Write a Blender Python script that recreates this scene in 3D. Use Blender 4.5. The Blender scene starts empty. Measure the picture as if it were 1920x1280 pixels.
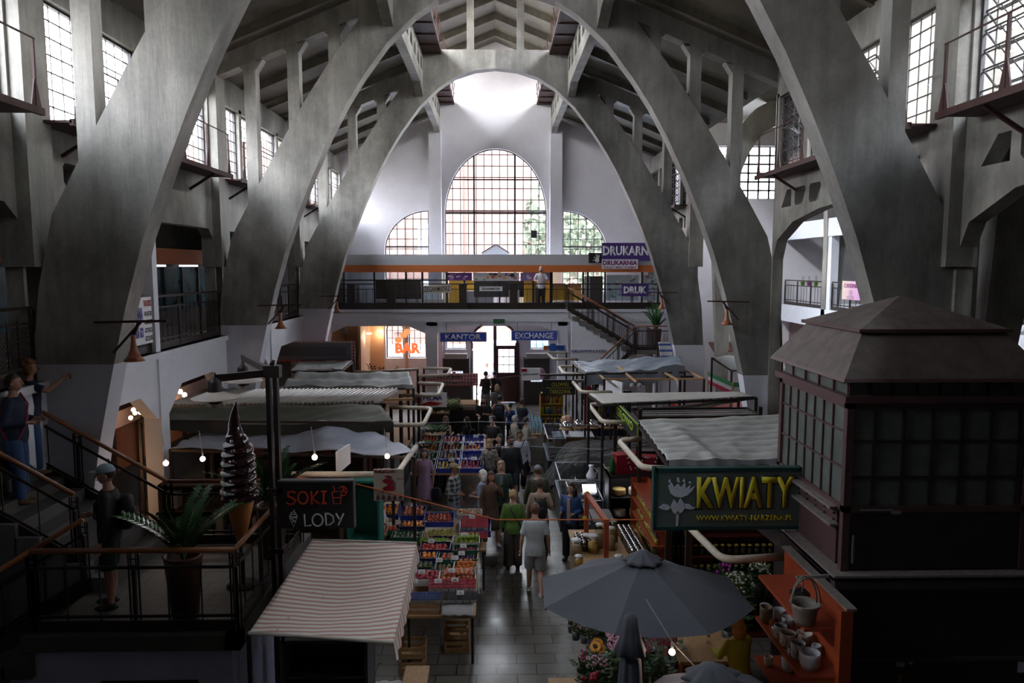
import bpy, math, random
from mathutils import Vector, Matrix, Euler
from mathutils.geometry import tessellate_polygon
R=math.radians
random.seed(7)
S=bpy.context.scene
C=S.collection

# ---------------------------------------------------------------- camera, sky, exposure
F=1400.0; TH=R(5.71); YW=R(1.227); H=6.2
cam=bpy.data.cameras.new('camera'); cam.sensor_width=36; cam.lens=36*F/1920; cam.clip_end=300; cam.clip_start=.05
co=bpy.data.objects.new('camera',cam); C.objects.link(co)
co.location=(0,0,H); co.rotation_euler=(R(90)-TH,0,-YW); S.camera=co
def ray(px,py):
    a=(px-960)/F; b=(640-py)/F
    y=math.cos(TH)+b*math.sin(TH); z=-math.sin(TH)+b*math.cos(TH)
    return a*math.cos(YW)+y*math.sin(YW), -a*math.sin(YW)+y*math.cos(YW), z
def atY(px,py,Y):
    X,y,z=ray(px,py); t=Y/y; return Vector((X*t,Y,H+z*t))
def atZ(px,py,Z):
    X,y,z=ray(px,py); t=(Z-H)/z; return Vector((X*t,y*t,Z))
def atX(px,py,X0):
    X,y,z=ray(px,py); t=X0/X; return Vector((X0,y*t,H+z*t))

SKY=27.0
w=bpy.data.worlds.new('sky'); S.world=w; w.use_nodes=True
wn=w.node_tree; wn.nodes.clear()
wo=wn.nodes.new('ShaderNodeOutputWorld'); wb=wn.nodes.new('ShaderNodeBackground')
tc=wn.nodes.new('ShaderNodeTexCoord'); sp=wn.nodes.new('ShaderNodeSeparateXYZ')
mr=wn.nodes.new('ShaderNodeMapRange'); mr.inputs['From Min'].default_value=-.2; mr.inputs['From Max'].default_value=.9
mr.inputs['To Min'].default_value=0; mr.inputs['To Max'].default_value=1
mx=wn.nodes.new('ShaderNodeMix'); mx.data_type='RGBA'
mx.inputs[6].default_value=(1,.98,.96,1); mx.inputs[7].default_value=(.86,.92,1,1)
wn.links.new(tc.outputs['Generated'],sp.inputs[0]); wn.links.new(sp.outputs[2],mr.inputs[0])
wn.links.new(mr.outputs[0],mx.inputs[0]); wn.links.new(mx.outputs[2],wb.inputs[0])
ml=wn.nodes.new('ShaderNodeMapRange'); ml.inputs[1].default_value=0; ml.inputs[2].default_value=1; ml.inputs[3].default_value=SKY; ml.inputs[4].default_value=SKY*3.0
wn.links.new(sp.outputs[2],ml.inputs[0]); wn.links.new(ml.outputs[0],wb.inputs[1]); wn.links.new(wb.outputs[0],wo.inputs[0])
S.view_settings.view_transform='Standard'; S.view_settings.look='None'
S.view_settings.exposure=-.75; S.view_settings.gamma=1; S.view_settings.use_curve_mapping=False
cy=S.cycles
cy.max_bounces=7; cy.diffuse_bounces=4; cy.glossy_bounces=3; cy.transmission_bounces=4; cy.transparent_max_bounces=12
cy.caustics_reflective=False; cy.caustics_refractive=False; cy.sample_clamp_indirect=12; cy.sample_clamp_direct=0
cy.use_denoising=True
def portal(name,loc,sx,sy,rot):
    l=bpy.data.lights.new(name,'AREA'); l.shape='RECTANGLE'; l.size=sx; l.size_y=sy; l.cycles.is_portal=True
    o=bpy.data.objects.new(name,l); C.objects.link(o); o.location=loc; o.rotation_euler=rot
ARCH_Y=[-3.7,3.75,11.2,18.7,26.1,34.0]
for i in range(5):
    yc=(ARCH_Y[i]+ARCH_Y[i+1])/2
    if i: portal('daylight_opening',(-7.35,yc,9.4),7.4,2.3,(R(90),0,R(-90)))
    if i not in(0,3): portal('daylight_opening',(7.35,yc,9.4),7.4,2.3,(R(90),0,R(90)))
    portal('daylight_opening',(-2.9,yc,14.2),7.4,1.5,(R(90),0,R(-90)))
    portal('daylight_opening',(2.9,yc,14.2),7.4,1.5,(R(90),0,R(90)))
portal('daylight_opening',(0,34.6,8.4),4.8,6.6,(R(-90),0,0))
portal('daylight_opening',(0,34.6,1.9),10,3.8,(R(-90),0,0))
portal('daylight_opening',(11.4,34.6,10.4),3.2,2.6,(R(-90),0,0))

# ---------------------------------------------------------------- materials
MATS={}
def M(name,col=None,rough=.6,metal=0,spec=.5,var=0,scale=4,emit=0,ecol=None,bump=0,bscale=60,stretch=None,alpha=None,trans=0):
    if name in MATS: return MATS[name]
    m=bpy.data.materials.new(name); m.use_nodes=True; MATS[name]=m
    nt=m.node_tree; b=nt.nodes['Principled BSDF']
    b.inputs['Base Color'].default_value=(*col,1); b.inputs['Roughness'].default_value=rough
    b.inputs['Metallic'].default_value=metal; b.inputs['Specular IOR Level'].default_value=spec
    if trans: b.inputs['Transmission Weight'].default_value=trans
    if emit:
        b.inputs['Emission Color'].default_value=(*(ecol or col),1); b.inputs['Emission Strength'].default_value=emit
    if var or bump:
        t=nt.nodes.new('ShaderNodeTexCoord'); mp=nt.nodes.new('ShaderNodeMapping')
        nt.links.new(t.outputs['Object'],mp.inputs[0])
        if stretch: mp.inputs['Scale'].default_value=stretch
    if var:
        n=nt.nodes.new('ShaderNodeTexNoise'); n.inputs['Scale'].default_value=scale; n.inputs['Detail'].default_value=6
        n.inputs['Roughness'].default_value=.65
        nt.links.new(mp.outputs[0],n.inputs[0])
        r=nt.nodes.new('ShaderNodeMapRange'); r.inputs[1].default_value=.3; r.inputs[2].default_value=.7
        r.inputs[3].default_value=1-var; r.inputs[4].default_value=1+var*.6
        nt.links.new(n.outputs[0],r.inputs[0])
        v=nt.nodes.new('ShaderNodeVectorMath'); v.operation='SCALE'; v.inputs[0].default_value=col
        nt.links.new(r.outputs[0],v.inputs['Scale']); nt.links.new(v.outputs[0],b.inputs['Base Color'])
    if bump:
        n2=nt.nodes.new('ShaderNodeTexNoise'); n2.inputs['Scale'].default_value=bscale; n2.inputs['Detail'].default_value=4
        nt.links.new(mp.outputs[0],n2.inputs[0])
        bp=nt.nodes.new('ShaderNodeBump'); bp.inputs['Strength'].default_value=bump; bp.inputs['Distance'].default_value=.01
        nt.links.new(n2.outputs[0],bp.inputs['Height']); nt.links.new(bp.outputs[0],b.inputs['Normal'])
    return m
def concrete(name,col,paint_z=None,paint=(.52,.53,.6)):
    """board-marked concrete with blotches and vertical streaks; painted below paint_z (object space z = world z)"""
    m=bpy.data.materials.new(name); m.use_nodes=True; MATS[name]=m; nt=m.node_tree; b=nt.nodes['Principled BSDF']
    t=nt.nodes.new('ShaderNodeTexCoord')
    def noise(sc,scale,det=6):
        mp=nt.nodes.new('ShaderNodeMapping'); mp.inputs['Scale'].default_value=scale
        n=nt.nodes.new('ShaderNodeTexNoise'); n.inputs['Scale'].default_value=sc; n.inputs['Detail'].default_value=det; n.inputs['Roughness'].default_value=.62
        nt.links.new(t.outputs['Object'],mp.inputs[0]); nt.links.new(mp.outputs[0],n.inputs[0]); return n.outputs[0]
    def math_(op,a,c):
        n=nt.nodes.new('ShaderNodeMath'); n.operation=op
        for i,v in enumerate((a,c)):
            if isinstance(v,(int,float)): n.inputs[i].default_value=v
            else: nt.links.new(v,n.inputs[i])
        return n.outputs[0]
    def rng(x,a,c,d,e):
        r=nt.nodes.new('ShaderNodeMapRange'); nt.links.new(x,r.inputs[0])
        for i,v in enumerate((a,c,d,e)): r.inputs[i+1].default_value=v
        return r.outputs[0]
    big=rng(noise(.7,(1,1,.7)),.34,.66,.5,1.4)
    st=rng(noise(3.0,(1.6,1.6,.14)),.35,.65,.82,1.12)
    fine=rng(noise(16,(1,1,1)),.3,.7,.9,1.08)
    k=math_('MULTIPLY',math_('MULTIPLY',big,st),fine)
    v=nt.nodes.new('ShaderNodeVectorMath'); v.operation='SCALE'; v.inputs[0].default_value=col
    nt.links.new(k,v.inputs['Scale'])
    out=v.outputs[0]
    if paint_z is not None:
        s=nt.nodes.new('ShaderNodeSeparateXYZ'); nt.links.new(t.outputs['Object'],s.inputs[0])
        lt=math_('LESS_THAN',s.outputs[2],paint_z)
        pv=nt.nodes.new('ShaderNodeVectorMath'); pv.operation='SCALE'; pv.inputs[0].default_value=paint
        nt.links.new(rng(noise(1.2,(1,1,.5)),.3,.7,.9,1.05),pv.inputs['Scale'])
        mix=nt.nodes.new('ShaderNodeMix'); mix.data_type='RGBA'
        nt.links.new(lt,mix.inputs[0]); nt.links.new(out,mix.inputs[6]); nt.links.new(pv.outputs[0],mix.inputs[7]); out=mix.outputs[2]
    nt.links.new(out,b.inputs['Base Color'])
    b.inputs['Roughness'].default_value=.5
    bp=nt.nodes.new('ShaderNodeBump'); bp.inputs['Strength'].default_value=.35; bp.inputs['Distance'].default_value=.02
    nt.links.new(noise(9,(1.5,1.5,.2)),bp.inputs['Height']); nt.links.new(bp.outputs[0],b.inputs['Normal'])
    return m
def stripes(name,c1,c2,axis=1,freq=10,rough=.7,duty=.5,two=None):
    """hard stripes along an object axis; with two= a second axis the pattern is gingham/plaid"""
    m=bpy.data.materials.new(name); m.use_nodes=True; MATS[name]=m; nt=m.node_tree; b=nt.nodes['Principled BSDF']
    t=nt.nodes.new('ShaderNodeTexCoord'); s=nt.nodes.new('ShaderNodeSeparateXYZ'); nt.links.new(t.outputs['Object'],s.inputs[0])
    def st(ax):
        a=nt.nodes.new('ShaderNodeMath'); a.operation='MULTIPLY'; a.inputs[1].default_value=freq; nt.links.new(s.outputs[ax],a.inputs[0])
        f=nt.nodes.new('ShaderNodeMath'); f.operation='FRACT'; nt.links.new(a.outputs[0],f.inputs[0])
        l=nt.nodes.new('ShaderNodeMath'); l.operation='LESS_THAN'; l.inputs[1].default_value=duty; nt.links.new(f.outputs[0],l.inputs[0]); return l.outputs[0]
    fac=st(axis)
    if two is not None:
        ad=nt.nodes.new('ShaderNodeMath'); ad.operation='ADD'; nt.links.new(fac,ad.inputs[0]); nt.links.new(st(two),ad.inputs[1])
        hf=nt.nodes.new('ShaderNodeMath'); hf.operation='MULTIPLY'; hf.inputs[1].default_value=.5; nt.links.new(ad.outputs[0],hf.inputs[0]); fac=hf.outputs[0]
    mix=nt.nodes.new('ShaderNodeMix'); mix.data_type='RGBA'; mix.inputs[6].default_value=(*c1,1); mix.inputs[7].default_value=(*c2,1)
    nt.links.new(fac,mix.inputs[0]); nt.links.new(mix.outputs[2],b.inputs['Base Color']); b.inputs['Roughness'].default_value=rough
    return m
def brick(name,c1,c2,mort,scale=1,bw=.5,rh=.25,ms=.02,rough=.5,rot=None,bump=.3):
    m=bpy.data.materials.new(name); m.use_nodes=True; MATS[name]=m; nt=m.node_tree; b=nt.nodes['Principled BSDF']
    t=nt.nodes.new('ShaderNodeTexCoord'); mp=nt.nodes.new('ShaderNodeMapping')
    if rot: mp.inputs['Rotation'].default_value=rot
    bt=nt.nodes.new('ShaderNodeTexBrick'); bt.inputs['Scale'].default_value=scale; bt.inputs['Brick Width'].default_value=bw
    bt.inputs['Row Height'].default_value=rh; bt.inputs['Mortar Size'].default_value=ms
    bt.inputs['Color1'].default_value=(*c1,1); bt.inputs['Color2'].default_value=(*c2,1); bt.inputs['Mortar'].default_value=(*mort,1)
    nt.links.new(t.outputs['Object'],mp.inputs[0]); nt.links.new(mp.outputs[0],bt.inputs['Vector'])
    n=nt.nodes.new('ShaderNodeTexNoise'); n.inputs['Scale'].default_value=1.3; n.inputs['Detail'].default_value=8; nt.links.new(t.outputs['Object'],n.inputs[0])
    r=nt.nodes.new('ShaderNodeMapRange'); r.inputs[1].default_value=.3; r.inputs[2].default_value=.7; r.inputs[3].default_value=.7; r.inputs[4].default_value=1.2
    nt.links.new(n.outputs[0],r.inputs[0])
    v=nt.nodes.new('ShaderNodeVectorMath'); v.operation='SCALE'; nt.links.new(bt.outputs[0],v.inputs[0]); nt.links.new(r.outputs[0],v.inputs['Scale'])
    nt.links.new(v.outputs[0],b.inputs['Base Color']); b.inputs['Roughness'].default_value=rough
    r2=nt.nodes.new('ShaderNodeMapRange'); r2.inputs[1].default_value=.3; r2.inputs[2].default_value=.7; r2.inputs[3].default_value=rough-.1; r2.inputs[4].default_value=rough+.15
    nt.links.new(n.outputs[0],r2.inputs[0]); nt.links.new(r2.outputs[0],b.inputs['Roughness'])
    bp=nt.nodes.new('ShaderNodeBump'); bp.inputs['Strength'].default_value=bump; bp.inputs['Distance'].default_value=.01; bp.invert=True
    nt.links.new(bt.outputs['Fac'],bp.inputs['Height']); nt.links.new(bp.outputs[0],b.inputs['Normal'])
    return m
def glassmat(name,tint=(1,1,1),gloss=.08,rough=.02):
    m=bpy.data.materials.new(name); m.use_nodes=True; MATS[name]=m; nt=m.node_tree; nt.nodes.clear()
    o=nt.nodes.new('ShaderNodeOutputMaterial'); a=nt.nodes.new('ShaderNodeBsdfTransparent'); g=nt.nodes.new('ShaderNodeBsdfGlossy')
    a.inputs[0].default_value=(*tint,1); g.inputs['Roughness'].default_value=rough
    x=nt.nodes.new('ShaderNodeMixShader'); x.inputs[0].default_value=gloss
    nt.links.new(a.outputs[0],x.inputs[1]); nt.links.new(g.outputs[0],x.inputs[2]); nt.links.new(x.outputs[0],o.inputs[0])
    return m
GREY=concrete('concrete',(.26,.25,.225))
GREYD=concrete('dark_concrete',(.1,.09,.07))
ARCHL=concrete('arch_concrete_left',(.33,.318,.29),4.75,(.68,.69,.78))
ARCHR=concrete('arch_concrete_right_dimmed',(.2,.195,.185),3.45,(.68,.69,.78))  # same concrete as the left ribs, darkened: weaker light put into the colour
WHITE=M('white_paint',(.8,.82,.9),.6,var=.06,scale=2)
WALLW=M('wall_white',(.72,.7,.74),.75,var=.1,scale=.8,bump=.1,bscale=20)
RUST=M('rusty_iron',(.06,.022,.02),.6,var=.4,scale=6)
IRON=M('dark_iron',(.035,.024,.022),.45,metal=.2,var=.2,scale=8)
FRAME=M('window_iron',(.05,.045,.05),.5)
WOODRAIL=M('handrail_wood',(.26,.095,.04),.35,var=.25,scale=5,stretch=(1,1,1))
GLASS=glassmat('window_glass',(.97,.98,1))
SHOPGLASS=glassmat('shop_glass',(.75,.8,.82),.12)
CLEAR=glassmat('clear_plastic',(.85,.87,.88),.1)
ORANGEP=M('orange_fascia',(.62,.17,.045),.5,var=.08)
BLACK=M('black_matte',(.012,.012,.014),.5)
DARK=M('dark_brown',(.035,.025,.022),.6,var=.2)
CREAM=M('cream_pipe',(.6,.53,.42),.5,var=.15,scale=12)
WOOD=M('pale_wood',(.45,.27,.12),.6,var=.25,scale=9,stretch=(4,1,1))
REDW=M('red_brown_wood',(.33,.06,.025),.4,var=.2,scale=7,stretch=(1,1,4))
PAPER=M('white_card',(.78,.78,.78),.6)

# ---------------------------------------------------------------- mesh builder
class MB:
    def __init__(s,o=(0,0,0)): s.v=[]; s.f=[]; s.m=[]; s.sm=[]; s.o=Vector(o); s.mi=0; s.T=None
    def _add(s,vs,fs,smooth=False):
        n=len(s.v)
        for p in vs:
            p=Vector(p)
            if s.T is not None: p=s.T@p
            s.v.append(p-s.o)
        for f in fs: s.f.append(tuple(n+i for i in f)); s.m.append(s.mi); s.sm.append(smooth)
        return s
    def box(s,lo,hi):
        x0,y0,z0=lo; x1,y1,z1=hi
        return s._add([(x0,y0,z0),(x1,y0,z0),(x1,y1,z0),(x0,y1,z0),(x0,y0,z1),(x1,y0,z1),(x1,y1,z1),(x0,y1,z1)],
          [(0,3,2,1),(4,5,6,7),(0,1,5,4),(1,2,6,5),(2,3,7,6),(3,0,4,7)])
    def cbox(s,c,sz,rz=0,rx=0,ry=0):
        m=Matrix.Translation(c)@Euler((rx,ry,rz)).to_matrix().to_4x4()
        a,b,c_=sz[0]/2,sz[1]/2,sz[2]/2
        vs=[m@Vector(p) for p in [(-a,-b,-c_),(a,-b,-c_),(a,b,-c_),(-a,b,-c_),(-a,-b,c_),(a,-b,c_),(a,b,c_),(-a,b,c_)]]
        return s._add(vs,[(0,3,2,1),(4,5,6,7),(0,1,5,4),(1,2,6,5),(2,3,7,6),(3,0,4,7)])
    def bar(s,p0,p1,w,h=None):
        p0,p1=Vector(p0),Vector(p1); h=h or w; d=(p1-p0)
        if d.length<1e-6: return s
        q=d.to_track_quat('Y','Z').to_matrix(); x=q@Vector((w/2,0,0)); z=q@Vector((0,0,h/2))
        vs=[p0-x-z,p0+x-z,p1+x-z,p1-x-z,p0-x+z,p0+x+z,p1+x+z,p1-x+z]
        return s._add(vs,[(0,3,2,1),(4,5,6,7),(0,1,5,4),(1,2,6,5),(2,3,7,6),(3,0,4,7)])
    def tube(s,pts,r,n=8,cap=True,flat=1.0):
        pts=[Vector(p) for p in pts]; k=len(pts); rs=r if isinstance(r,(list,tuple)) else [r]*k
        vs=[];fs=[]; up=None
        for i,p in enumerate(pts):
            d=(pts[min(i+1,k-1)]-pts[max(i-1,0)]).normalized()
            if up is None:
                up=Vector((0,0,1)) if abs(d.z)<.9 else Vector((0,1,0))
            a=d.cross(up)
            if a.length<1e-5: a=d.orthogonal()
            a.normalize(); b=a.cross(d).normalized(); up=b
            for j in range(n):
                t=2*math.pi*j/n; vs.append(p+a*math.cos(t)*rs[i]+b*math.sin(t)*rs[i]*flat)
        for i in range(k-1):
            for j in range(n): fs.append((i*n+j,i*n+(j+1)%n,(i+1)*n+(j+1)%n,(i+1)*n+j))
        if cap: fs.append(tuple(range(n))[::-1]); fs.append(tuple((k-1)*n+j for j in range(n)))
        return s._add(vs,fs,n>5)
    def lathe(s,prof,c=(0,0,0),n=20,sx=1,sy=1,smooth=True,fn=None):
        """prof: list of (r,z)"""
        c=Vector(c); vs=[];fs=[];k=len(prof)
        for i,(r,z) in enumerate(prof):
            for j in range(n):
                t=2*math.pi*j/n; rr=r*(fn(t,i) if fn else 1)
                vs.append(c+Vector((rr*math.cos(t)*sx,rr*math.sin(t)*sy,z)))
        for i in range(k-1):
            for j in range(n): fs.append((i*n+j,i*n+(j+1)%n,(i+1)*n+(j+1)%n,(i+1)*n+j))
        if prof[0][0]>1e-4: fs.append(tuple(range(n))[::-1])
        if prof[-1][0]>1e-4: fs.append(tuple((k-1)*n+j for j in range(n)))
        return s._add(vs,fs,smooth)
    def ell(s,c,r,n=12,k=8,fn=None):
        if not isinstance(r,(tuple,list,Vector)): r=(r,r,r)
        vs=[];fs=[]; c=Vector(c)
        for i in range(k+1):
            ph=math.pi*i/k
            for j in range(n):
                t=2*math.pi*j/n; p=Vector((math.sin(ph)*math.cos(t),math.sin(ph)*math.sin(t),-math.cos(ph)))
                if fn: p=fn(p)
                vs.append(c+Vector((p.x*r[0],p.y*r[1],p.z*r[2])))
        for i in range(k):
            for j in range(n): fs.append((i*n+j,i*n+(j+1)%n,(i+1)*n+(j+1)%n,(i+1)*n+j))
        return s._add(vs,fs,True)
    def prism(s,outer,holes,m,t):
        """2D outline (u,v) with holes mapped by m(u,v)->Vector and extruded by vector t"""
        t=Vector(t); loops=[list(outer)]+[list(h) for h in holes]
        flat=[p for l in loops for p in l]
        tris=tessellate_polygon([[Vector((p[0],p[1],0)) for p in l] for l in loops])
        n=len(flat); A=[Vector(m(*p)) for p in flat]; vs=A+[a+t for a in A]; fs=[]
        for tr in tris:
            fs.append(tuple(tr)); fs.append(tuple(i+n for i in reversed(tr)))
        b=0
        for l in loops:
            k=len(l)
            for i in range(k): j=(i+1)%k; fs.append((b+i,b+j,b+j+n,b+i+n))
            b+=k
        return s._add(vs,fs)
    def grid(s,P,nu,nv,fn,smooth=True,th=0):
        vs=[];fs=[]
        for i in range(nu+1):
            for j in range(nv+1): vs.append(fn(i/nu,j/nv))
        w_=nv+1
        for i in range(nu):
            for j in range(nv): fs.append((i*w_+j,(i+1)*w_+j,(i+1)*w_+j+1,i*w_+j+1))
        if th:
            n=len(vs); vs=vs+[Vector(p)-Vector((0,0,th)) for p in vs]
            fs2=[tuple(n+a for a in reversed(f)) for f in fs]; fs=fs+fs2
            edge=[i*w_ for i in range(nu+1)]+[nu*w_+j for j in range(1,nv+1)]+[i*w_+nv for i in range(nu-1,-1,-1)]+[j for j in range(nv-1,0,-1)]
            for a,b in zip(edge,edge[1:]+edge[:1]): fs.append((a,b,b+n,a+n))
        return s._add(vs,fs,smooth)
    def mesh(s,name,mats):
        me=bpy.data.meshes.new(name); me.from_pydata([tuple(v) for v in s.v],[],s.f)
        if not isinstance(mats,(list,tuple)): mats=[mats]
        for x in mats: me.materials.append(x)
        me.polygons.foreach_set('material_index',s.m); me.polygons.foreach_set('use_smooth',s.sm)
        me.validate(); me.update()
        return me
    def build(s,name,mats,parent=None,loc=None,label=None,recalc=True):
        me=s.mesh(name,mats)
        if recalc:
            import bmesh
            bm=bmesh.new(); bm.from_mesh(me); bmesh.ops.recalc_face_normals(bm,faces=bm.faces); bm.to_mesh(me); bm.free()
        o=bpy.data.objects.new(name,me); C.objects.link(o)
        if loc is not None: o.location=loc
        elif parent is None: o.location=s.o
        if parent is not None: o.parent=parent
        if label: o['label']=label
        return o
def tag(o,label,cat,group=None,kind=None):
    o['label']=label; o['category']=cat
    if group: o['group']=group
    if kind: o['kind']=kind
    return o
def thing(name,label,cat,loc=(0,0,0),rz=0,group=None,kind=None):
    o=bpy.data.objects.new(name,None); C.objects.link(o); o.location=loc; o.rotation_euler=(0,0,rz); o.empty_display_size=.2
    return tag(o,label,cat,group,kind)
def struct(o,label=None):
    o['kind']='structure'
    if label: o['label']=label
    return o
def dup(o,loc,rz=None,label=None,group=None,parent=None,scale=None,rot=None):
    def cp(x,par):
        c=x.copy(); C.objects.link(c)
        if par is not None: c.parent=par
        for ch in x.children: cp(ch,c)
        return c
    c=cp(o,parent); c.location=loc
    if rz is not None: c.rotation_euler=(0,0,rz)
    if rot is not None: c.rotation_euler=rot
    if scale: c.scale=(scale,)*3 if isinstance(scale,(int,float)) else scale
    if label: c['label']=label
    if group: c['group']=group
    return c
def text(s_,parent,mat,loc,w=None,h=.1,rot=(R(90),0,0),bold=0,ext=.004,name='lettering',org=(0,0,0),shear=0,sx=None):
    """lettering as its own mesh, scaled to width w (if given) and cap height h; loc = centre, world minus org"""
    cu=bpy.data.curves.new(name,'FONT'); cu.body=s_; cu.align_x='CENTER'; cu.align_y='CENTER'; cu.extrude=0.0; cu.offset=bold; cu.shear=shear; cu.resolution_u=2
    t=bpy.data.objects.new(name,cu); C.objects.link(t)
    me=bpy.data.meshes.new_from_object(t.evaluated_get(bpy.context.evaluated_depsgraph_get())); bpy.data.objects.remove(t); bpy.data.curves.remove(cu)
    xs=[v.co.x for v in me.vertices]; ys=[v.co.y for v in me.vertices]
    if not xs: return None
    W=max(xs)-min(xs); Hh=max(ys)-min(ys); cx=(max(xs)+min(xs))/2; cy_=(max(ys)+min(ys))/2
    ky=h/Hh; kx=(w/W) if w else ky
    for v in me.vertices: v.co=Vector(((v.co.x-cx)*kx,(v.co.y-cy_)*ky,0))
    import bmesh
    bm=bmesh.new(); bm.from_mesh(me); g=bmesh.ops.extrude_face_region(bm,geom=bm.faces[:])
    bmesh.ops.translate(bm,verts=[e for e in g['geom'] if isinstance(e,bmesh.types.BMVert)],vec=(0,0,ext)); bmesh.ops.recalc_face_normals(bm,faces=bm.faces)
    bm.to_mesh(me); bm.free()
    me.materials.clear(); me.materials.append(mat)
    o=bpy.data.objects.new(name,me); C.objects.link(o); o.parent=parent; o.location=Vector(loc)-Vector(org); o.rotation_euler=rot
    return o
def lerp(a,b,t): return a+(b-a)*t
# ================================================================ THE HALL
INN=[(0,12.9),(.7,12.82),(1.37,12.6),(1.95,12.22),(2.6,11.6),(3.2,10.8),(3.65,10.1),(4.06,9.34),(4.47,8.45),(4.85,7.54),(5.2,6.6),(5.5,5.6),(5.75,4.6),(6.0,3.5),(6.2,2.3),(6.35,1.2),(6.45,0)]
OUT=[(2.75,13.5),(2.75,12.75),(3.3,12.1),(4.0,11.15),(4.7,10.1),(5.35,9.0),(5.95,7.95),(6.5,6.95),(6.75,5.9),(6.92,4.75),(7.0,3.5),(7.05,2.0),(7.08,0)]
def rib_outline():
    top=[(-x,z) for x,z in OUT]            # left outer from crown down
    left=top+[(-x,z) for x,z in reversed(INN)]   # down outside, up inside
    right=[(x,z) for x,z in INN[1:]]+[(x,z) for x,z in reversed(OUT)]
    return left+right
def arch_half(sgn,y,mat,n):
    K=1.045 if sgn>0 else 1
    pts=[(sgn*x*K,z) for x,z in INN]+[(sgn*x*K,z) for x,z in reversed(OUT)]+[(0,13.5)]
    m=MB(); m.prism(pts,[],lambda u,v:(u,y,v),(0,.42,0))
    # struts that carry the stepped roof
    for x in (5.95,4.9,3.9):
        zt=11.53+.41*(4.9-x)+.2
        zb={5.95:7.7,4.9:9.5,3.9:11.0}[x]
        m.box((min(sgn*(x-.14),sgn*(x+.14)),y+.04,zb),(max(sgn*(x-.14),sgn*(x+.14)),y+.36,zt))
        # small corner haunches
        for q in (-1,1):
            xx=sgn*x+q*.14; m.prism([(0,0),(q*.18,.41*-sgn*q*.18*1),(0,-.2)],[],lambda u,v,xx=xx,zt=zt:(xx+u,y+.06,zt-.18+v),(0,.28,0))
    x=.85; m.box((min(sgn*(x-.12),sgn*(x+.12)),y+.06,13.3),(max(sgn*(x-.12),sgn*(x+.12)),y+.34,15.6))
    # sloping rafter beam in the arch plane
    f=lambda xx:11.53+.41*(4.9-xx)
    m.prism([(sgn*2.6,f(2.6)),(sgn*7.1,f(7.1)),(sgn*7.1,f(7.1)+.5),(sgn*2.6,f(2.6)+.5)],[],lambda u,v:(u,y+.02,v),(0,.38,0))
    o=m.build(f'trim_{n}',mat); struct(o)
    return o
n=1
for y in ARCH_Y[:5]:
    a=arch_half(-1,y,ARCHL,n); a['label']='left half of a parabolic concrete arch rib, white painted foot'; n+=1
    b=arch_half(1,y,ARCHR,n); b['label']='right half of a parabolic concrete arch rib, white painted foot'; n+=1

# floor
FL=brick('floor_slabs',(.16,.145,.12),(.115,.105,.088),(.03,.028,.025),1,.62,.31,.012,.34)
m=MB(); m.box((-16,-6,-.2),(20,60,0)); struct(m.build('floor',FL),'grey stone slab floor of the market hall')

# roof : side slopes, ribs, inner longitudinal beams, upper gable
def zs(x): return 11.98+.41*(4.9-x)
Y0,Y1=-4,34.2
m=MB()
for s in (-1,1):
    m.prism([(s*2.6,zs(2.6)),(s*7.4,zs(7.4)),(s*7.4,zs(7.4)+.2),(s*2.6,zs(2.6)+.2)],[],lambda u,v:(u,Y0,v),(0,Y1-Y0,0))
    m.prism([(0,16.05),(s*3.1,14.8),(s*3.1,15.0),(0,16.25)],[],lambda u,v:(u,Y0,v),(0,Y1-Y0,0))
    y=Y0+1.2
    while y<Y1:
        m.prism([(s*2.7,zs(2.7)-.2),(s*7.1,zs(7.1)-.2),(s*7.1,zs(7.1)),(s*2.7,zs(2.7))],[],lambda u,v:(u,y,v),(0,.16,0))
        y+=1.87
    y=Y0+.6
    while y<Y1:
        m.prism([(0,15.8),(s*2.7,14.72),(s*2.7,14.95),(0,16.05)],[],lambda u,v:(u,y,v),(0,.16,0)); y+=2.1
struct(m.build('ceiling',GREYD),'dark stepped concrete roof with cross ribs')
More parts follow.
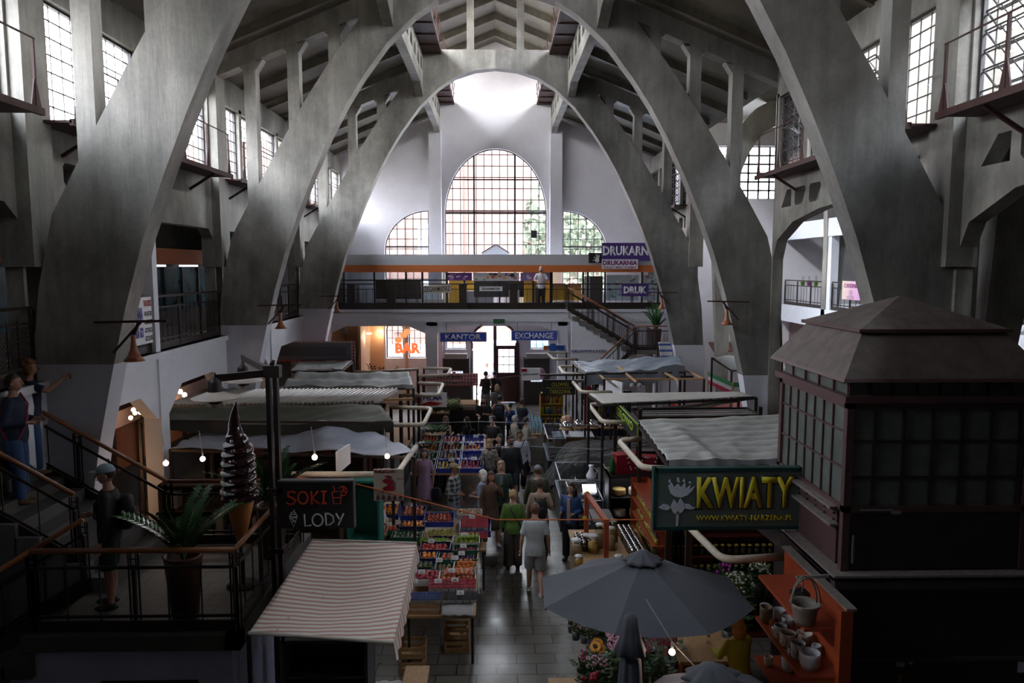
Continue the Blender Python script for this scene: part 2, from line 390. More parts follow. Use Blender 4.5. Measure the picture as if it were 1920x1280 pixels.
for s,nm in ((-1,'left'),(1,'right')):
    for i in range(5):
        y0,y1=ARCH_Y[i]+.42,ARCH_Y[i+1]
        if i==0: y0=Y0
        if i==4: y1=34.0
        holes=[]; L=y1-y0; nh=7
        for k in range(nh):
            c=y0+L*(k+.5)/nh; wv=L/nh*.3; hh=.27*(1 if .5<k<nh-1.5 else .75)
            holes.append([(c-wv,12.95-hh),(c+wv,12.95-hh),(c+wv*.9,12.95+hh),(c-wv*.9,12.95+hh)])
        bot=[(y0,11.95),(y0+.9,12.25),(y1-.9,12.25),(y1,11.95)]
        m=MB(); m.prism(bot+[(y1,13.42),(y0,13.42)],holes,lambda u,v:(s*2.46,u,v),(s*.26,0,0))
        struct(m.build(f'trim_{n}',GREY),'longitudinal concrete beam with trapezoid holes, '+nm+' of the crown'); n+=1
        # upper clerestory: glazed strip with posts
        fr=MB(); fr.box((min(s*2.6,s*2.7),y0,13.42),(max(s*2.6,s*2.7),y1,13.5)); fr.box((min(s*2.6,s*2.7),y0,14.72),(max(s*2.6,s*2.7),y1,14.85))
        k=0
        while y0+k*.45<y1: fr.box((min(s*2.63,s*2.67),y0+k*.45,13.5),(max(s*2.63,s*2.67),y0+k*.45+.03,14.75)); k+=1
        struct(fr.build(f'window_{100+i+(0 if s<0 else 10)}',FRAME),'upper clerestory glazing strip '+nm)
        # red iron maintenance walk
        t=thing('maintenance_walkway','rust red iron walkway under the crown skylight, '+nm+' side, '+['above the camera','first bay','second bay','third bay','bay by the end wall'][i],'walkway',(s*2.1,(y0+y1)/2,13.4))
        g=MB(t.location); g.box((min(s*1.85,s*2.46),y0,13.36),(max(s*1.85,s*2.46),y1,13.42)); g.bar((s*1.85,y0,13.4),(s*1.85,y1,13.4),.06,.12)
        yy=y0+.4
        while yy<y1-.2: g.bar((s*1.85,yy,13.34),(s*2.46,yy,13.34),.05); yy+=1.1
        g.build('deck',RUST,t)
        g=MB(t.location); yy=y0+.4
        while yy<y1-.2:
            g.bar((s*1.85,yy,13.4),(s*1.8,yy,14.15),.035); g.bar((s*2.3,yy,13.36),(s*1.85,yy,13.38),.03); yy+=1.1
        for zz in (13.8,14.15): g.bar((s*1.82,y0,zz),(s*1.82,y1,zz),.02)
        g.build('railing',RUST,t)

# side walls with the high window bands
WN=[1]
def grid_window(s,y0,y1,z0,z1,label,tilt=False,nc=5,nr=7):
    x=s*7.05; t=bpy.data.objects.new(f'window_{WN[0]}',None); WN[0]+=1; C.objects.link(t); t.location=(x,(y0+y1)/2,z0); struct(t,label)
    fr=MB(t.location)
    fr.box((x-.03,y0,z0),(x+.03,y0+.04,z1)); fr.box((x-.03,y1-.04,z0),(x+.03,y1,z1)); fr.box((x-.03,y0,z0),(x+.03,y1,z0+.04)); fr.box((x-.03,y0,z1-.04),(x+.03,y1,z1))
    for k in range(1,nc): yy=lerp(y0,y1,k/nc); fr.box((x-.008,yy-.006,z0),(x+.008,yy+.006,z1))
    for k in range(1,nr): zz=lerp(z0,z1,k/nr); fr.box((x-.012,y0,zz-.009),(x+.012,y1,zz+.009))
    fr.build('frame',FRAME,t)
    if tilt:   # pivoted sashes standing open inwards
        ts=MB(t.location); ya,yb=lerp(y0,y1,.22),lerp(y0,y1,.8)
        for r in range(1,6,1):
            zc=lerp(z0,z1,(r+.5)/nr); hh=(z1-z0)/nr*.5
            dx=.16
            a=[Vector((x-s*dx,ya,zc+hh*.8)),Vector((x-s*dx,yb,zc+hh*.8)),Vector((x+s*.05,yb,zc-hh)),Vector((x+s*.05,ya,zc-hh))]
            for p,q in zip(a,a[1:]+a[:1]): ts.bar(p,q,.02)
            for u in (.33,.66): ts.bar(lerp(a[0],a[1],u),lerp(a[3],a[2],u),.012)
        ts.build('sash',FRAME,t)
    g=MB(t.location); g.box((x-.003,y0+.02,z0+.02),(x+.003,y1-.02,z1-.02)); g.build('pane',GLASS,t)
def side_wall(s,i):
    y0,y1=ARCH_Y[i],ARCH_Y[i+1]; L=y1-y0; nm='left' if s<0 else 'right'
    X0,X1=(s*6.92,s*.26)
    m=MB()
    # opening with haunched head below, holes, sill at 8.4
    ys,ye=y0+.45,y1-.05
    if s>0: head=[(ys,6.35),(ys+.25,6.85),(ys+1.2,7.25),(ys+2.6,7.45),((ys+ye)/2,7.5),(ye-2.6,7.45),(ye-1.2,7.25),(ye-.25,6.85),(ye,6.35)]
    else: head=[(ys,6.5),(ys+.08,6.9),(ys+.35,7.12),(ye-.35,7.12),(ye-.08,6.9),(ye,6.5)]
    holes=[]
    if s>0: hs=[(ys+.75,.3,1),(ys+1.55,.3,0),(ys+2.35,.3,0),(ye-2.35,.3,0),(ye-1.55,.3,0),(ye-.75,.3,-1)]
    else: hs=[((ys+ye)/2+d,.24,0 if abs(d)<.8 else (1 if d>0 else -1)) for d in (.45,1.15,1.85,2.5)] if i!=2 else [(ys+d,.24,0 if abs(d-.9)<1.9 else -1) for d in (.9,1.6,2.3,3.0)]
    for c,wv,tp in hs:
        z0_,z1_=(7.62,8.02) if s>0 else (7.5,7.86)
        if tp==1: holes.append([(c-wv,z0_),(c+wv,z0_),(c+wv,z1_),(c+wv*.1,z1_)])
        elif tp==-1: holes.append([(c-wv,z0_),(c+wv,z0_),(c-wv*.1,z1_),(c-wv,z1_)])
        else: holes.append([(c-wv,z0_+.06),(c-wv+.06,z0_),(c+wv-.06,z0_),(c+wv,z0_+.06),(c+wv,z1_-.06),(c+wv-.06,z1_),(c-wv+.06,z1_),(c-wv,z1_-.06)])
    m.prism(head+[(ye,8.42),(ys,8.42)],holes,lambda u,v:(X0,u,v),(X1,0,0))
    # jambs beside the opening
    m.box((min(X0,X0+X1),y0+.42,0),(max(X0,X0+X1),ys+.02,10.9)); m.box((min(X0,X0+X1),ye-.02,0),(max(X0,X0+X1),y1,10.9))
    m.box((min(X0,X0+X1),ys,10.32),(max(X0,X0+X1),ye,11.0))
    # pilaster at the arch
    m.box((min(s*6.72,s*7.2),y0-.12,6.2),(max(s*6.72,s*7.2),y0+.5,11.0))
    nw=4; W=(ye-ys)/nw
    for k in range(nw+1):
        yy=ys+W*k; m.box((min(X0,X0+X1),yy-.11,8.42),(max(X0,X0+X1),yy+.11,10.4))
    struct(m.build(f'wall_{nm}',GREY),f'concrete clerestory wall bay, {nm} side')
    if i==0: m=MB(); m.box((min(X0,X0+X1),ys,8.42),(max(X0,X0+X1),ye,10.4)); struct(m.build(f'wall_{nm}',GREYD),'added blank infill in place of unseen windows, darkening the foreground')  # unseen window band closed off to darken the foreground
    for k in range(nw if i else 0):
        grid_window(s,ys+W*k+.11,ys+W*(k+1)-.11,8.46,10.32,f'tall iron grid window, {nm} side high band',tilt=(s>0 and k%2==1))
    # catwalk below the sills
    t=thing('service_catwalk',f'rusty iron catwalk bracketed below the high windows, {nm} side, '+['behind the camera','beside the camera','first bay ahead','second bay ahead','bay by the end wall'][i],'catwalk',(s*6.6,(y0+y1)/2,8.35))
    xi=s*6.3
    g=MB(t.location); g.box((min(xi,s*6.9),y0+.3,8.33),(max(xi,s*6.9),y1-.4,8.37)); g.bar((xi,y0+.3,8.34),(xi,y1-.4,8.34),.06,.1)
    yy=y0+1.1
    while yy<y1-.5:
        g.bar((xi+s*.05,yy,8.3),(s*6.92,yy,7.95),.05); yy+=2.5
    g.build('deck',RUST,t)
    g=MB(t.location); yy=y0+.5
    while yy<y1-.4:
        g.bar((xi,yy,8.35),(xi,yy,9.3),.035)
        g.prism([(-.12,0),(.12,0),(.02,.4),(-.02,.4)],[],lambda u,v,yy=yy:(xi-.01,yy+u,8.36+v),(.02,0,0)); yy+=1.28
    g.bar((xi,y0+.5,9.3),(xi,y1-.5,9.3),.02)
    g.build('railing',RUST,t)
for i in range(5):
    side_wall(-1,i)
    if i!=3: side_wall(1,i)

# outer shells of the aisles (behind the galleries) and roof over them
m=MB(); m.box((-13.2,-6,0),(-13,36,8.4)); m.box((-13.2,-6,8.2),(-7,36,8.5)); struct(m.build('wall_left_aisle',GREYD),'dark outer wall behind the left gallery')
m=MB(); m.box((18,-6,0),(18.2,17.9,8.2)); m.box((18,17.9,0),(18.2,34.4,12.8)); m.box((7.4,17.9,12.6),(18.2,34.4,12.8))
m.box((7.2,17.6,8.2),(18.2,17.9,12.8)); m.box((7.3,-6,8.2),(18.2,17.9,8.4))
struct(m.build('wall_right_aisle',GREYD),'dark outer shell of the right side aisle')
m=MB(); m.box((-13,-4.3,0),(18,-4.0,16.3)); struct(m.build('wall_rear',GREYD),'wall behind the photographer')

# end wall with the big windows and the door
def arcpts(cx,hw,z0,zs_,zt,n=20):
    p=[(cx-hw,z0),(cx+hw,z0)]
    for k in range(n+1):
        t=math.pi*k/n; p.append((cx+hw*math.cos(t),zs_+(zt-zs_)*math.sin(t)**.92))
    return p
YE=34.0
outer=[(-13.2,0),(18,0),(18,12.8),(7.4,12.8),(7.4,11.2),(2.8,13.1),(2.8,15),(0,16.2),(-2.8,15),(-2.8,13.1),(-7.4,11.2),(-7.4,8.5),(-13.2,8.5)]
big=arcpts(0,2.3,4.9,8.35,11.45,28)
lq=[(-3.02,5.0),(-3.02,8.72)]+[(-3.02-2.0*math.sin(math.pi/2*k/12),6.9+1.82*math.cos(math.pi/2*k/12)) for k in range(1,13)]+[(-5.02,5.0)]
rq=[(-x,z) for x,z in lq]
bar1=arcpts(-4.62,.4,2.05,3.3,3.68,12); bar2=arcpts(-3.6,.4,2.05,3.3,3.68,12)
door=arcpts(-.08,1.05,0.01,2.75,3.68,16)
kw=[(-2.3,2.45),(-1.35,2.45),(-1.35,2.9),(-2.3,2.9)]; kw2=[(1.55,2.45),(2.45,2.45),(2.45,2.9),(1.55,2.9)]
trw=[(10.0,9.25),(12.9,9.25),(12.9,11.6),(10.0,11.6)]
arcw=arcpts(4.15,.5,2.2,3.2,3.62,12)
m=MB(); m.prism(outer,[big,lq,rq,bar1,bar2,door,kw,kw2,trw,arcw],lambda u,v:(u,YE,v),(0,.4,0))
m.box((-2.95,YE-.35,0),(-2.42,YE,12.2)); m.box((2.42,YE-.35,0),(2.95,YE,12.2))
struct(m.build('wall_end',WALLW),'white rendered end wall with arched windows')
def end_window(pts,label,hs,vs_,frames=.05,z0=None):
    xs=[p[0] for p in pts]; cx=sum(xs)/len(xs); t=bpy.data.objects.new(f'window_{WN[0]}',None); WN[0]+=1; C.objects.link(t); t.location=(cx,YE+.2,min(p[1] for p in pts)); struct(t,label)
    fr=MB(t.location)
    k=len(pts)
    for a in range(k):
        p,q=pts[a],pts[(a+1)%k]; fr.bar((p[0],YE+.2,p[1]),(q[0],YE+.2,q[1]),.1,frames*1.6)
    def inside(x,z):
        c=False
        for a in range(k):
            (x1,z1),(x2,z2)=pts[a],pts[(a+1)%k]
            if (z1>z)!=(z2>z) and x<(x2-x1)*(z-z1)/(z2-z1)+x1: c=not c
        return c
    def span(f,lo,hi,st=.04):
        run=None; u=lo; out=[]
        while u<=hi:
            i_=f(u)
            if i_ and run is None: run=u
            if not i_ and run is not None: out.append((run,u)); run=None
            u+=st
        if run is not None: out.append((run,hi))
        return out
    zl,zh=min(p[1] for p in pts),max(p[1] for p in pts); xl,xh=min(xs),max(xs)
    for x,wd in vs_:
        for a,b in span(lambda z:inside(x,z),zl,zh): fr.box((x-wd/2,YE+.17,a),(x+wd/2,YE+.21,b))
    for z,wd in hs:
        for a,b in span(lambda x:inside(x,z),xl,xh): fr.box((a,YE+.17,z-wd/2),(b,YE+.21,z+wd/2))
    fr.build('frame',FRAME,t)
    g=MB(t.location); g.prism(pts,[],lambda u,v:(u,YE+.2,v),(0,.006,0)); g.build('pane',GLASS,t)
hb=[(5.2+.5*k,.034) for k in range(13)]+[(8.62,.1),(8.72,.04),(10.1,.06)]
end_window(big,'great round-arched grid window in the end wall',hb,[(-2.3+4.6*k/13,.032) for k in range(1,13)]+[(-.98,.075),(.86,.075)])
end_window(lq,'quarter-round grid window left of the great window',[(5.2+.45*k,.032) for k in range(9)]+[(7.1,.07)],[(-3.02-.36*k,.032) for k in range(1,6)])
end_window(rq,'quarter-round grid window right of the great window',[(5.2+.45*k,.032) for k in range(9)]+[(7.1,.07)],[(3.02+.36*k,.032) for k in range(1,6)])
for b,l in ((bar1,'left'),(bar2,'right')):
    cx=-4.62 if l=='left' else -3.6
    end_window(b,l+' of the two arched windows in the bar',[(2.5,.02),(2.95,.02),(3.3,.02)],[(cx-.13,.025),(cx+.13,.025)])
end_window(kw,'small high window over the left exchange booth',[],[(-1.98,.03),(-1.67,.03)])
end_window(kw2,'small high window over the right exchange booth',[],[(1.85,.03),(2.15,.03)])
end_window(trw,'large grid window high in the side hall end wall',[(9.25+.39*k,.08) for k in range(1,6)],[(10+.48*k,.08) for k in range(1,6)])
end_window(arcw,'arched window seen behind the far staircase',[(2.6,.02),(3.0,.02)],[(4.0,.02),(4.3,.02)])
# entrance door: right leaf shut, left leaf swung open
t=bpy.data.objects.new('door_1',None); C.objects.link(t); t.location=(0,YE-.1,0); struct(t,'dark arched entrance door with one leaf open to the street')
DOORB=M('door_brown',(.05,.014,.014),.4,var=.2)
fr=MB(t.location); dp=arcpts(-.08,1.05,0.0,2.75,3.68,16); di=arcpts(-.08,.97,0.0,2.72,3.6,16)
for a in range(1,len(dp)-1): fr.bar((dp[a][0],YE-.05,dp[a][1]),(dp[a+1][0],YE-.05,dp[a+1][1]),.18,.1)
fr.box((-1.13,YE-.14,0),(-1.05,YE+.04,2.75)); fr.box((.89,YE-.14,0),(.97,YE+.04,2.75)); fr.box((-.12,YE-.14,0),(0.02,YE+.02,3.62)); fr.box((0,YE-.12,2.5),(.93,YE,2.62))
fr.build('door_frame',DOORB,t)
lf=MB(t.location); lf.prism([(0.02,0.02),(.9,.02),(.9,2.5),(.02,2.5)],[[(0.1+.25*a,1.38+.37*b),(.33+.25*a,1.38+.37*b),(.33+.25*a,1.72+.37*b),(.1+.25*a,1.72+.37*b)] for a in range(3) for b in range(3)],lambda u,v:(u,YE-.1,v),(0,.05,0))
lf.build('door_leaf',DOORB,t,label='closed right leaf with nine panes')
FROST=bpy.data.materials.new('frosted_glass'); FROST.use_nodes=True; _n=FROST.node_tree; _n.nodes.clear(); _o=_n.nodes.new('ShaderNodeOutputMaterial'); _t=_n.nodes.new('ShaderNodeBsdfTranslucent'); _t.inputs[0].default_value=(.85,.86,.9,1); _n.links.new(_t.outputs[0],_o.inputs[0])
g=MB(t.location); g.box((.08,YE-.08,1.36),(.86,YE-.075,2.48)); g.box((.03,YE-.08,2.62),(.9,YE-.075,3.3)); g.build('pane',FROST,t)
fr=MB(t.location)
for x in (.3,.6): fr.box((x,YE-.09,2.62),(x+.02,YE-.07,3.3))
fr.build('glazing_bar',DOORB,t)
lf=MB(t.location); lf.prism([(33.05,0.02),(33.9,.02),(33.9,2.5),(33.05,2.5)],[[(33.13+.25*a,.9+.4*b),(33.35+.25*a,.9+.4*b),(33.35+.25*a,1.25+.4*b),(33.13+.25*a,1.25+.4*b)] for a in range(3) for b in range(4)],lambda u,v:(-1.08,u,v),(.05,0,0))
lf.build('door_leaf',M('grey_door',(.3,.3,.32),.5),t,label='pale left leaf swung open inwards')

# ---------- outside: street, brick building, tree
BR=brick('red_brick',(.12,.055,.042),(.14,.065,.05),(.15,.12,.11),4,.5,.25,.02,.8,rot=(R(90),0,0))
m=MB(); m.box((-26,60,0),(9.5,64,16)); 
for k in range(5): m.box((-22+4.6*k,59.7,1),(-21+4.6*k,60,15.5))
o=m.build('street_building',BR); tag(o,'red brick building across the street behind the great window','building')
for k in range(4):
    for r in range(3):
        q=MB((0,0,0)); q.box((-20+4.6*k,59.85,2.5+4.4*r),(-18.2+4.6*k,60.02,5.2+4.4*r)); p=q.build('window_pane',M('street_window',(.2,.2,.22),.3),o); p.location=(0,0,0)
m=MB(); m.box((21,11,0),(26,33.5,12.0)); o=m.build('neighbour_building',M('pale_red_tiles',(.36,.24,.23),.8,var=.12,scale=3)); tag(o,'pale red building close outside the right-hand windows','building')
q=MB(); q.prism([(20.7,12.0),(26.3,12.0),(26.3,14.6)],[],lambda u,v:(u,11,v),(0,22.5,0)); q.build('roof',M('roof_tile_red',(.3,.16,.15),.8,var=.25,scale=8),o)
m=MB(); m.box((18.4,-24,0),(23,9.5,19)); o=m.build('daylight_blocker',M('blocker_dark',(.1,.095,.09),.8)); tag(o,'added dark block out of view, dimming the near right windows','building')  # unseen block added to keep daylight from the near right windows
t=thing('street_tree','light green tree outside the great end window','tree',(5.5,52,0))
m=MB(t.location); m.tube([(5.5,52,0),(5.4,52,4),(5.8,52,7)],[.35,.28,.15]); m.build('trunk',M('bark',(.12,.09,.07),.9),t)
m=MB(t.location); rr=random.Random(3)
for k in range(2600):
    a=rr.uniform(0,6.28); r_=3.6*rr.random()**.5; z=rr.gauss(8,2.0); p=Vector((5.5+r_*math.cos(a),52+r_*math.sin(a),z)); d=.15
    q=Euler((rr.uniform(0,6),rr.uniform(0,6),rr.uniform(0,6))).to_matrix()
    m._add([p+q@Vector((-d,-d,0)),p+q@Vector((d,-d,0)),p+q@Vector((d,d,0)),p+q@Vector((-d,d,0))],[(0,1,2,3)])
m.build('crown',M('tree_leaves',(.09,.11,.07),.7,var=.3),t,recalc=False)
m=MB(); m.box((-30,34.5,-.02),(30,60,-.005+.01)); struct(m.build('street_pavement',M('pavement',(.3,.29,.28),.8,var=.1)),'pale street pavement outside')
t=thing('parked_van','blue delivery van parked beyond the open door','van',(-.1,41,0))
m=MB(t.location); m.prism([(-.55,.35),(3.4,.35),(3.4,1.9),(2.6,2.0),(-.4,2.0),(-.55,1.9)],[],lambda u,v:(u,41,v),(0,1.9,0)); m.build('body',M('van_blue',(.1,.28,.6),.4),t)
for x in (.2,2.7):
    m=MB(t.location); m.tube([(x,40.95,.32),(x,41.15,.32)],.32,14); m.build('wheel',BLACK,t)
m=MB(t.location); m.box((.2,40.97,1.25),(1.2,40.99,1.8)); m.build('windscreen',BLACK,t)
# ================================================================ GALLERIES, STAIRS, SHOP FRONTS
def railing(label,p0,p1,h=.98,wood=True,near=False,mesh=False,panel=None,skirt=.14,post=1.35,cat='railing',name='iron_railing'):
    p0,p1=Vector(p0),Vector(p1); t=thing(name,label,cat,p0); L=(p1-p0); n=max(1,round(Vector((L.x,L.y,0)).length/post)); U=Vector((0,0,1))
    hd=Vector((L.x,L.y,0)).normalized()
    m=MB(p0)
    if wood: m.tube([p0+U*h,p1+U*h],.032,10)
    else: m.bar(p0+U*h,p1+U*h,.045)
    m.build('handrail',WOODRAIL if wood else IRON,t)
    m=MB(p0)
    for z,wd in ((.78,.035),(.2,.035)): m.bar(p0+U*h*z/.98,p1+U*h*z/.98,.02,wd)
    if skirt: m.bar(p0+U*(.08),p1+U*(.08),.025,skirt)
    m.build('rail',IRON,t)
    def cluster(m,q):
        for d,wd in ((-.055,.018),(0,.04),(.055,.018)):
            m.bar(q+hd*d+U*.02,q+hd*d+U*(h-.03 if d else h*.78),wd)
        for z in (h*.82,h*.9): m.bar(q-hd*.055+U*z,q+hd*.055+U*z,.014)
        for d in (-.028,.028): m.bar(q+hd*d+U*(h*.8),q+hd*d+U*(h*.97),.012)
    def bal(m,q): m.bar(q+U*(h*.13),q+U*(h*.84),.014)
    pm=MB(p0)
    for k in range(n+1):
        q=p0+L*(k/n)
        if near:
            mm=MB(p0); cluster(mm,q); mm.build('post',IRON,t)
        else: cluster(pm,q)
        if k<n:
            for u in ((.3,.5,.7) if not near else (.33,.66)):
                q=p0+L*((k+u)/n)
                if near: mm=MB(p0); bal(mm,q); mm.build('baluster',IRON,t)
                else: bal(pm,q)
    if not near: pm.build('railing_panel',IRON,t)
    if mesh:
        mm=MB(p0); st=.07; k=0; W=L.length; hh=h*.55
        q0=p0+U*(h*.2)
        u=-hh
        while u<W:
            for sg in (1,-1):
                a=max(0,u); b=min(W,u+hh)
                if b>a:
                    za,zb=(a-u),(b-u)
                    if sg<0: za,zb=hh-za,hh-zb
                    mm.bar(q0+L.normalized()*a+U*za,q0+L.normalized()*b+U*zb,.006)
            u+=st
        mm.build('wire_mesh',IRON,t)
    return t
def sign(name,label,lo,hi,face,mat,texts=(),cat='sign',frame=None,group=None,facing='-y'):
    """flat box sign; texts = (string, mat, centre(x,z), width, height, bold)"""
    t=thing(name,label,cat,((lo[0]+hi[0])/2,(lo[1]+hi[1])/2,lo[2]),group=group)
    m=MB(t.location); m.box(lo,hi); m.build('board',mat,t)
    if frame:
        m=MB(t.location); y=lo[1]-.008; a,b,c,d=lo[0],hi[0],lo[2],hi[2]; wf=.03
        m.box((a-.01,y,c-.01),(b+.01,hi[1]+.01,c+wf)); m.box((a-.01,y,d-wf),(b+.01,hi[1]+.01,d+.01)); m.box((a-.01,y,c),(a+wf,hi[1]+.01,d)); m.box((b-wf,y,c),(b+.01,hi[1]+.01,d)); m.build('frame',frame,t)
    for s_,mt,c,w_,h_,bd in texts:
        text(s_,t,mt,(c[0],lo[1]-.003,c[1]),w_,h_,bold=bd,org=t.location)
    return t
SHUT=stripes('roller_shutter',(.05,.035,.03),(.035,.025,.022),2,12)
BLUE=M('sign_blue',(.03,.08,.62),.4); SWHITE=M('sign_white',(.88,.89,.93),.5); PURP=M('sign_purple',(.07,.03,.2),.5); MAG=M('sign_magenta',(.22,.02,.16),.5)
BLK=M('letter_black',(.02,.02,.02),.5)
# --- left gallery slab, edge beam with haunches, mid-bay posts
for s in (-1,):
    m=MB(); m.box((-13,-4,4.2),(-6.95,34,4.45))
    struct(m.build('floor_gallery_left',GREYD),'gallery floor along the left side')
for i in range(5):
    y0,y1=ARCH_Y[i]+.42,ARCH_Y[i+1]; ym=(y0+y1)/2-.1
    m=MB(); m.T=None
    if i<4 or True:
        for a,b in ((y0,ym),(ym,y1)):
            m.prism([(a,3.15),(a+.28,3.2),(a+.95,3.72),(b-.95,3.72),(b-.28,3.2),(b,3.15),(b,4.5),(a,4.5)],[],lambda u,v:(-7.0,u,v),(.26,0,0))
    m.box((-7.06,y0,4.38),(-6.68,y1,4.5)); m.box((-7.05,ym-.19,0),(-6.7,ym+.17,4.4)); m.box((-7.0,ym-.11,4.45),(-6.78,ym+.09,7.2))
    struct(m.build(f'trim_{n}',WHITE),'white gallery edge beam with haunched openings and a post'); n+=1
    lab=['above the camera','beside the camera','left gallery railing between first and second arch','left gallery railing between second and third arch','left gallery railing next to the end gallery'][i]
    if i>=1:
        railing('black iron railing, '+lab+', near part' if i>1 else 'black iron mesh railing at the upper left beside the stairs, rear part',(-6.88,y0,4.5),(-6.88,ym-.12,4.5),1.1,False,mesh=i<3)
        railing('black iron railing, '+lab+', far part' if i>1 else 'black iron mesh railing at the upper left beside the stairs, front part',(-6.88,ym+.1,4.5),(-6.88,y1,4.5),1.1,False,mesh=i<3)
# gallery shops left : back wall, fascia
TEAL=M('teal_glass_dark',(.03,.07,.09),.25,var=.3,scale=2)
for i,(y0,y1) in enumerate(((4,11.6),(11.8,19.2),(19.4,26.4),(26.6,33.8))):
    t=thing('gallery_shop',['dim gallery shop with orange fascia at the far left edge','gallery shop with orange fascia seen past the first arch','gallery shop with orange fascia seen past the second arch','gallery shop with orange fascia nearest the end wall on the left'][i],'shop front',(-9.6,(y0+y1)/2,4.45))
    m=MB(t.location); m.box((-9.75,y0,4.45),(-9.6,y1,4.9)); 
    yy=y0
    while yy<y1: m.box((-9.72,yy,4.9),(-9.6,yy+.08,6.25)); yy+=1.25
    m.box((-9.75,y0,6.2),(-9.6,y1,6.28)); m.build('frame',DARK,t)
    m=MB(t.location); m.box((-9.68,y0,4.9),(-9.66,y1,6.2)); m.build('shop_window',TEAL,t)
    m=MB(t.location); m.box((-9.62,y0,6.28),(-9.35,y1,6.72)); m.build('fascia',ORANGEP,t)
    m=MB(t.location); 
    for k in range(3): m.box((-9.5,y0+1+k*2.3,6.2),(-9.4,y0+2.2+k*2.3,6.26))
    m.build('tube_lamp',M('lamp_tube_white',(.8,.85,.9),.4,emit=2.0),t)
    m=MB(t.location); rr=random.Random(i)
    for k in range(12):
        yy=rr.uniform(y0+.3,y1-.6); z=rr.choice((4.95,5.35,5.75)); m.box((-9.9,yy,z),(-9.7,yy+rr.uniform(.15,.5),z+rr.uniform(.12,.32)))
    m.build('shelved_goods',M('dull_goods',(.12,.1,.11),.6,var=.5,scale=5),t)
# ground floor shops left (orange fascia under the gallery)
GLOWW=M('warm_bulb',(1,.75,.45),.4,emit=45,ecol=(1,.62,.32))
for i,(y0,y1) in enumerate(((9,16.4),(16.8,26))):
    t=thing('aisle_shop',['aisle shop under the left gallery with orange boards and string lights','aisle shop under the left gallery with pale pink fascia'][i],'shop front',(-9.4,(y0+y1)/2,0))
    m=MB(t.location); m.box((-9.6,y0,0),(-9.4,y1,1.1)); yy=y0
    while yy<y1: m.box((-9.5,yy,1.1),(-9.38,yy+.1,2.3)); yy+=1.4
    m.box((-9.6,y0,2.75),(-9.45,y1,4.1)); m.build('frame',DARK,t)
    m=MB(t.location); m.box((-9.55,y0,2.3),(-9.2,y1,2.7)); m.build('fascia',ORANGEP if i==0 else M('pink_fascia',(.6,.42,.38),.5),t)
    m=MB(t.location); m.box((-9.5,y0,1.1),(-9.48,y1,2.3)); m.build('panel',M('amber_panel',(.5,.16,.04),.5,var=.4,scale=1.5),t)
for k,(px,py) in enumerate(((253,774),(263,773),(245,783),(250,768))):
    p=atX(px,py,-8.6); m=MB(p); m.ell(p,.05,8,6); o=m.build('string_light',GLOWW); tag(o,'small round warm bulb glowing on the string at the orange shop','light bulb','string lights at the orange aisle shop')
for k,(px,py) in enumerate(((338,734),(346,740))):
    p=atX(px,py,-8.9); m=MB(p); m.ell(p,.07,8,6); o=m.build('lantern_bulb',GLOWW); tag(o,'glowing lantern bulb deep under the left gallery','light bulb','lantern bulbs under the gallery')
L1=bpy.data.lights.new('string_light_glow','POINT'); L1.energy=60; L1.color=(1,.6,.3); L1.shadow_soft_size=.1
lo_=bpy.data.objects.new('string_light_glow',L1); C.objects.link(lo_); lo_.location=(-8.3,14.2,2.0)
# --- right side: outer gallery beyond the side hall, columns
m=MB(); m.box((13.3,8,4.2),(18,34,4.5)); m.box((13.1,8,3.75),(13.45,34,4.5)); 
m.box((13.15,14,0),(13.4,14.3,4)); m.box((13.15,29.2,0),(13.45,29.6,8.0)); m.box((13.15,19,0),(13.45,19.4,8.0)); m.box((13.12,8,7.4),(13.4,34,8.1))
struct(m.build(f'trim_{n}',WHITE),'white outer gallery with square posts in the right side hall'); n+=1
railing('dark iron railing on the outer right gallery, right of its white post',(13.2,20,4.5),(13.2,29.1,4.5),1.1,False,post=1.5)
railing('dark iron railing on the outer right gallery, left of its white post',(13.2,29.7,4.5),(13.2,33.9,4.5),1.1,False,post=1.5)
t=thing('confectionery_front','dark confectioner shop front on the right gallery with glowing cool windows','shop front',(15.4,25,4.5))
m=MB(t.location); m.box((15.4,20,6.3),(15.8,29.2,7.0)); m.box((15.5,20,4.5),(15.7,29.2,4.7)); 
for yy in (20,21.6,23.2,24.8,26.4,28): m.box((15.45,yy,4.5),(15.6,yy+.15,6.4))
m.build('frame',DARK,t)
m=MB(t.location); m.box((15.55,20,4.7),(15.57,28,6.3)); m.build('shop_window',M('pale_teal_glass',(.2,.32,.36),.2),t)
m=MB(t.location); m.box((15.2,23,6.22),(15.3,27,6.28)); m.build('tube_lamp',MATS['lamp_tube_white'],t)
p=atX(1578,527,13.15); q=atX(1614,562,13.15)
t=sign('cafe_poster','pink and yellow confectionery poster hung on the right gallery railing',(13.05,0,0),(13.08,.1,.1),None,SWHITE)
for c in list(t.children): bpy.data.objects.remove(c)
yA,yB=atX(1580,545,13.1).y,atX(1614,545,13.1).y; zA,zB=atX(1597,527,13.1).z,atX(1597,562,13.1).z
t.location=(13.1,(yA+yB)/2,zB)
gm=bpy.data.materials.new('poster_gradient'); gm.use_nodes=True; nt=gm.node_tree; tcn=nt.nodes.new('ShaderNodeTexCoord'); sx_=nt.nodes.new('ShaderNodeSeparateXYZ'); nt.links.new(tcn.outputs['Generated'],sx_.inputs[0])
mm_=nt.nodes.new('ShaderNodeMix'); mm_.data_type='RGBA'; mm_.inputs[6].default_value=(.62,.3,.62,1); mm_.inputs[7].default_value=(.75,.62,.5,1); nt.links.new(sx_.outputs[1],mm_.inputs[0]); nt.links.new(mm_.outputs[2],nt.nodes['Principled BSDF'].inputs['Base Color'])
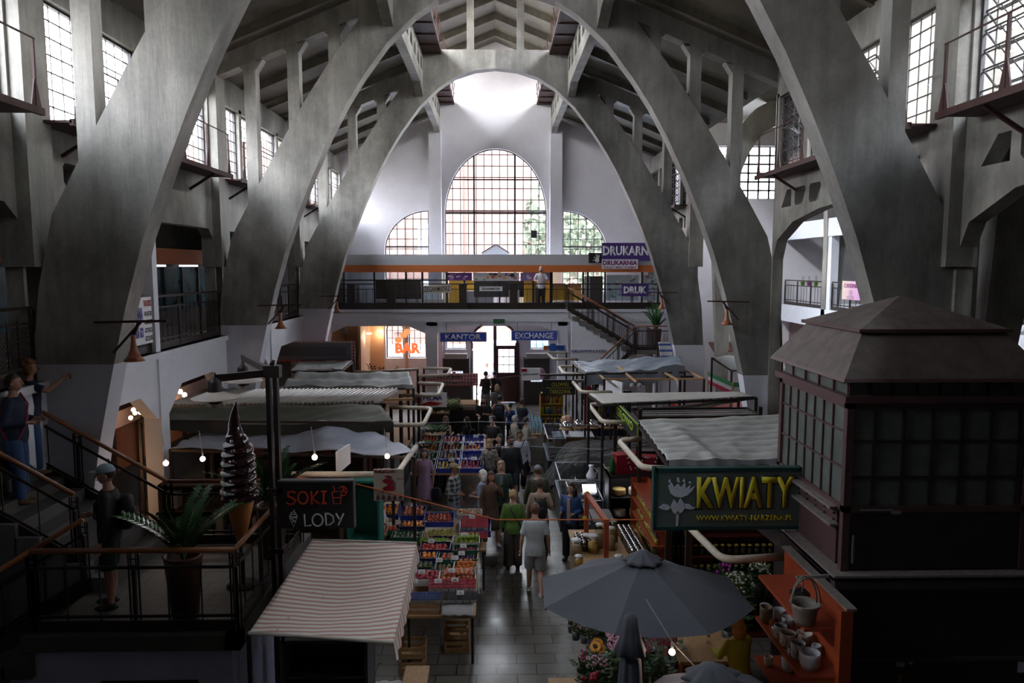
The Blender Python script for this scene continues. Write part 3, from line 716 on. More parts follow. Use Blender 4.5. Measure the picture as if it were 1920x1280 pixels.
m=MB(t.location); m.box((13.08,yB,zB),(13.1,yA,zA)); m.build('sheet',gm,t)
ly=(yA+yB)/2
text('CUKIERNIA',t,MAG,(13.07,ly,zA-.17),abs(yA-yB)*.8,.16,rot=(R(90),0,R(-90)),org=t.location)
for k in range(5): text(['TORTY','CIASTA','LODY','KAWA I HERBATA','ZAPRASZAMY'][k],t,MAG,(13.07,ly,zA-.36-.07*k),abs(yA-yB)*(.2 if k<3 else .4),.03,rot=(R(90),0,R(-90)),org=t.location)
for k,(px,c) in enumerate(((1505,(.25,.45,.08)),(1517,(.55,.2,.4)),(1530,(.3,.5,.1)))):
    p=atX(px,532,13.1); m=MB(p); m.lathe([(.06,-.1),(.1,.1),(.11,.1)],p,12); o=m.build('hanging_pot',M(f'pot_colour_{k}',c,.5))
    h_=MB(p); h_.bar(p+Vector((0,.08,.08)),p+Vector((0,.05,.32)),.01); h_.bar(p+Vector((0,-.08,.08)),p+Vector((0,-.05,.32)),.01); h_.build('hook',IRON,o)
    tag(o,['green flowerpot hanging leftmost of three on the right gallery railing','pink flowerpot hanging between two green ones on the gallery railing','green flowerpot hanging nearest the white post of the right gallery'][k],'flowerpot')
# secondary arch of the side hall and a slanting buttress
m=MB()
pin=[(9.3+1.9*(1-math.cos(math.pi*k/16)),7.4+4.3*math.sin(math.pi*k/16)**.9) for k in range(17)]
pout=[(9.1-.55+2.65*(1-math.cos(math.pi*k/16)),7.4+5.3*math.sin(math.pi*k/16)**.85) for k in range(17)]
m.prism([(9.0,0),(9.3,0)]+pin+[(13.1,0),(13.4,0)]+pout[::-1],[],lambda u,v:(u,29.5,v),(0,.35,0))
struct(m.build(f'trim_{n}',GREY),'secondary concrete arch inside the right side hall'); n+=1
m=MB(); m.prism([(7.9,0),(8.3,0),(8.7,4.9),(9.1,7.6),(9.6,11.4),(8.9,11.4),(8.25,7.6),(8.1,4.9)],[],lambda u,v:(u,12.2,v),(0,.4,0)); m.box((7.55,12.2,0),(7.95,12.6,11.4))
struct(m.build(f'trim_{n}',GREY),'slanting concrete buttress leg at the right edge'); n+=1
# lower walls of the right side hall in painted plaster
m=MB(); m.box((13.5,8,0),(13.6,34,3.8)); struct(m.build('wall_right_low',M('maroon_wall',(.16,.1,.1),.7)),'dull maroon lower wall of the right side hall')
# --- end gallery
GY=30.7; GX0,GX1=-6.95,7.2
m=MB(); m.box((GX0,GY,4.15),(GX1,YE,4.45)); m.box((GX0,GY-.1,3.95),(GX1,GY+.25,4.45)); m.box((GX0,GY-.16,4.34),(GX1,GY+.25,4.47)); m.box((GX0,GY-.05,3.78),(2.95,GY+.2,3.98))
def hb_(x0,x1):
    m.prism([(x0,3.45),(x0+.25,3.55),(x0+.8,3.8),(x1-.8,3.8),(x1-.25,3.55),(x1,3.45),(x1,4.0),(x0,4.0)],[],lambda u,v:(u,GY-.02,v),(0,.25,0))
hb_(-6.9,-2.85); hb_(-2.4,2.6); hb_(2.95,6.9)
m.box((-2.87,GY-.05,0),(-2.42,GY+.3,3.95)); m.box((2.55,GY-.05,0),(2.97,GY+.3,3.95)); m.box((6.6,GY-.05,0),(6.95,GY+.3,3.95))
struct(m.build('floor_gallery_end',WHITE),'white gallery slab with haunched beam and posts across the end wall')
DPLATE=.28
railing('long iron mesh railing on the end gallery, left of the stair head',(GX0+.1,GY-.1,4.45),(2.85,GY-.1,4.45),1.05,False,mesh=True,post=1.15,skirt=.42)
railing('short dark iron railing on the end gallery, right of the stair head',(2.95,GY-.1,4.45),(GX1-.3,GY-.1,4.45),1.05,False,mesh=False,post=1.15,skirt=.42)
# dark brown post panels on the railing
for k,x in enumerate((-5.9,-4.25,-1.35,.72)):
    t=thing('post_panel',['brown sheet panel on the end gallery railing, leftmost','brown sheet panel on the gallery railing in front of the shutter','brown sheet panel on the gallery railing between the two watchmaker signs','brown sheet panel on the gallery railing left of the leaning man'][k],'panel',(x,GY-.14,4.5))
    m=MB(t.location); m.box((x-.16,GY-.17,4.5),(x+.16,GY-.13,5.48)); m.build('sheet',DARK,t)
    m=MB(t.location); m.box((x-.18,GY-.19,5.46),(x+.18,GY-.11,5.5)); m.build('cap',IRON,t)
# shop unit on the end gallery
SY=32.2
t=thing('gallery_kiosk_row','row of glazed shops under a white and orange fascia on the end gallery','shop front',(0,SY,4.45))
m=MB(t.location); m.box((-6.9,SY-.25,6.27),(7.0,SY-.15,6.72)); m.box((-6.9,SY-.15,6.2),(7.0,YE-.35,6.27))
for x in (-5.3,-3.6,-1.9,-.2,1.4,3.1,4.8): m.box((x,SY-.262,6.27),(x+.012,SY-.25,6.72))
m.build('white_fascia',M('fascia_white',(.55,.56,.6),.5),t)
m=MB(t.location); m.box((-6.9,SY-.28,5.97),(7.0,SY-.12,6.27)); m.build('orange_fascia',ORANGEP,t)
m=MB(t.location)
for x in (-6.5,-5.2,-3.85,-3.15,-2.1,-1.35,.15,1.6,2.35,2.4,3.75,3.95,4.7,6.3,7.0): m.box((x-.04,SY-.06,4.45),(x+.04,SY+.02,5.97))
m.box((-6.9,SY-.06,5.6),(-2.1,SY+.02,5.66)); m.build('frame',M('shop_frame_black',(.02,.018,.02),.4),t)
m=MB(t.location); m.box((-6.9,SY-.02,4.45),(-2.1,SY,5.97)); m.build('shop_window',SHOPGLASS,t)
m=MB(t.location); m.box((-5.15,SY-.05,4.82),(-3.2,SY-.03,5.62)); m.build('roller_shutter',SHUT,t)
m=MB(t.location); m.box((-5.15,SY-.03,4.45),(-2.2,SY-.01,4.8)); m.build('plinth',M('cream_panel',(.4,.38,.36),.6),t)
YEL=M('mustard_wall',(.5,.3,.03),.6)
m=MB(t.location); m.box((-2.1,SY+1.2,4.45),(-.9,SY+1.25,5.6)); m.build('mustard_partition',YEL,t); m=MB(t.location); m.box((1.2,SY+.5,4.45),(2.45,SY+.55,5.97)); m.build('mustard_partition',YEL,t); m=MB(t.location); m.box((2.45,SY+.1,4.75),(3.7,SY+.14,5.3)); m.build('mustard_partition',YEL,t)
m=MB(t.location); m.box((2.45,SY+.08,5.3),(3.7,SY+.14,5.45)); m.box((1.62,SY-.03,4.45),(2.3,SY+.0,4.72)); m.build('brown_panel',M('tan_panel',(.3,.14,.07),.6),t)
m=MB(t.location); m.box((-.95,SY-.03,4.9),(1.2,SY,5.6)); m.build('dark_panel',M('shop_dark_panel',(.05,.045,.045),.5),t); m=MB(t.location); m.box((4.0,SY-.03,4.45),(4.6,SY,5.8)); m.build('dark_panel',M('shop_dark_panel',(.05,.045,.045),.5),t)
m=MB(t.location); m.box((3.8,SY-.05,4.45),(4.05,SY-.03,5.8)); m.box((1.3,SY-.05,4.45),(2.2,SY-.03,4.72)); m.box((2.5,SY-.05,4.45),(3.6,SY-.03,4.72)); m.build('patterned_panel',M('speckle_panel',(.45,.45,.45),.6,var=.8,scale=25),t)
m=MB(t.location); m.box((-1.35,SY+.4,4.45),(-.1,SY+.9,5.15)); m.box((.55,SY-.3,4.45),(1.0,SY+.3,5.2)); m.box((4.15,SY-.01,5.0),(4.6,SY+.01,5.8)); m.build('counter',M('shop_counter_grey',(.35,.36,.38),.5),t)
# poster strips under the fascia (plain coloured advertising)
pal=[(.2,.03,.25),(.4,.25,.4),(.55,.5,.55),(.05,.3,.08),(.45,.12,.08),(.08,.18,.4),(.6,.55,.5)]
def posters(label,x0,x1,z0,z1,cols,seed,y=SY-.13):
    t=thing('poster_strip',label,'poster',((x0+x1)/2,y,z0)); rr=random.Random(seed)
    m=MB(t.location); m.box((x0,y,z0),(x1,y+.02,z1)); m.build('sheet',M('poster_ground_%d'%seed,cols[0],.5),t)
    for c in cols[1:]:
        m=MB(t.location)
        for k in range(5):
            a=rr.uniform(x0,x1-.2); b=rr.uniform(z0+.02,z1-.1); w_=rr.uniform(.06,.22); h_=rr.uniform(.05,.16)
            pts=[(a+w_/2+w_/2*math.cos(6.28*q/9),min(z1-.01,max(z0+.01,b+h_/2+h_/2*math.sin(6.28*q/9)))) for q in range(9)]
            m.prism(pts,[],lambda u,v:(u,y-.004-.002*k,v),(0,.003,0))
        m.build('print_patch',M('ink_%d_%d_%d'%tuple(int(99*v) for v in c),c,.5),t)
    return t
posters('purple picture strip under the orange fascia, leftmost of the advertising strips',-2.08,-1.02,5.62,5.95,[(.12,.03,.2),(.35,.2,.4),(.6,.55,.6)],1)
posters('pale advertising strip with red, green and blue blots under the orange fascia',-.98,1.0,5.6,5.95,[(.55,.53,.55),(.5,.1,.08),(.06,.3,.1),(.1,.15,.5),(.6,.3,.1)],2)
posters('violet drinks advertising strip beside the mustard door',1.05,2.3,5.6,5.95,[(.2,.15,.35),(.5,.5,.6),(.5,.1,.3),(.1,.3,.4)],3)
for k,(x0,x1,s_) in enumerate(((4.75,6.15,4),(6.35,7.0,5))):
    posters(['photo printing poster wall behind the purple print sign','pale price poster at the right end of the end gallery'][k],x0,x1,4.75,5.85,[(.3,.36,.38),(.1,.12,.16),(.3,.12,.1),(.12,.2,.35),(.5,.5,.5)],s_,SY-.04)
def tsign(name,label,px0,px1,py0,py1,Y,mat,texts,**k):
    a=atY(px0,py0,Y); b=atY(px1,py1,Y)
    W=b.x-a.x; Hh=a.z-b.z
    tx=[(s_,mt,(a.x+W*cx,a.z-Hh*cy),W*w_,Hh*h_,bd) for s_,mt,cx,cy,w_,h_,bd in texts]
    return sign(name,label,(a.x,Y,b.z),(b.x,Y+.04,a.z),None,mat,tx,**k)
tsign('gallery_sign','tilted cream watchmaker sign on the gallery railing, left of the white one',794,846,534,549,GY-.17,M('cream_sign',(.6,.55,.47),.6),[('ZEGARMISTRZ',BLK,.5,.5,.94,.62,.012)]).rotation_euler=(0,R(-2.5),0)
tsign('gallery_sign','small white watchmaker sign on the gallery railing',899,942,537,545.5,GY-.17,M('bright_sign_white',(.85,.87,.9),.5),[('ZEGARMISTRZ',BLK,.5,.5,.82,.5,.03)])
LW=M('letter_white_grey',(.6,.62,.68),.5)
tsign('print_shop_sign','big purple print shop sign above the fascia, topmost of the print signs',1129,1224,455,488,SY-.5,PURP,[('DRUKARNIA',SWHITE,.56,.45,1.08,.55,.035)])
tsign('print_shop_sign','magenta lettered print shop sign overlapping the orange fascia',1129,1196,486,504,SY-.56,SWHITE,[('DRUKARNIA',MAG,.5,.36,.96,.5,.04),('WIELKI I MAŁY FORMAT',MAG,.5,.84,.94,.2,.02)])
tsign('print_shop_sign','purple sign with four white letters on the right gallery railing',1166,1216,532,555,GY-.3,PURP,[('DRUK',SWHITE,.5,.5,.86,.6,.05)])
tsign('hand_sign','black sign with a white open hand beside the big purple sign',1104,1128,474,493,SY-.5,BLACK,[])
o=[x for x in C.objects if x.name.startswith('hand_sign')][0]; m=MB(o.location); hp=atY(1120,492,SY-.52)
for k,(dx,dz) in enumerate(((-.14,.24),(-.05,.34),(.03,.35),(.1,.31),(-.2,.1))): m.bar(hp+Vector((0,0,.08)),hp+Vector((dx,0,dz)),.045,.03)
m.ell(hp+Vector((0,0,.1)),(.09,.02,.1)); m.build('hand_emblem',SWHITE,o)
# hanging blue signs
for nm,a,b,lb in (('KANTOR',825,912,'blue hanging sign with white slab letters, left of the entrance'),('EXCHANGE',959,1045,'blue hanging sign with white slab letters, right of the entrance')):
    t=tsign('hanging_sign',lb,a,b,620 if nm!='KANTOR' else 623,638 if nm!='KANTOR' else 640,GY-.1,BLUE,[(nm,SWHITE,.5,.5,.84 if nm!='KANTOR' else .78,.62,.03)],frame=M('sign_edge_grey',(.3,.33,.4),.5))
    m=MB(t.location); 
    for dx in (-.7,.7): m.bar(t.location+Vector((dx,0,.3)),t.location+Vector((dx,.02,.75)),.015)
    m.build('hanger',IRON,t)
GREEN=M('exit_green',(.015,.12,.04),.4)
tsign('exit_sign','small green emergency exit sign over the entrance',925,946,598,606,GY-.15,GREEN,[('WYJŚCIE',M('exit_letter',(.3,.5,.35),.5),.5,.3,.8,.3,.02),('EWAKUACYJNE',MATS['exit_letter'],.5,.72,.85,.25,.02)])
t=tsign('bank_sign','round blue and orange bank machine sign beside the right pillar',1019,1053,648,656,GY-.1,M('bank_orange',(.5,.13,.02),.5),[])
m=MB(t.location); q=atY(1047,652,GY-.12); m.box((q.x-.2,q.y,q.z-.1),(q.x+.25,q.y+.03,q.z+.1)); q=atY(1037,652,GY-.14)
m.prism([(q.x+.18*math.cos(a*.3927),q.z+.18*math.sin(a*.3927)) for a in range(16)],[],lambda u,v:(u,GY-.15,v),(0,.05,0)); m.build('blue_disc',M('bank_blue',(.02,.1,.4),.5),t)
# bar letters (lit red)
REDL=M('neon_red_letters',(.9,.06,.02),.4,emit=5,ecol=(1,.07,.02))
t=thing('bar_sign','glowing red letters spelling bar in front of the arched windows','sign',tuple(atY(765,662,GY+.6)))
a=atY(741,643,GY+.6); b=atY(789,662,GY+.6)
text('BAR',t,REDL,((a.x+b.x)/2,GY+.6,(a.z+b.z)/2),b.x-a.x,a.z-b.z,bold=.05,ext=.06,org=t.location)
m=MB(t.location); m.bar((a.x,GY+.66,(a.z+b.z)/2),(b.x,GY+.66,(a.z+b.z)/2),.02); m.build('mounting_bar',IRON,t)
LAMPG=M('rattan_glow',(.8,.35,.12),.5,emit=1.1,ecol=(1,.45,.15))
for k,(px,py) in enumerate(((747,637),(757,628),(763,622))):
    p=atY(px,py,GY+.8+.3*k); t=thing('pendant_lamp',['woven amber pendant lamp hanging lowest above the bar','woven amber pendant lamp hanging between two others above the bar','woven amber pendant lamp hanging highest above the bar'][k],'lamp',p)
    m=MB(p); m.lathe([(.06,.12),(.12,.09),(.15,.01),(.13,-.07),(.08,-.11)],p,14); m.build('shade',LAMPG,t)
    m=MB(p); m.bar(p+Vector((0,0,.17)),Vector((p.x,p.y,3.8)),.012); m.build('cord',IRON,t)
# warm bar niche walls
WARM=M('warm_plaster',(.55,.34,.2),.7)
m=MB(); m.box((-6.9,YE-.06,0),(-5.1,YE,3.8)); m.box((-4.15,YE-.06,0),(-4.03,YE,3.8)); m.box((-3.15,YE-.06,0),(-2.95,YE,3.8)); m.box((-6.95,YE-3.2,0),(-6.9,YE,3.8)); m.box((-5.8,YE-2.6,0),(-5.7,YE-.05,3.8))
struct(m.build('wall_bar',WARM),'warm plaster walls of the bar niche')
SPOT=M('spot_glow',(1,.85,.65),.4,emit=14,ecol=(1,.8,.55))
for k,(px,py) in enumerate(((692,625),(712,620))):
    p=atY(px,py,YE-.3-1.4*(1-k)); m=MB(p); m.box((p.x-.1,p.y-.05,p.z-.03),(p.x+.1,p.y+.05,p.z+.03)); o=m.build('wall_spot',SPOT); tag(o,['wall light nearer the camera in the bar niche','wall light deeper in the bar niche beside the arched window'][k],'wall light')
    l=bpy.data.lights.new('wall_spot_light','POINT'); l.energy=25; l.color=(1,.75,.5); l.shadow_soft_size=.05; lo_=bpy.data.objects.new('wall_spot_light',l); C.objects.link(lo_); lo_.location=p+Vector((0,0,-.15))
# exchange booths either side of the entrance
for k,(x0,x1,lb) in enumerate(((-2.4,-1.2,'dark exchange booth front with lit posters, left of the entrance'),(1.25,2.38,'dark exchange booth front with lit posters, right of the entrance'))):
    t=thing('exchange_booth',lb,'booth',((x0+x1)/2,YE-.6,0))
    m=MB(t.location); m.prism([(x0,0),(x1,0),(x1,2.1),(x0,2.1)],[[(x0+.3,1.0),(x1-.3,1.0),(x1-.3,1.55),(x0+.3,1.55)]],lambda u,v:(u,YE-.65,v),(0,.5,0)); m.build('front',DARK,t)
    m=MB(t.location); m.box((x0+.1,YE-.8,2.1),(x1-.1,YE-.4,2.32)); m.build('air_conditioner',M('aircon_grey',(.3,.29,.27),.5),t)
    m=MB(t.location); rr=random.Random(k)
    for a in range(5):
        for b in range(2): m.box((x0+.33+a*.12,YE-.62,1.04+b*.26),(x0+.42+a*.12,YE-.6,1.25+b*.26))
    m.build('lit_poster',M('lit_poster',(.8,.85,.9),.5,emit=2.5,ecol=(.7,.8,1)),t)
    m=MB(t.location); m.box((x0+.45,YE-.66,1.3),(x0+.58,YE-.64,1.5)); m.build('red_notice',M('notice_red',(.5,.04,.04),.5),t)
# staircase at the end: white side wall, treads, railings
SXA,SZA,SXB,SZB=2.95,4.45,5.45,2.95
ns=9
t=thing('staircase','white walled staircase descending from the end gallery to a landing on the right','staircase',(4,29.6,0))
m=MB(t.location); m.prism([(2.95,0),(5.55,0),(5.55,2.6),(5.45,2.9),(2.95,4.3)],[],lambda u,v:(u,29.0,v),(0,.12,0)); m.build('side_wall',WHITE,t)
m=MB(t.location); 
for k in range(ns):
    x=lerp(SXA,SXB,k/ns); z=lerp(SZA,SZB,(k+1)/ns); m.box((x,28.9,z-.17),(x+2.5/ns+.03,30.5,z))
m.box((5.4,28.9,2.8),(6.9,30.5,2.95)); m.build('steps',M('stone_step',(.17,.165,.15),.6,var=.2),t)
m=MB(t.location)
for k in range(10):
    x=lerp(5.4,3.3,k/10); z=lerp(2.95,1.2,(k+1)/10); m.box((x-.24,27.6,z-.17),(x,28.8,z))
m.build('lower_steps',MATS['stone_step'],t)
railing('sloping railing of the end staircase, upper flight front side',(2.95,28.95,4.4),(5.4,28.95,2.95),.95,post=.8)
railing('sloping railing of the end staircase, upper flight rear side',(2.95,30.45,4.4),(5.4,30.45,2.95),.95,post=.8)
railing('sloping railing of the end staircase, lower flight',(5.4,28.8,2.95),(3.3,27.7,1.2),.95,post=.8)
railing('short level railing on the landing of the end staircase',(5.5,28.9,2.95),(6.9,28.9,2.95),.95,post=.7)
tsign('currency_sign','white lettered strip reading Geldwechsel on the white stair wall',1068,1142,655,660,28.95,WHITE,[('GELDWECHSEL',M('letter_navy',(.03,.05,.2),.5),.5,.5,.95,.9,.02)])
# loudspeaker horns on the arch feet
HORN=M('copper_horn',(.38,.13,.06),.45,var=.2)
def horn(label,px,py,Y,sg,sc=1):
    p=atY(px,py,Y); t=thing('loudspeaker_horn',label,'loudspeaker',p)
    m=MB(p); m.lathe([(.03,.22),(.035,.1),(.05,0),(.09,-.1),(.15,-.17),(.13,-.17),(.04,0)],p,14); m.build('horn',HORN,t)
    m=MB(p); m.bar(p+Vector((0,0,.2)),p+Vector((.1*sg,0,.42)),.04); m.bar(p+Vector((-.3*sg,0,-.05)),p+Vector((.12*sg,0,.4)),.03); m.bar(p+Vector((-.55*sg,0,.4)),p+Vector((.5*sg,0,.42)),.035); m.build('bracket',RUST,t)
horn('copper horn loudspeaker at the foot of the nearest left arch',251,655,11.0,1)
horn('copper horn loudspeaker on the second left arch',526,603,18.5,1)
horn('copper horn loudspeaker near the third left arch by the end gallery',632,577,26.0,1)
horn('copper horn loudspeaker on the right end of the end gallery',1241,570,26.0,-1)
horn('copper horn loudspeaker on the second right arch',1363,596,18.5,-1)
# banners at the left gallery
a=atX(285,575,-6.8)
t=thing('gallery_banner','white shop banner with blue letters and red heading on the left gallery railing','banner',(-6.76,13.2,4.75))
ya,yb=atX(232,560,-6.76).y,atX(283,560,-6.76).y
m=MB(t.location); m.box((-6.78,ya,4.72),(-6.76,yb,5.62)); m.build('sheet',SWHITE,t)
cyb=(ya+yb)/2; NAVY=M('letter_blue',(.08,.06,.32),.5)
text('KRAWIECTWA',t,NAVY,(-6.75,lerp(ya,yb,.3),5.3),(yb-ya)*.66,.26,rot=(R(90),0,R(90)),bold=.03,org=t.location)
text('GALANTERIA GO',t,NAVY,(-6.75,lerp(ya,yb,.3),4.95),(yb-ya)*.66,.2,rot=(R(90),0,R(90)),bold=.03,org=t.location)
text('TU KUPISZ',t,M('letter_red',(.4,.02,.03),.5),(-6.75,lerp(ya,yb,.83),5.5),(yb-ya)*.3,.12,rot=(R(90),0,R(90)),bold=.02,org=t.location)
for k,s_ in enumerate(('-PLASTIK','-GARNKI','-SZTUCCE','-SZCZOTKI')): text(s_,t,BLK,(-6.75,lerp(ya,yb,.83),5.3-.16*k),(yb-ya)*.3,.09,rot=(R(90),0,R(90)),bold=.01,org=t.location)

# small things on the shop roof of the end gallery
g0,g1,g2=atY(903,474,SY+.6),atY(955,474,SY+.6),atY(930,458,SY+.6)
t=thing('skylight_gable','small white gabled skylight on the roof of the end gallery shops','skylight',((g0.x+g1.x)/2,SY+.6,g0.z))
m=MB(t.location); m.prism([(g0.x,g0.z-.12),(g1.x,g0.z-.12),(g1.x,g0.z),(g2.x,g2.z),(g0.x,g0.z)],[],lambda u,v:(u,SY+.6,v),(0,.5,0)); m.build('gable',WHITE,t)
for a,b in ((g0,g2),(g2,g1)): m=MB(t.location); m.bar(a,b,.04); m.build('edge_bar',IRON,t)
q=atY(1001,439,YE-.5); t=thing('hanging_speaker','small dark box speaker hanging before the great window','loudspeaker',q); m=MB(q); m.box((q.x-.13,q.y-.1,q.z-.16),(q.x+.13,q.y+.1,q.z+.16)); m.build('box',BLACK,t)
m=MB(q); m.bar(q,Vector((q.x,YE+.1,q.z+.05)),.04); m.build('bracket',IRON,t)
for k,(px,a,b) in enumerate(((983,474,452),(992,474,452),(1004,474,458),(1014,474,455))):
    p=atY(px,a,SY+.7); r_=atY(px,b,SY+.7); p.z-=.15; m=MB(p); m.bar(p,r_,.02); m.bar(r_+Vector((-.12,0,-.06)),r_+Vector((.12,0,-.06)),.012); o=m.build('antenna_rod',IRON); tag(o,'thin antenna rod standing on the gallery shop roof before the great window','antenna','antenna rods on the gallery shop roof')
# ================================================================ FOREGROUND: LANDING, STAIRS, LAMP, CONE, SIGNS
LZ=2.0; LX0,LX1,LY0,LY1=-5.3,-3.05,8.3,11.1
TILE=brick('landing_tiles',(.17,.16,.14),(.14,.13,.115),(.06,.055,.05),1,.35,.35,.006,.5)
STEP=M('stair_stone',(.07,.068,.065),.55,var=.2,scale=3)
t=thing('landing','raised tiled stair landing with white rendered base','landing',((LX0+LX1)/2,(LY0+LY1)/2,0))
m=MB(t.location); m.box((LX0,LY0+.05,LZ-.12),(LX1-.02,LY1,LZ)); m.build('tiled_floor',TILE,t)
m=MB(t.location); m.box((LX0-.1,LY0-.1,LZ-.16),(LX1+.12,LY0+.08,LZ+.02)); m.box((LX1-.05,LY0-.1,LZ-.16),(LX1+.12,LY1+.4,LZ+.02)); m.build('stone_kerb',STEP,t)
m=MB(t.location); m.prism([(LX0-2.9,0),(-1.9-1.2,0),(LX1,0),(LX1,LZ-.16),(LX0,LZ-.16),(LX0-2.9,.3)],[],lambda u,v:(u,LY0-.02,v),(0,.2,0)); m.box((LX1-.2,LY0+.19,0),(LX1,LY1+.3,LZ-.16)); m.build('base_wall',M('lilac_render',(.42,.43,.6),.7,var=.12,scale=2,bump=.3,bscale=30),t)
m=MB(t.location); m.box((-4.55,LY0-.05,.2),(-3.45,LY0-.01,1.45)); m.build('window_frame',IRON,t)
m=MB(t.location); m.box((-4.5,LY0-.06,.25),(-3.5,LY0-.045,1.38)); m.build('window_pane',M('dark_glass',(.03,.03,.035),.1),t)
# flight up to the left
rise=.6; XS=-5.0
t=thing('upper_flight','stone stair flight climbing left from the landing to the gallery','stairs',(-6.5,10.6,LZ))
m=MB(t.location)
nst=14; run=(4.5-LZ)/rise/nst; rr_=(4.5-LZ)/nst
for k in range(nst):
    x=XS-run*k; z=LZ+rr_*(k+1); m.box((x-run-.04,9.55,z-rr_*2.2),(x,11.12,z))
m.build('steps',STEP,t)
m=MB(t.location)
for k in range(nst):
    x=XS-run*k; z=LZ+rr_*(k+1); m.box((x-run,9.42,z-rr_*3.5),(x+.02,9.57,z+.02))
m.prism([(XS-.2,0),(XS-run*nst,0),(XS-run*nst,4.2),(XS-.2,LZ)],[],lambda u,v:(u,9.46,v),(0,.08,0)); m.build('stringer',M('stair_wall_white',(.2,.2,.22),.7),t)
# flight down to the left foreground
t=thing('lower_flight','stone stair flight going down left from the landing','stairs',(-6.4,8.9,0))
m=MB(t.location)
for k in range(8):
    x=LX0-.3*k; z=LZ-.18*(k+1); m.box((x-.34,8.2,z-.3),(x,9.42,z))
m.build('steps',STEP,t)
railing('nearest level railing on the landing with brown handrail',(LX0,LY0+.03,LZ),(LX1+.05,LY0+.03,LZ),.98,near=True,post=1.1)
railing('railing along the right edge of the landing below the ice cream',(LX1+.05,LY0+.03,LZ),(LX1+.05,LY1,LZ),.98,near=True,post=.9)
railing('rear level railing of the landing behind the ice cream',(LX1+.05,LY1,LZ),(XS+.05,LY1,LZ),.98,near=True,post=1.0)
railing('upward railing behind the couple climbing left from the landing',(XS+.05,LY1,LZ),(XS-3.9,LY1,LZ+rise*3.9),.98,near=True,post=1.15)
railing('upward railing in front of the couple on the stairs',(XS-.45,9.5,LZ+.3),(XS-3.2,9.5,LZ+.3+rise*2.75),.98,near=True,post=1.1)
railing('downward railing at the lower left corner',(LX0,LY0+.03,LZ),(LX0-2.0,LY0+.03,LZ-1.2),.98,near=True,post=1.1)
railing('downward railing between the two flights',(LX0,9.4,LZ),(LX0-1.6,9.4,LZ-.96),.98,near=True,post=1.1)
# ice cream
t=thing('ice_cream_sculpture','giant chocolate ice cream cone with painted-on highlights standing on the landing','sculpture',(-3.36,9.6,LZ))
b=Vector((-3.36,9.6,LZ)); 
CHOC=bpy.data.materials.new('chocolate_swirl'); CHOC.use_nodes=True; CHOC.node_tree.nodes['Principled BSDF'].inputs['Base Color'].default_value=(.035,.008,.01,1); CHOC.node_tree.nodes['Principled BSDF'].inputs['Roughness'].default_value=.12
CW=M('painted_highlight',(.95,.95,1),.2)  # window reflections on the swirl, painted on as pale faces
prof=[(.02,1.16),(.2,1.17),(.225,1.22),(.212,1.32),(.205,1.45),(.2,1.6),(.19,1.75),(.172,1.88),(.135,1.98),(.09,2.06),(.072,2.14),(.06,2.24),(.035,2.36),(.006,2.46)]
vs=[];fs=[];ms=[]; n_,rg=110,230
for i in range(rg+1):
    z=lerp(1.16,2.46,i/rg); r=.02
    for (r0,z0),(r1,z1) in zip(prof,prof[1:]):
        if z0<=z<=z1+1e-6: r=lerp(r0,r1,(z-z0)/(z1-z0)); break
    r*=1.08
    for j in range(n_):
        th=2*math.pi*j/n_; k=((z-1.16)/.125-th/(2*math.pi)); fr_=k%1
        lobe=math.sin(math.pi*fr_)**.6; a=.8+.2*lobe if z<2.0 else .9+.1*lobe
        rid=.035*abs(math.sin(9*(th)+(z-1.16)*38))
        sw=(.035*math.sin((z-1.9)*5.5) if z>1.9 else 0)
        vs.append((b.x+r*(a+rid)*math.cos(th)-sw,b.y+r*(a+rid)*math.sin(th),b.z+z))
for i in range(rg):
    z=lerp(1.16,2.46,(i+.5)/rg)
    for j in range(n_):
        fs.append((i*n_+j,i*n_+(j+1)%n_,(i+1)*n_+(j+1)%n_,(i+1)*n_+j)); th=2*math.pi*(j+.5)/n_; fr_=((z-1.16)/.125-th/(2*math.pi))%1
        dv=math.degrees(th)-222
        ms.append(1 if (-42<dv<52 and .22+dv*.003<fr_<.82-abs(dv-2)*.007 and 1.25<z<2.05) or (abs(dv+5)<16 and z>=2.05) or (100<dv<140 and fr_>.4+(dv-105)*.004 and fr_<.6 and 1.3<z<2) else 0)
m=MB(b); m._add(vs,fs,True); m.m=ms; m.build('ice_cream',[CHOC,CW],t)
m=MB(b); m.lathe([(.04,.55),(.05,.58),(.13,.92),(.185,1.18),(.15,1.19),(.1,.9)],b,24,fn=lambda th,i:1+.03*math.sin(th*3+i*2)); m.build('waffle_cone',M('waffle',(.55,.2,.05),.45,var=.15),t)
m=MB(b); m.lathe([(.035,0),(.035,.58)],b,12); m.lathe([(.2,0),(.2,.03)],b,16); m.build('stand',IRON,t)
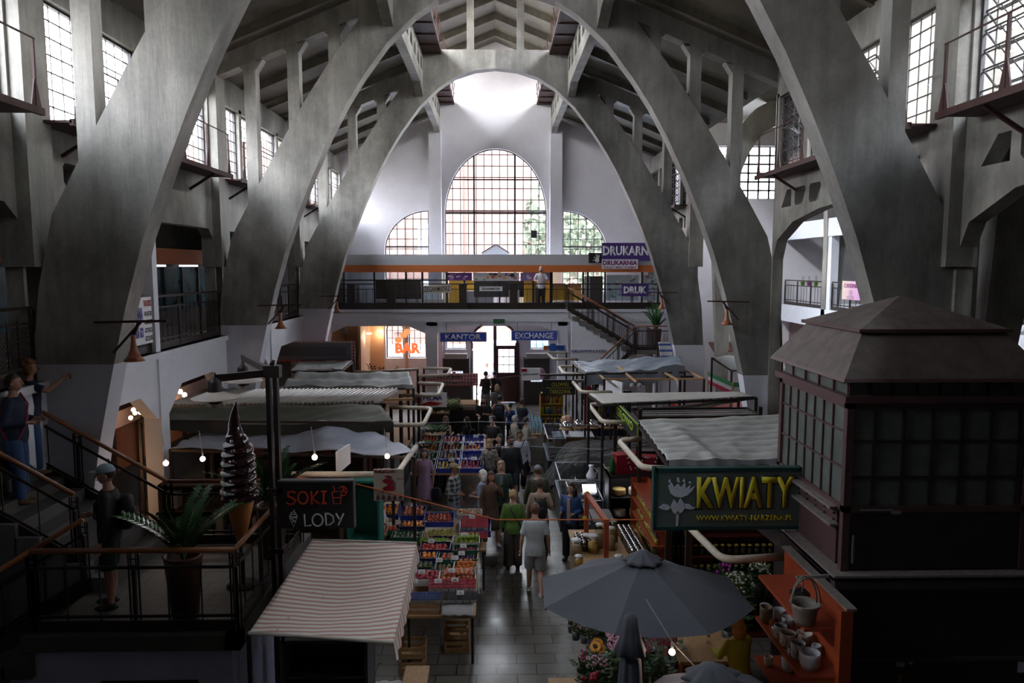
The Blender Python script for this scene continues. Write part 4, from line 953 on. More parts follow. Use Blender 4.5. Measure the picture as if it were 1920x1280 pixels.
# potted zz plant
PLANTG=M('glossy_leaf',(.03,.11,.03),.25,var=.3)
def zz_plant(label,loc,n,hmax,pot=True,seed=1,spread=.9,name='zz_plant',lw=.035):
    rr=random.Random(seed); t=thing(name,label,'plant',loc); b=Vector(loc); z0=0
    if pot:
        m=MB(b); m.lathe([(.15,0),(.22,.75),(.235,.78),(.2,.78),(.18,.7),(0,.68)],b,24); m.build('pot',M('pot_brown',(.07,.025,.018),.5),t); z0=.7
    m=MB(b); lf=MB(b)
    for k in range(n):
        a=rr.uniform(0,6.28); L=rr.uniform(.55,1)*hmax; lean=rr.uniform(.15,spread); pts=[]
        for i in range(9):
            u=i/8; pts.append(b+Vector((math.cos(a)*lean*L*u**1.4,math.sin(a)*lean*L*u**1.4,z0+L*u*(1-.35*lean*u))))
        m.tube(pts,[.012*(1-.7*i/8) for i in range(9)],5)
        for i in range(2,9):
            p=pts[i]; d=(pts[i]-pts[i-1]).normalized(); sd=d.cross(Vector((0,0,1)))
            if sd.length<.01: sd=Vector((1,0,0))
            sd.normalize()
            for s in (-1,1):
              for off in (0,.5):
                q=p-(pts[i]-pts[i-1])*off; tip=q+sd*s*.13+d*.06+Vector((0,0,.02)); mid=q+sd*s*.065+d*.035
                wv=d*lw
                lf._add([q,mid-wv,tip,mid+wv+Vector((0,0,.012))],[(0,1,2,3)])
    m.build('stems',M('plant_stem',(.08,.14,.04),.5),t); lf.build('leaves',PLANTG,t,recalc=False)
    return t
zz_plant('zz plant in a tall brown pot on the landing beside the railing',(-3.75,8.72,LZ),12,.9,spread=1.1,seed=3)
zz_plant('leafy plant behind the ice cream sculpture by the lamp post',(-3.25,10.6,LZ),12,1.15,seed=4,spread=1.0)
zz_plant('green plant on the landing of the far staircase',(6.4,29.6,2.95),14,1.2,seed=5)
zz_plant('spiky palm plant standing by the bar windows',(-4.6,29.4,0),14,1.9,seed=6,spread=.5)
# lamp post with two arms
PX,PYY=-2.86,9.5
t=thing('lamp_post','tall dark twin-column lamp post with two round shade lamps','lamp post',(PX,PYY,0))
o_=t.location
for dx,wd in ((-.045,.055),(.045,.055)):
    m=MB(o_); m.box((PX+dx-wd/2,PYY-.05,0),(PX+dx+wd/2,PYY+.05,4.9)); m.build('post',IRON,t)
m=MB(o_); m.box((PX-.09,PYY-.07,4.8),(PX+.11,PYY+.07,4.95)); m.tube([(PX,PYY,4.95),(PX+.02,PYY,5.02)],.03); m.box((PX-.1,PYY-.08,3.3),(PX+.1,PYY+.08,3.36)); m.box((PX-.1,PYY-.08,2.5),(PX+.1,PYY+.08,2.56)); m.build('cap',IRON,t)
for k,(px,py,Y) in enumerate(((403,732,9.2),(456,703,11.4))):
    p=atY(px,py,Y); top=Vector((p.x,p.y,4.83))
    m=MB(o_); m.bar((PX,PYY,4.86),top,.05,.09); arm=m.build('arm',IRON,t)
    lt=thing('hanging_lamp','','lamp',(0,0,0)); 
    for kk in list(lt.keys()): del lt[kk]
    lt.parent=t; lt.name='lamp_head'; lt.location=p-o_; lt.scale=(.83,.83,1)
    m=MB(p); m.tube([p+Vector((0,0,.05)),top],.014); m.lathe([(.02,.22),(.035,.16),(.09,.12),(.1,.1),(.1,.0),(.11,-.02)],p,18); m.lathe([(.1,-.16),(.105,-.08),(.1,-.06)],p,18); m.build('housing',IRON,lt)
    m=MB(p); m.lathe([(.1,-.01),(.2,-.045),(.34,-.085),(.345,-.095),(.2,-.065),(.1,-.05)],p,32); m.build('shade',M('aged_shade',(.62,.54,.48),.45,var=.15),lt)
    m=MB(p); m.ell(p+Vector((0,0,-.15)),(.07,.07,.07)); m.build('lamp_glass',M('lamp_glass_off',(.5,.5,.48),.2),lt)
# SOKI LODY sign
Y=9.45; a=atY(523,902,Y); b=atY(664,988,Y)
t=thing('juice_sign','black sign reading Soki and Lody mounted on the lamp post','sign',((a.x+b.x)/2,Y,b.z))
m=MB(t.location); m.box((a.x,Y-.03,b.z),(b.x,Y+.05,a.z)); m.build('board',BLACK,t)
m=MB(t.location); m.box((a.x-.01,Y-.04,a.z-.005),(b.x+.01,Y+.06,a.z+.02)); m.box((b.x,Y-.04,b.z),(b.x+.015,Y+.06,a.z)); m.build('frame',M('sign_frame_grey',(.12,.12,.13),.5),t)
W=b.x-a.x; Hh=a.z-b.z; RN=M('sign_red_letters',(.85,.07,.03),.5); PALE=M('sign_pale_letters',(.75,.85,.87),.5)
P=lambda u,v:Vector((a.x+W*u,Y-.036,a.z-Hh*v))
def stroke(pts,mt,r=.011,nm='lettering'):
    m=MB(t.location); m.tube([P(*q) for q in pts],r,5); return m
def letters(strokes,mt,r=.011,nm='lettering'):
    m=MB(t.location)
    for s_ in strokes: m.tube([P(*q) for q in s_],r,6)
    m.build(nm,mt,t)
circ=lambda cx,cy,rx,ry,n=16,a0=0,a1=6.283:[(cx+rx*math.cos(a0+(a1-a0)*k/n),cy+ry*math.sin(a0+(a1-a0)*k/n)) for k in range(n+1)]
letters([[(.225,.24),(.19,.2),(.13,.22),(.125,.3),(.19,.35),(.225,.4),(.2,.47),(.13,.48),(.11,.44)],circ(.325,.34,.065,.13),
 [(.44,.2),(.445,.48)],[(.53,.2),(.45,.35),(.54,.47)],[(.57,.21),(.645,.205)],[(.61,.21),(.605,.46)],[(.57,.46),(.645,.455)]],RN,.013)
letters([[(.72,.22),(.74,.47),(.83,.47),(.85,.2),(.72,.22)],[(.73,.34),(.84,.34)],[(.755,.21),(.75,.13),(.73,.1)],circ(.865,.2,.055,.1,16,-2.6,2.2),[(.865,.2),(.9,.14)],[(.865,.2),(.915,.23)],[(.865,.2),(.87,.1)]],RN,.006,'glass_emblem')
letters([[(.34,.69),(.345,.95),(.43,.93)],circ(.515,.82,.07,.13),[(.625,.68),(.63,.93),(.68,.92),(.735,.85),(.725,.74),(.67,.68),(.615,.68)],[(.765,.68),(.81,.8)],[(.87,.68),(.795,.93)]],PALE,.011)
letters([circ(.19,.72,.05,.03),circ(.19,.67,.035,.025),[(.19,.64),(.21,.6),(.2,.63)],[(.135,.74),(.19,.97),(.245,.74),(.135,.74)],[(.15,.79),(.235,.76)],[(.165,.86),(.225,.82)],[(.15,.75),(.21,.87)]],PALE,.005,'cone_emblem')
m=MB(t.location)
for v in (.3,.8): q=P(0,v); m.bar((PX-.1,Y+.02,q.z),(a.x+.02,Y+.02,q.z),.02)
m.build('clamp',IRON,t)
# ---------------- KWIATY sign
Y=10.1; a=atY(1224,883,Y+.15); b=atY(1503,989,Y-.05)
GS=M('sign_slate_green',(.1,.13,.115),.45); YL=M('sign_yellow',(.72,.6,.03),.5)
t=thing('flower_shop_sign','dark green flower shop sign with yellow letters and a pale rose','sign',((a.x+b.x)/2,Y,b.z))
X0_,X1_=a.x,b.x; Z1,Z0=atY(1224,880,Y).z,atY(1224,991,Y).z; Wd=X1_-X0_; Hd=Z1-Z0
m=MB(t.location); m.box((X0_,Y,Z0),(X1_,Y+.1,Z1)); m.build('board',GS,t)
m=MB(t.location)
for lo,hi in (((X0_-.02,Y-.015,Z0-.02),(X0_+.03,Y+.12,Z1+.02)),((X1_-.03,Y-.015,Z0-.02),(X1_+.02,Y+.12,Z1+.02)),((X0_,Y-.015,Z0-.02),(X1_,Y+.12,Z0+.03)),((X0_,Y-.015,Z1-.03),(X1_,Y+.12,Z1+.02))): m.box(lo,hi)
m.build('frame',M('sign_teal_frame',(.01,.05,.045),.4),t)
text('KWIATY',t,BLK,(X0_+Wd*.615,Y-.006,Z0+Hd*.61),Wd*.675,Hd*.56,bold=.06,ext=.004,org=t.location)
text('KWIATY',t,YL,(X0_+Wd*.615,Y-.014,Z0+Hd*.61),Wd*.66,Hd*.53,bold=.03,ext=.006,org=t.location)
text('WWW.KWIATY-MARZENA.PL',t,YL,(X0_+Wd*.615,Y-.01,Z0+Hd*.18),Wd*.66,Hd*.09,bold=.015,ext=.005,org=t.location)
rose=M('sign_rose_grey',(.6,.62,.7),.5); m=MB(t.location)
Q=lambda u,v:(X0_+Wd*.3*u,Z0+Hd*v)
def blob(pts): m.prism([Q(*p) for p in pts],[],lambda u,v:(u,Y-.012,v),(0,.012,0))
blob([(.1,.36),(.2,.42),(.3,.41),(.36,.36),(.3,.32),(.18,.33)]); blob([(.64,.42),(.78,.42),(.88,.36),(.95,.37),(.85,.32),(.7,.34)])
blob([(.36,.38),(.44,.5),(.52,.42),(.58,.52),(.66,.44),(.7,.36),(.62,.28),(.52,.24),(.42,.28)])
blob([(.5,.3),(.56,.3),(.54,.05),(.5,.05)])
blob([(.3,.72),(.36,.6),(.45,.55),(.6,.53),(.74,.57),(.84,.64),(.9,.72),(.78,.66),(.8,.74),(.7,.67),(.68,.78),(.6,.7),(.52,.76),(.44,.7),(.38,.78)])
blob([(.5,.8),(.56,.78),(.54,.86),(.49,.86)]); blob([(.62,.8),(.68,.79),(.66,.85)]); blob([(.3,.8),(.36,.76),(.34,.84)]); blob([(.75,.78),(.82,.76),(.8,.8)])
m.build('rose_emblem',rose,t)
# ---------------- lift house (kiosk)
KX,KY0,KY1,KW=4.22,8.75,10.9,2.3
MAR=M('maroon_paint',(.085,.042,.045),.5,var=.25,scale=6); DRK=M('dark_sheet',(.022,.014,.014),.55,var=.2); ROOFM=M('dusty_roof_sheet',(.13,.105,.095),.7,var=.35,scale=5,bump=.2,bscale=12)
KG=M('grimy_glass',(.11,.13,.12),.35,var=.4,scale=4); LEDGE=M('dusty_ledge',(.2,.17,.16),.8,var=.3,scale=15)
t=thing('lift_house','brown iron and glass lift house with a two-pitch hipped roof','kiosk',(KX+KW/2,(KY0+KY1)/2,0)); o_=t.location
x0,x1,y0,y1=KX,KX+KW,KY0,KY1
def frus(m,z0,z1,e0,e1):
    a=[(x0-e0,y0-e0,z0),(x1+e0,y0-e0,z0),(x1+e0,y1+e0,z0),(x0-e0,y1+e0,z0)]; b_=[(x0-e1,y0-e1,z1),(x1+e1,y0-e1,z1),(x1+e1,y1+e1,z1),(x0-e1,y1+e1,z1)]
    m._add(a+b_,[(0,1,5,4),(1,2,6,5),(2,3,7,6),(3,0,4,7),(0,3,2,1),(4,5,6,7)])
m=MB(o_); frus(m,4.88,5.43,.1,-.28); m.build('lower_roof',ROOFM,t)
m=MB(o_); ap=((x0+x1)/2,(y0+y1)/2,5.82); c=[(x0+.22,y0+.22,5.44),(x1-.22,y0+.22,5.44),(x1-.22,y1-.22,5.44),(x0+.22,y1-.22,5.44)]
m._add(c+[ap],[(0,1,4),(1,2,4),(2,3,4),(3,0,4),(0,3,2,1)]); m.build('upper_roof',ROOFM,t)
m=MB(o_); m.box((x0+.2,y0+.2,5.4),(x1-.2,y1-.2,5.445)); frus(m,4.84,4.88,.12,.1); m.build('roof_edge',MAR,t)
# top vent strip
m=MB(o_)
for k in range(9): x=lerp(x0,x1,k/8); m.box((x-.015,y0,4.66),(x+.015,y0+.03,4.86))
for k in range(6): y=lerp(y0,y1,k/5); m.box((x0,y-.015,4.66),(x0+.03,y+.015,4.86))
m.box((x0-.06,y0-.06,4.58),(x1+.06,y1+.06,4.66)); m.build('cornice',MAR,t)
m=MB(o_); m.box((x0+.05,y0+.05,4.66),(x1-.05,y1-.05,4.86)); m.build('fanlight',KG,t)
# glazed walls z 3.1..4.58 ; lower panels ; base
m=MB(o_); m.box((x0+.04,y0+.04,3.3),(x1-.04,y1-.04,4.58)); m.build('glazing',KG,t)
m=MB(o_)
for (cx,cy) in ((x0,y0),(x1,y0),(x0,y1),(x1,y1)): m.box((cx-.09 if cx==x1 else cx,cy-.09 if cy==y1 else cy,2.4),(cx if cx==x1 else cx+.09,cy if cy==y1 else cy+.09,4.6))
m.box((x0,y0,4.5),(x1,y1,4.58)); m.box((x0,y0,3.22),(x1,y1,3.3)); m.build('corner_frame',MAR,t)
for fr_ in ('left','front'):
    m=MB(o_)
    for z in ((3.75,4.2) if fr_=='left' else (3.65,4.1)): 
        if fr_=='left': m.box((x0+.015,y0,z-.012),(x0+.045,y1,z+.012))
        else: m.box((x0,y0+.015,z-.012),(x1,y0+.045,z+.012))
    for k in range(1,7):
        if fr_=='left': y=lerp(y0+.3,y1-.2,(k-.5)/6); m.box((x0+.015,y-.012,3.3),(x0+.045,y+.012,4.5))
        else: x=lerp(x0,x1,k/6.5); m.box((x-.014,y0+.01,3.3),(x+.014,y0+.045,4.5))
    m.build('glazing_bars',MAR if fr_=='left' else DRK,t)
m=MB(o_); m.box((x0+.02,y0+.2,2.5),(x0+.3,y1-.1,3.25)); m.build('left_panel',MAR,t)
m=MB(o_); m.box((x0+.08,y0+.01,2.5),(x1,y1-.05,3.25)); m.build('front_panel',DRK,t)
m=MB(o_)
for zz,e in ((3.22,.1),(3.0,.09),(2.42,.14)): m.box((x0-e,y0+.15 if zz>2.5 else y0-e,zz),(x0+.02 if zz>2.5 else x1+e,y1,zz+.03))
m.box((x0-.14,y0-.14,2.42),(x1+.14,y1+.1,2.48)); m.build('ledge',LEDGE,t)
m=MB(o_)
for k in range(7): 
    for z in (3.06,3.14): m.ell((x0-.0,lerp(y0+.25,y1-.3,k/6),z),.018,6,4)
m.build('rivet',DRK,t)
m=MB(o_); m.box((x0+.0,y0-.0,0),(x1+.1,y1,2.4)); m.build('base_box',DRK,t)
m=MB(o_); m.box((x0-.03,y0-.03,1.32),(x1+.1,y0,1.37)); m.box((x0-.12,y0-.12,2.3),(x1+.12,y0,2.42)); m.build('base_ledge',M('dark_ledge',(.06,.05,.05),.7),t)
m=MB(o_); m.bar((x0+.2,y0-.02,3.26),(x0+.6,y0-.02,3.26),.02); m.bar((x0+.12,y0-.04,2.6),(x0+.12,y0-.04,2.95),.02); m.build('latch',M('worn_steel',(.25,.24,.22),.4,metal=.6),t)
for k,(px,py,w_,h_,c_) in enumerate(((1688,1245,.1,.06,(.35,.33,.28)),(1707,1242,.05,.035,(.35,.37,.42)),(1680,960,.12,.05,(.3,.22,.2)),(1918,1250,.14,.14,(.42,.44,.55)))):
    p=atY(px,py,y0-.02); m=MB(p); m.box((p.x-w_/2,p.y-.004,p.z-h_/2),(p.x+w_/2,p.y,p.z+h_/2)); q=m.build('notice',M(f'notice_{k}',c_,.6)); tag(q,['small cream notice on the dark lift base, left of a pale blue one','tiny pale blue notice on the dark lift base','worn pinkish label on the dark lift door','pale blue notice at the right edge of the lift base'][k],'notice')
text('2',t,M('orange_digit',(.5,.22,.02),.5),tuple(atY(1686,1271,y0-.02)),None,.1,bold=.02,org=o_,name='digit')
# ---------------- parasols
FAB=M('parasol_fabric',(.066,.07,.086),.75,var=.06,scale=3)
def parasol(label,c,zt,ze,R_,nrib=8,a0=.3,pole=True):
    c=Vector((c[0],c[1],0)); t=thing('parasol',label,'parasol',c)
    m=MB(c)
    def P(u,k,v):   # u radial 0..1, between ribs k,k+1 param v
        a=a0+2*math.pi*(k+v)/nrib; a1=a0+2*math.pi*k/nrib; a2=a0+2*math.pi*(k+1)/nrib
        p=Vector((lerp(math.cos(a1),math.cos(a2),v),lerp(math.sin(a1),math.sin(a2),v),0))*R_*u
        sag=math.sin(math.pi*v)*.035*u
        return c+p+Vector((0,0,lerp(zt,ze,u**1.12)-sag))
    for k in range(nrib): m.grid(None,8,6,lambda u,v,k=k:P(.04+.96*u,k,v))
    m.build('canopy',FAB,t,recalc=False)
    m=MB(c)
    m.lathe([(.0,zt+.1),(.05,zt+.1),(.09,zt+.07),(.2,zt+.0),(.24,zt-.03)],c,48,fn=lambda th,i:1+(.12*math.sin(th*9)+.06*math.sin(th*5+1))*(i/4)); m.build('top_cap',FAB,t)
    m=MB(c)
    for k in range(nrib):
        p=P(1,k,0); q=P(.05,k,0); m.bar(q-Vector((0,0,.03)),p-Vector((0,0,.02)),.018)
    m.build('ribs',IRON,t)
    m=MB(c); m.tube([c,c+Vector((0,0,zt+.08))],.022,10); m.lathe([(.25,0),(.25,.05),(.05,.08)],c,20); m.build('pole',IRON,t)
    return t
pc=atZ(1205,1056,2.55)
t=parasol('large open charcoal parasol over the flower stall',(pc.x,pc.y-.16),2.62,2.2,1.33,8,a0=-.42); t.rotation_euler=(-R(3.5),0,0)
m=MB(t.location); q=atZ(1276,1120,2.25); m.tube([q+Vector((0,0,.06)),q+Vector((0.02,-.05,-.16))],.02,5); m.build('strap',FAB,t)
pc=atZ(1335,1262,2.66); parasol('second open charcoal parasol cut off by the bottom edge',(pc.x,pc.y),2.66,2.05,1.12,8,a0=.2)
pz=C.objects['parasol.001']; pz.rotation_euler=(0,-R(6),0); pz.location.x+=.27
# closed parasol
pc=atZ(1183,1170,2.5); c=Vector((pc.x,pc.y,0)); t=thing('closed_parasol','folded charcoal parasol standing upright among the flowers','parasol',c)
m=MB(c); m.lathe([(.02,2.62),(.07,2.58),(.085,2.48),(.11,2.35),(.16,2.2),(.1,2.18)],c,40,fn=lambda th,i:1+.12*math.sin(th*7)*(i/5)); m.build('top_valance',FAB,t)
m=MB(c); m.lathe([(.05,2.25),(.1,2.1),(.125,1.7),(.12,1.2),(.09,.9),(.03,.88)],c,40,fn=lambda th,i:1+.14*math.cos(th*8)); m.build('folded_canopy',FAB,t)
m=MB(c); m.tube([c,c+Vector((0,0,1))],.025,10); m.lathe([(.25,0),(.25,.05),(.05,.08)],c,20); m.build('pole',IRON,t)
# ================================================================ PEOPLE
def cmat(c,r=.75): return M('cloth_%d_%d_%d'%tuple(int(999*v) for v in c),c,r,var=.12,scale=9)
SKINC={0:(.5,.28,.2),1:(.42,.22,.15),2:(.58,.36,.28)}
def remesh(mb,name,mats,vox,sm=4):
    me=mb.mesh(name,mats); o=bpy.data.objects.new(name,me); C.objects.link(o)
    r=o.modifiers.new('r','REMESH'); r.mode='VOXEL'; r.voxel_size=vox; r.use_smooth_shade=True
    s_=o.modifiers.new('s','SMOOTH'); s_.iterations=sm; s_.factor=.5
    m2=bpy.data.meshes.new_from_object(o.evaluated_get(bpy.context.evaluated_depsgraph_get())); bpy.data.objects.remove(o); bpy.data.meshes.remove(me)
    m2.materials.clear()
    for x in (mats if isinstance(mats,(list,tuple)) else [mats]): m2.materials.append(x)
    return m2
def addmesh(name,me,parent,label=None):
    o=bpy.data.objects.new(name,me); C.objects.link(o); o.parent=parent
    if label: o['label']=label
    return o
ARM={'down':((.07,-.02,-.28),(.09,.05,-.53)),'bent':((.07,-.05,-.27),(-.02,.2,-.28)),'folded':((.07,.0,-.26),(-.14,.19,-.2)),
 'fwd':((.05,.12,-.24),(.0,.36,-.24)),'face':((.06,.14,-.22),(-.1,.2,.02)),'rail':((.12,.12,-.22),(-.02,.34,-.26)),'up':((.08,.22,-.1),(-.02,.42,.04)),'back':((.1,-.12,-.25),(.08,-.02,-.5)),'swing':((.06,.08,-.27),(.06,.24,-.48)),'hip':((.17,-.08,-.22),(.04,.05,-.42))}
LEG={'stand':[((.0,.02,.49),(.01,0,.08)),((.0,.03,.49),(.0,.03,.08))],'walk':[((.0,.12,.5),(.0,.2,.09)),((.0,.02,.5),(.0,-.26,.16))],
 'walk2':[((.0,.02,.5),(.0,-.24,.15)),((.0,.13,.5),(.0,.2,.09))],'sit':[((.03,.42,.5),(.04,.44,.08)),((.03,.42,.5),(.04,.4,.08))],'cross':[((-.02,.04,.49),(-.03,.06,.08)),((.0,.0,.49),(.03,-.04,.08))]}
def person(label,loc,rz,h=1.75,skin=0,top=(.3,.3,.3),sleeve='short',bottom='trousers',bcol=(.1,.1,.12),hair='short',hcol=(.08,.05,.03),arms=('down','down'),legs='stand',shoes=(.05,.05,.05),lean=0,vox=.02,open_=None,group=None,fat=1.0,cap=None,beard=False,glasses=False,turn=0,strap=None,hem=.86,plaid=None):
    t=thing('person',label,'person',loc,rz,group); k=h/1.75; t.scale=(k,k,k)
    sit=legs=='sit'; dz=-.44 if sit else 0
    V=lambda x,y,z:Vector((x,y+lean*max(0,z+0-.9),z+dz if z>.6 else z))
    SK=M('skin_%d'%skin,SKINC[skin],.55)
    LG=[]
    for i,sx in ((0,-1),(1,1)):
        kn,an=LEG[legs][i]; hp=Vector((sx*.095*fat,0,.9+dz)); kk_=Vector((sx*(.1+kn[0]),kn[1],kn[2])); aa=Vector((sx*(.1+an[0]),an[1],an[2])); LG.append((hp,kk_,aa))
    AR=[]
    for i,sx in ((0,-1),(1,1)):
        e,w_=ARM[arms[i]]; sh=V(sx*.168*fat,0,1.405); el=sh+Vector((sx*e[0],e[1],e[2])); wr=sh+Vector((sx*w_[0],w_[1],w_[2])); AR.append((sh,el,wr))
    def torso(m,g,z0=.84,z1=1.45):
        rings=[(.84,.155,.11,0),(.95,.165*fat,.115*fat,0),(1.06,.14*fat,.1*fat,.01),(1.2,.155*fat,.11*fat,.012),(1.32,.175,.115,.005),(1.41,.165,.09,-.005),(1.46,.09,.065,-.01),(1.5,.05,.05,-.01)]
        n_=20; vs=[];fs=[]; rs=[r for r in rings if z0-.001<=r[0]<=z1+.001]
        for (z,rx,ry,cy) in rs:
            for j in range(n_):
                a=2*math.pi*j/n_; p=V((rx+g)*math.cos(a),cy+(ry+g)*math.sin(a),z); vs.append(p)
        for i in range(len(rs)-1):
            for j in range(n_): fs.append((i*n_+j,i*n_+(j+1)%n_,(i+1)*n_+(j+1)%n_,(i+1)*n_+j))
        fs.append(tuple(range(n_))[::-1]); fs.append(tuple((len(rs)-1)*n_+j for j in range(n_))); m._add(vs,fs)
    # body
    m=MB(); torso(m,0,z1=1.5); 
    m.tube([V(0,-.01,1.42),V(0,.005,1.56)],[.06,.052],12)
    for hp,kn,an in LG:
        mid=lerp(kn,an,.3)+Vector((0,-.012,0)); m.tube([hp+Vector((0,0,.04)),hp-Vector((0,0,.06)),lerp(hp,kn,.5),kn,mid,an],[.08,.085,.07,.052,.055,.036],12); m.ell(kn,.052)
        m.ell(an+Vector((0,.05,-.035)),(.042,.11,.035))
    for sh,el,wr in AR:
        m.ell(sh,.055); m.tube([sh,lerp(sh,el,.5),el],[.052,.046,.038],10); m.ell(el,.038); m.tube([el,lerp(el,wr,.35),wr],[.038,.037,.025],10)
        d=(wr-el).normalized(); m.ell(wr+d*.045,(.034,.034,.045) if abs(d.z)>.7 else (.034,.045,.03))
    me=remesh(m,'body',SK,vox)
    b2=MB(); b2.v=[v.co.copy() for v in me.vertices]; b2.f=[tuple(p.vertices) for p in me.polygons]; b2.m=[0]*len(b2.f); b2.sm=[True]*len(b2.f); bpy.data.meshes.remove(me)
    m=b2
    # fingers
    for i,(sh,el,wr) in enumerate(AR):
        d=(wr-el).normalized(); sx=-1 if i==0 else 1; side=d.cross(Vector((1,0,0)) if abs(d.x)<.8 else Vector((0,0,1))).normalized(); nrm=d.cross(side).normalized()*(-sx)
        base=wr+d*.075
        for f_,(o1,L_) in enumerate(((-.024,.062),(-.008,.072),(.008,.068),(.024,.054))):
            p=base+side*o1; q=p+d*L_*.5; m.tube([p-d*.02,q,q+(d*.75+nrm*.65)*L_*.5],[.0085,.008,.0065],5)
        p=wr+d*.035-side*.03; m.tube([p,p-side*.022+d*.028,p-side*.024+d*.055+nrm*.01],[.011,.009,.007],5)
    # head
    hc=V(0,.015,1.635); ct,st_=math.cos(turn),math.sin(turn)
    def rot(p): return Vector((p[0]*ct-p[1]*st_,p[0]*st_+p[1]*ct,p[2]))
    def hf(p):
        q=Vector(p); 
        if q.z<0: q.x*=1-.28*(-q.z)**1.5; q.y=q.y*(1-.12*(-q.z)) + (.1*(-q.z))
        if q.y>.3: q.x*=.96
        return rot(q)
    m.T=Matrix.Translation(hc); m.ell((0,0,0),(.078,.095,.118),18,14,hf)
    E=lambda x,y,z,r: m.ell(rot((x,y,z)),r,8,6)
    nose=[rot((0,.09,.02)),rot((0,.112,-.02)),rot((0,.098,-.032))]; m.tube(nose,[.008,.013,.01],6)
    E(.078,-.005,-.005,(.012,.02,.03)); E(-.078,-.005,-.005,(.012,.02,.03))
    m.mi=1; E(.03,.086,.012,(.012,.008,.006)); E(-.03,.086,.012,(.012,.008,.006)); E(0.03,.088,.032,(.016,.006,.004)); E(-.03,.088,.032,(.016,.006,.004))
    m.mi=2; E(0,.086,-.055,(.022,.01,.006)); m.mi=0; m.T=None
    LIP=M('lips',(.35,.12,.1),.5); EYE=M('eye_dark',(.03,.02,.02),.3)
    m.build('body',[SK,EYE,LIP],t)
    HM=M('hair_%d_%d_%d'%tuple(int(99*v) for v in hcol),hcol,.55,var=.3,scale=30)
    hm=MB(); hm.T=Matrix.Translation(hc)
    if hair!='bald':
        def hh(p):
            q=Vector(p)
            if q.y>.15 and q.z<.35: q.y=.15+(q.y-.15)*.1; q.x*=.97
            if q.z<-.35: q.z=-.35+(q.z+.35)*(.4 if hair in('short','cap') else 1)
            return rot(q)
        g_={'short':1.0,'cap':.98,'curly':1.18,'long':1.06,'bun':1.0,'bob':1.12,'pony':1.02}[hair]
        hm.ell(rot((0,-.012,.018)),(.088*g_,.102*g_,.118*g_),16,12,hh)
        if hair=='curly':
            rr=random.Random(len(label))
            for q in range(26): 
                a=rr.uniform(0,6.28); z=rr.uniform(-.06,.12); hm.ell(rot((.085*math.cos(a),min(.03,.1*math.sin(a))-.02,z)),rr.uniform(.025,.04),6,5)
        if hair in('long',):
            hm.tube([rot((0,-.06,.02)),rot((0,-.09,-.1)),rot((0,-.1,-.25)),rot((0,-.09,-.4))],[.085,.085,.08,.03],10,flat=.6)
            for sx in(-1,1): hm.tube([rot((sx*.075,-.02,.02)),rot((sx*.085,-.02,-.12)),rot((sx*.09,.02,-.28))],[.03,.035,.015],8)
        if hair=='bob': hm.tube([rot((0,-.05,.02)),rot((0,-.07,-.1)),rot((0,-.06,-.16))],[.09,.1,.08],10)
        if hair=='bun': hm.ell(rot((0,-.1,.03)),.042)
        if hair=='pony': hm.tube([rot((0,-.1,.02)),rot((0,-.14,-.06)),rot((0,-.12,-.3))],[.03,.04,.012],8)
        if beard: hm.ell(rot((0,.062,-.075)),(.05,.04,.05))
        hm.build('hair',HM,t)
    elif beard: hm.ell(rot((0,.062,-.075)),(.05,.04,.045)); hm.build('beard',HM,t)
    if cap:
        cm=MB(); cm.T=Matrix.Translation(hc); cm.ell(rot((0,-.005,.05)),(.092,.106,.085),16,10,lambda p:rot(Vector((p[0],p[1],max(p[2],-.15))))); cm.build('cap',cmat(cap),t)
        cm=MB(); cm.T=Matrix.Translation(hc); cm.ell(rot((0,.115,.045)),(.065,.06,.012),12,6,lambda p:rot(p)); cm.build('cap_brim',cmat(cap),t)
    if glasses:
        gm_=MB(); gm_.T=Matrix.Translation(hc)
        for sx in(-1,1): gm_.tube([rot((sx*.032+.022*math.cos(a*.785),.1,.012+.018*math.sin(a*.785))) for a in range(9)],.003,4); gm_.tube([rot((sx*.054,.1,.015)),rot((sx*.08,0,.01))],.003,4)
        gm_.build('glasses',BLACK,t)
    TM=plaid or cmat(top)
    # top garment
    m=MB(); dress=bottom=='dress'
    torso(m,.02,z0=.84,z1=1.46)
    if hem<.84 and not dress: m.tube([V(0,0,.86),V(0,0,hem)],[.175*fat,.185*fat],18,flat=.72)
    if sleeve!='none':
        for sh,el,wr in AR:
            m.ell(sh,.062)
            if sleeve=='short': m.tube([sh,lerp(sh,el,.45),lerp(sh,el,.78)],[.06,.062,.066],12)
            else: m.ell(el,.052); m.tube([sh,lerp(sh,el,.5),el],[.058,.056,.05],12); m.tube([el,lerp(el,wr,.5),lerp(el,wr,.93)],[.052,.047,.04],12)
    if dress: m.tube([V(0,0,.95),V(0,0,.8),V(0,.01,.5),V(0,.01,.42)],[.19,.2,.24,.25],20,flat=.72)
    addmesh('dress' if dress else ('jacket' if open_ else 'shirt'),remesh(m,'top',TM,max(vox,.018),3),t)
    if open_:
        m=MB(); m.box(V(-.045,.118,.9),V(.045,.147+.0,1.44)); addmesh('undershirt',remesh(m,'u',cmat(open_),.012,2),t)
    if strap: 
        m=MB()
        for q0,q1 in (((-.15,-.1,1.45),(.17,.13,.95)),): m.tube([V(-.12,.04,1.49),V(-.04,.15,1.35),V(.1,.155,1.1),V(.19,.08,.92)],.012,6); m.tube([V(-.12,.0,1.49),V(-.04,-.14,1.35),V(.1,-.15,1.1),V(.19,-.05,.92)],.012,6)
        m.build('strap',cmat(strap),t)
    BM=cmat(bcol)
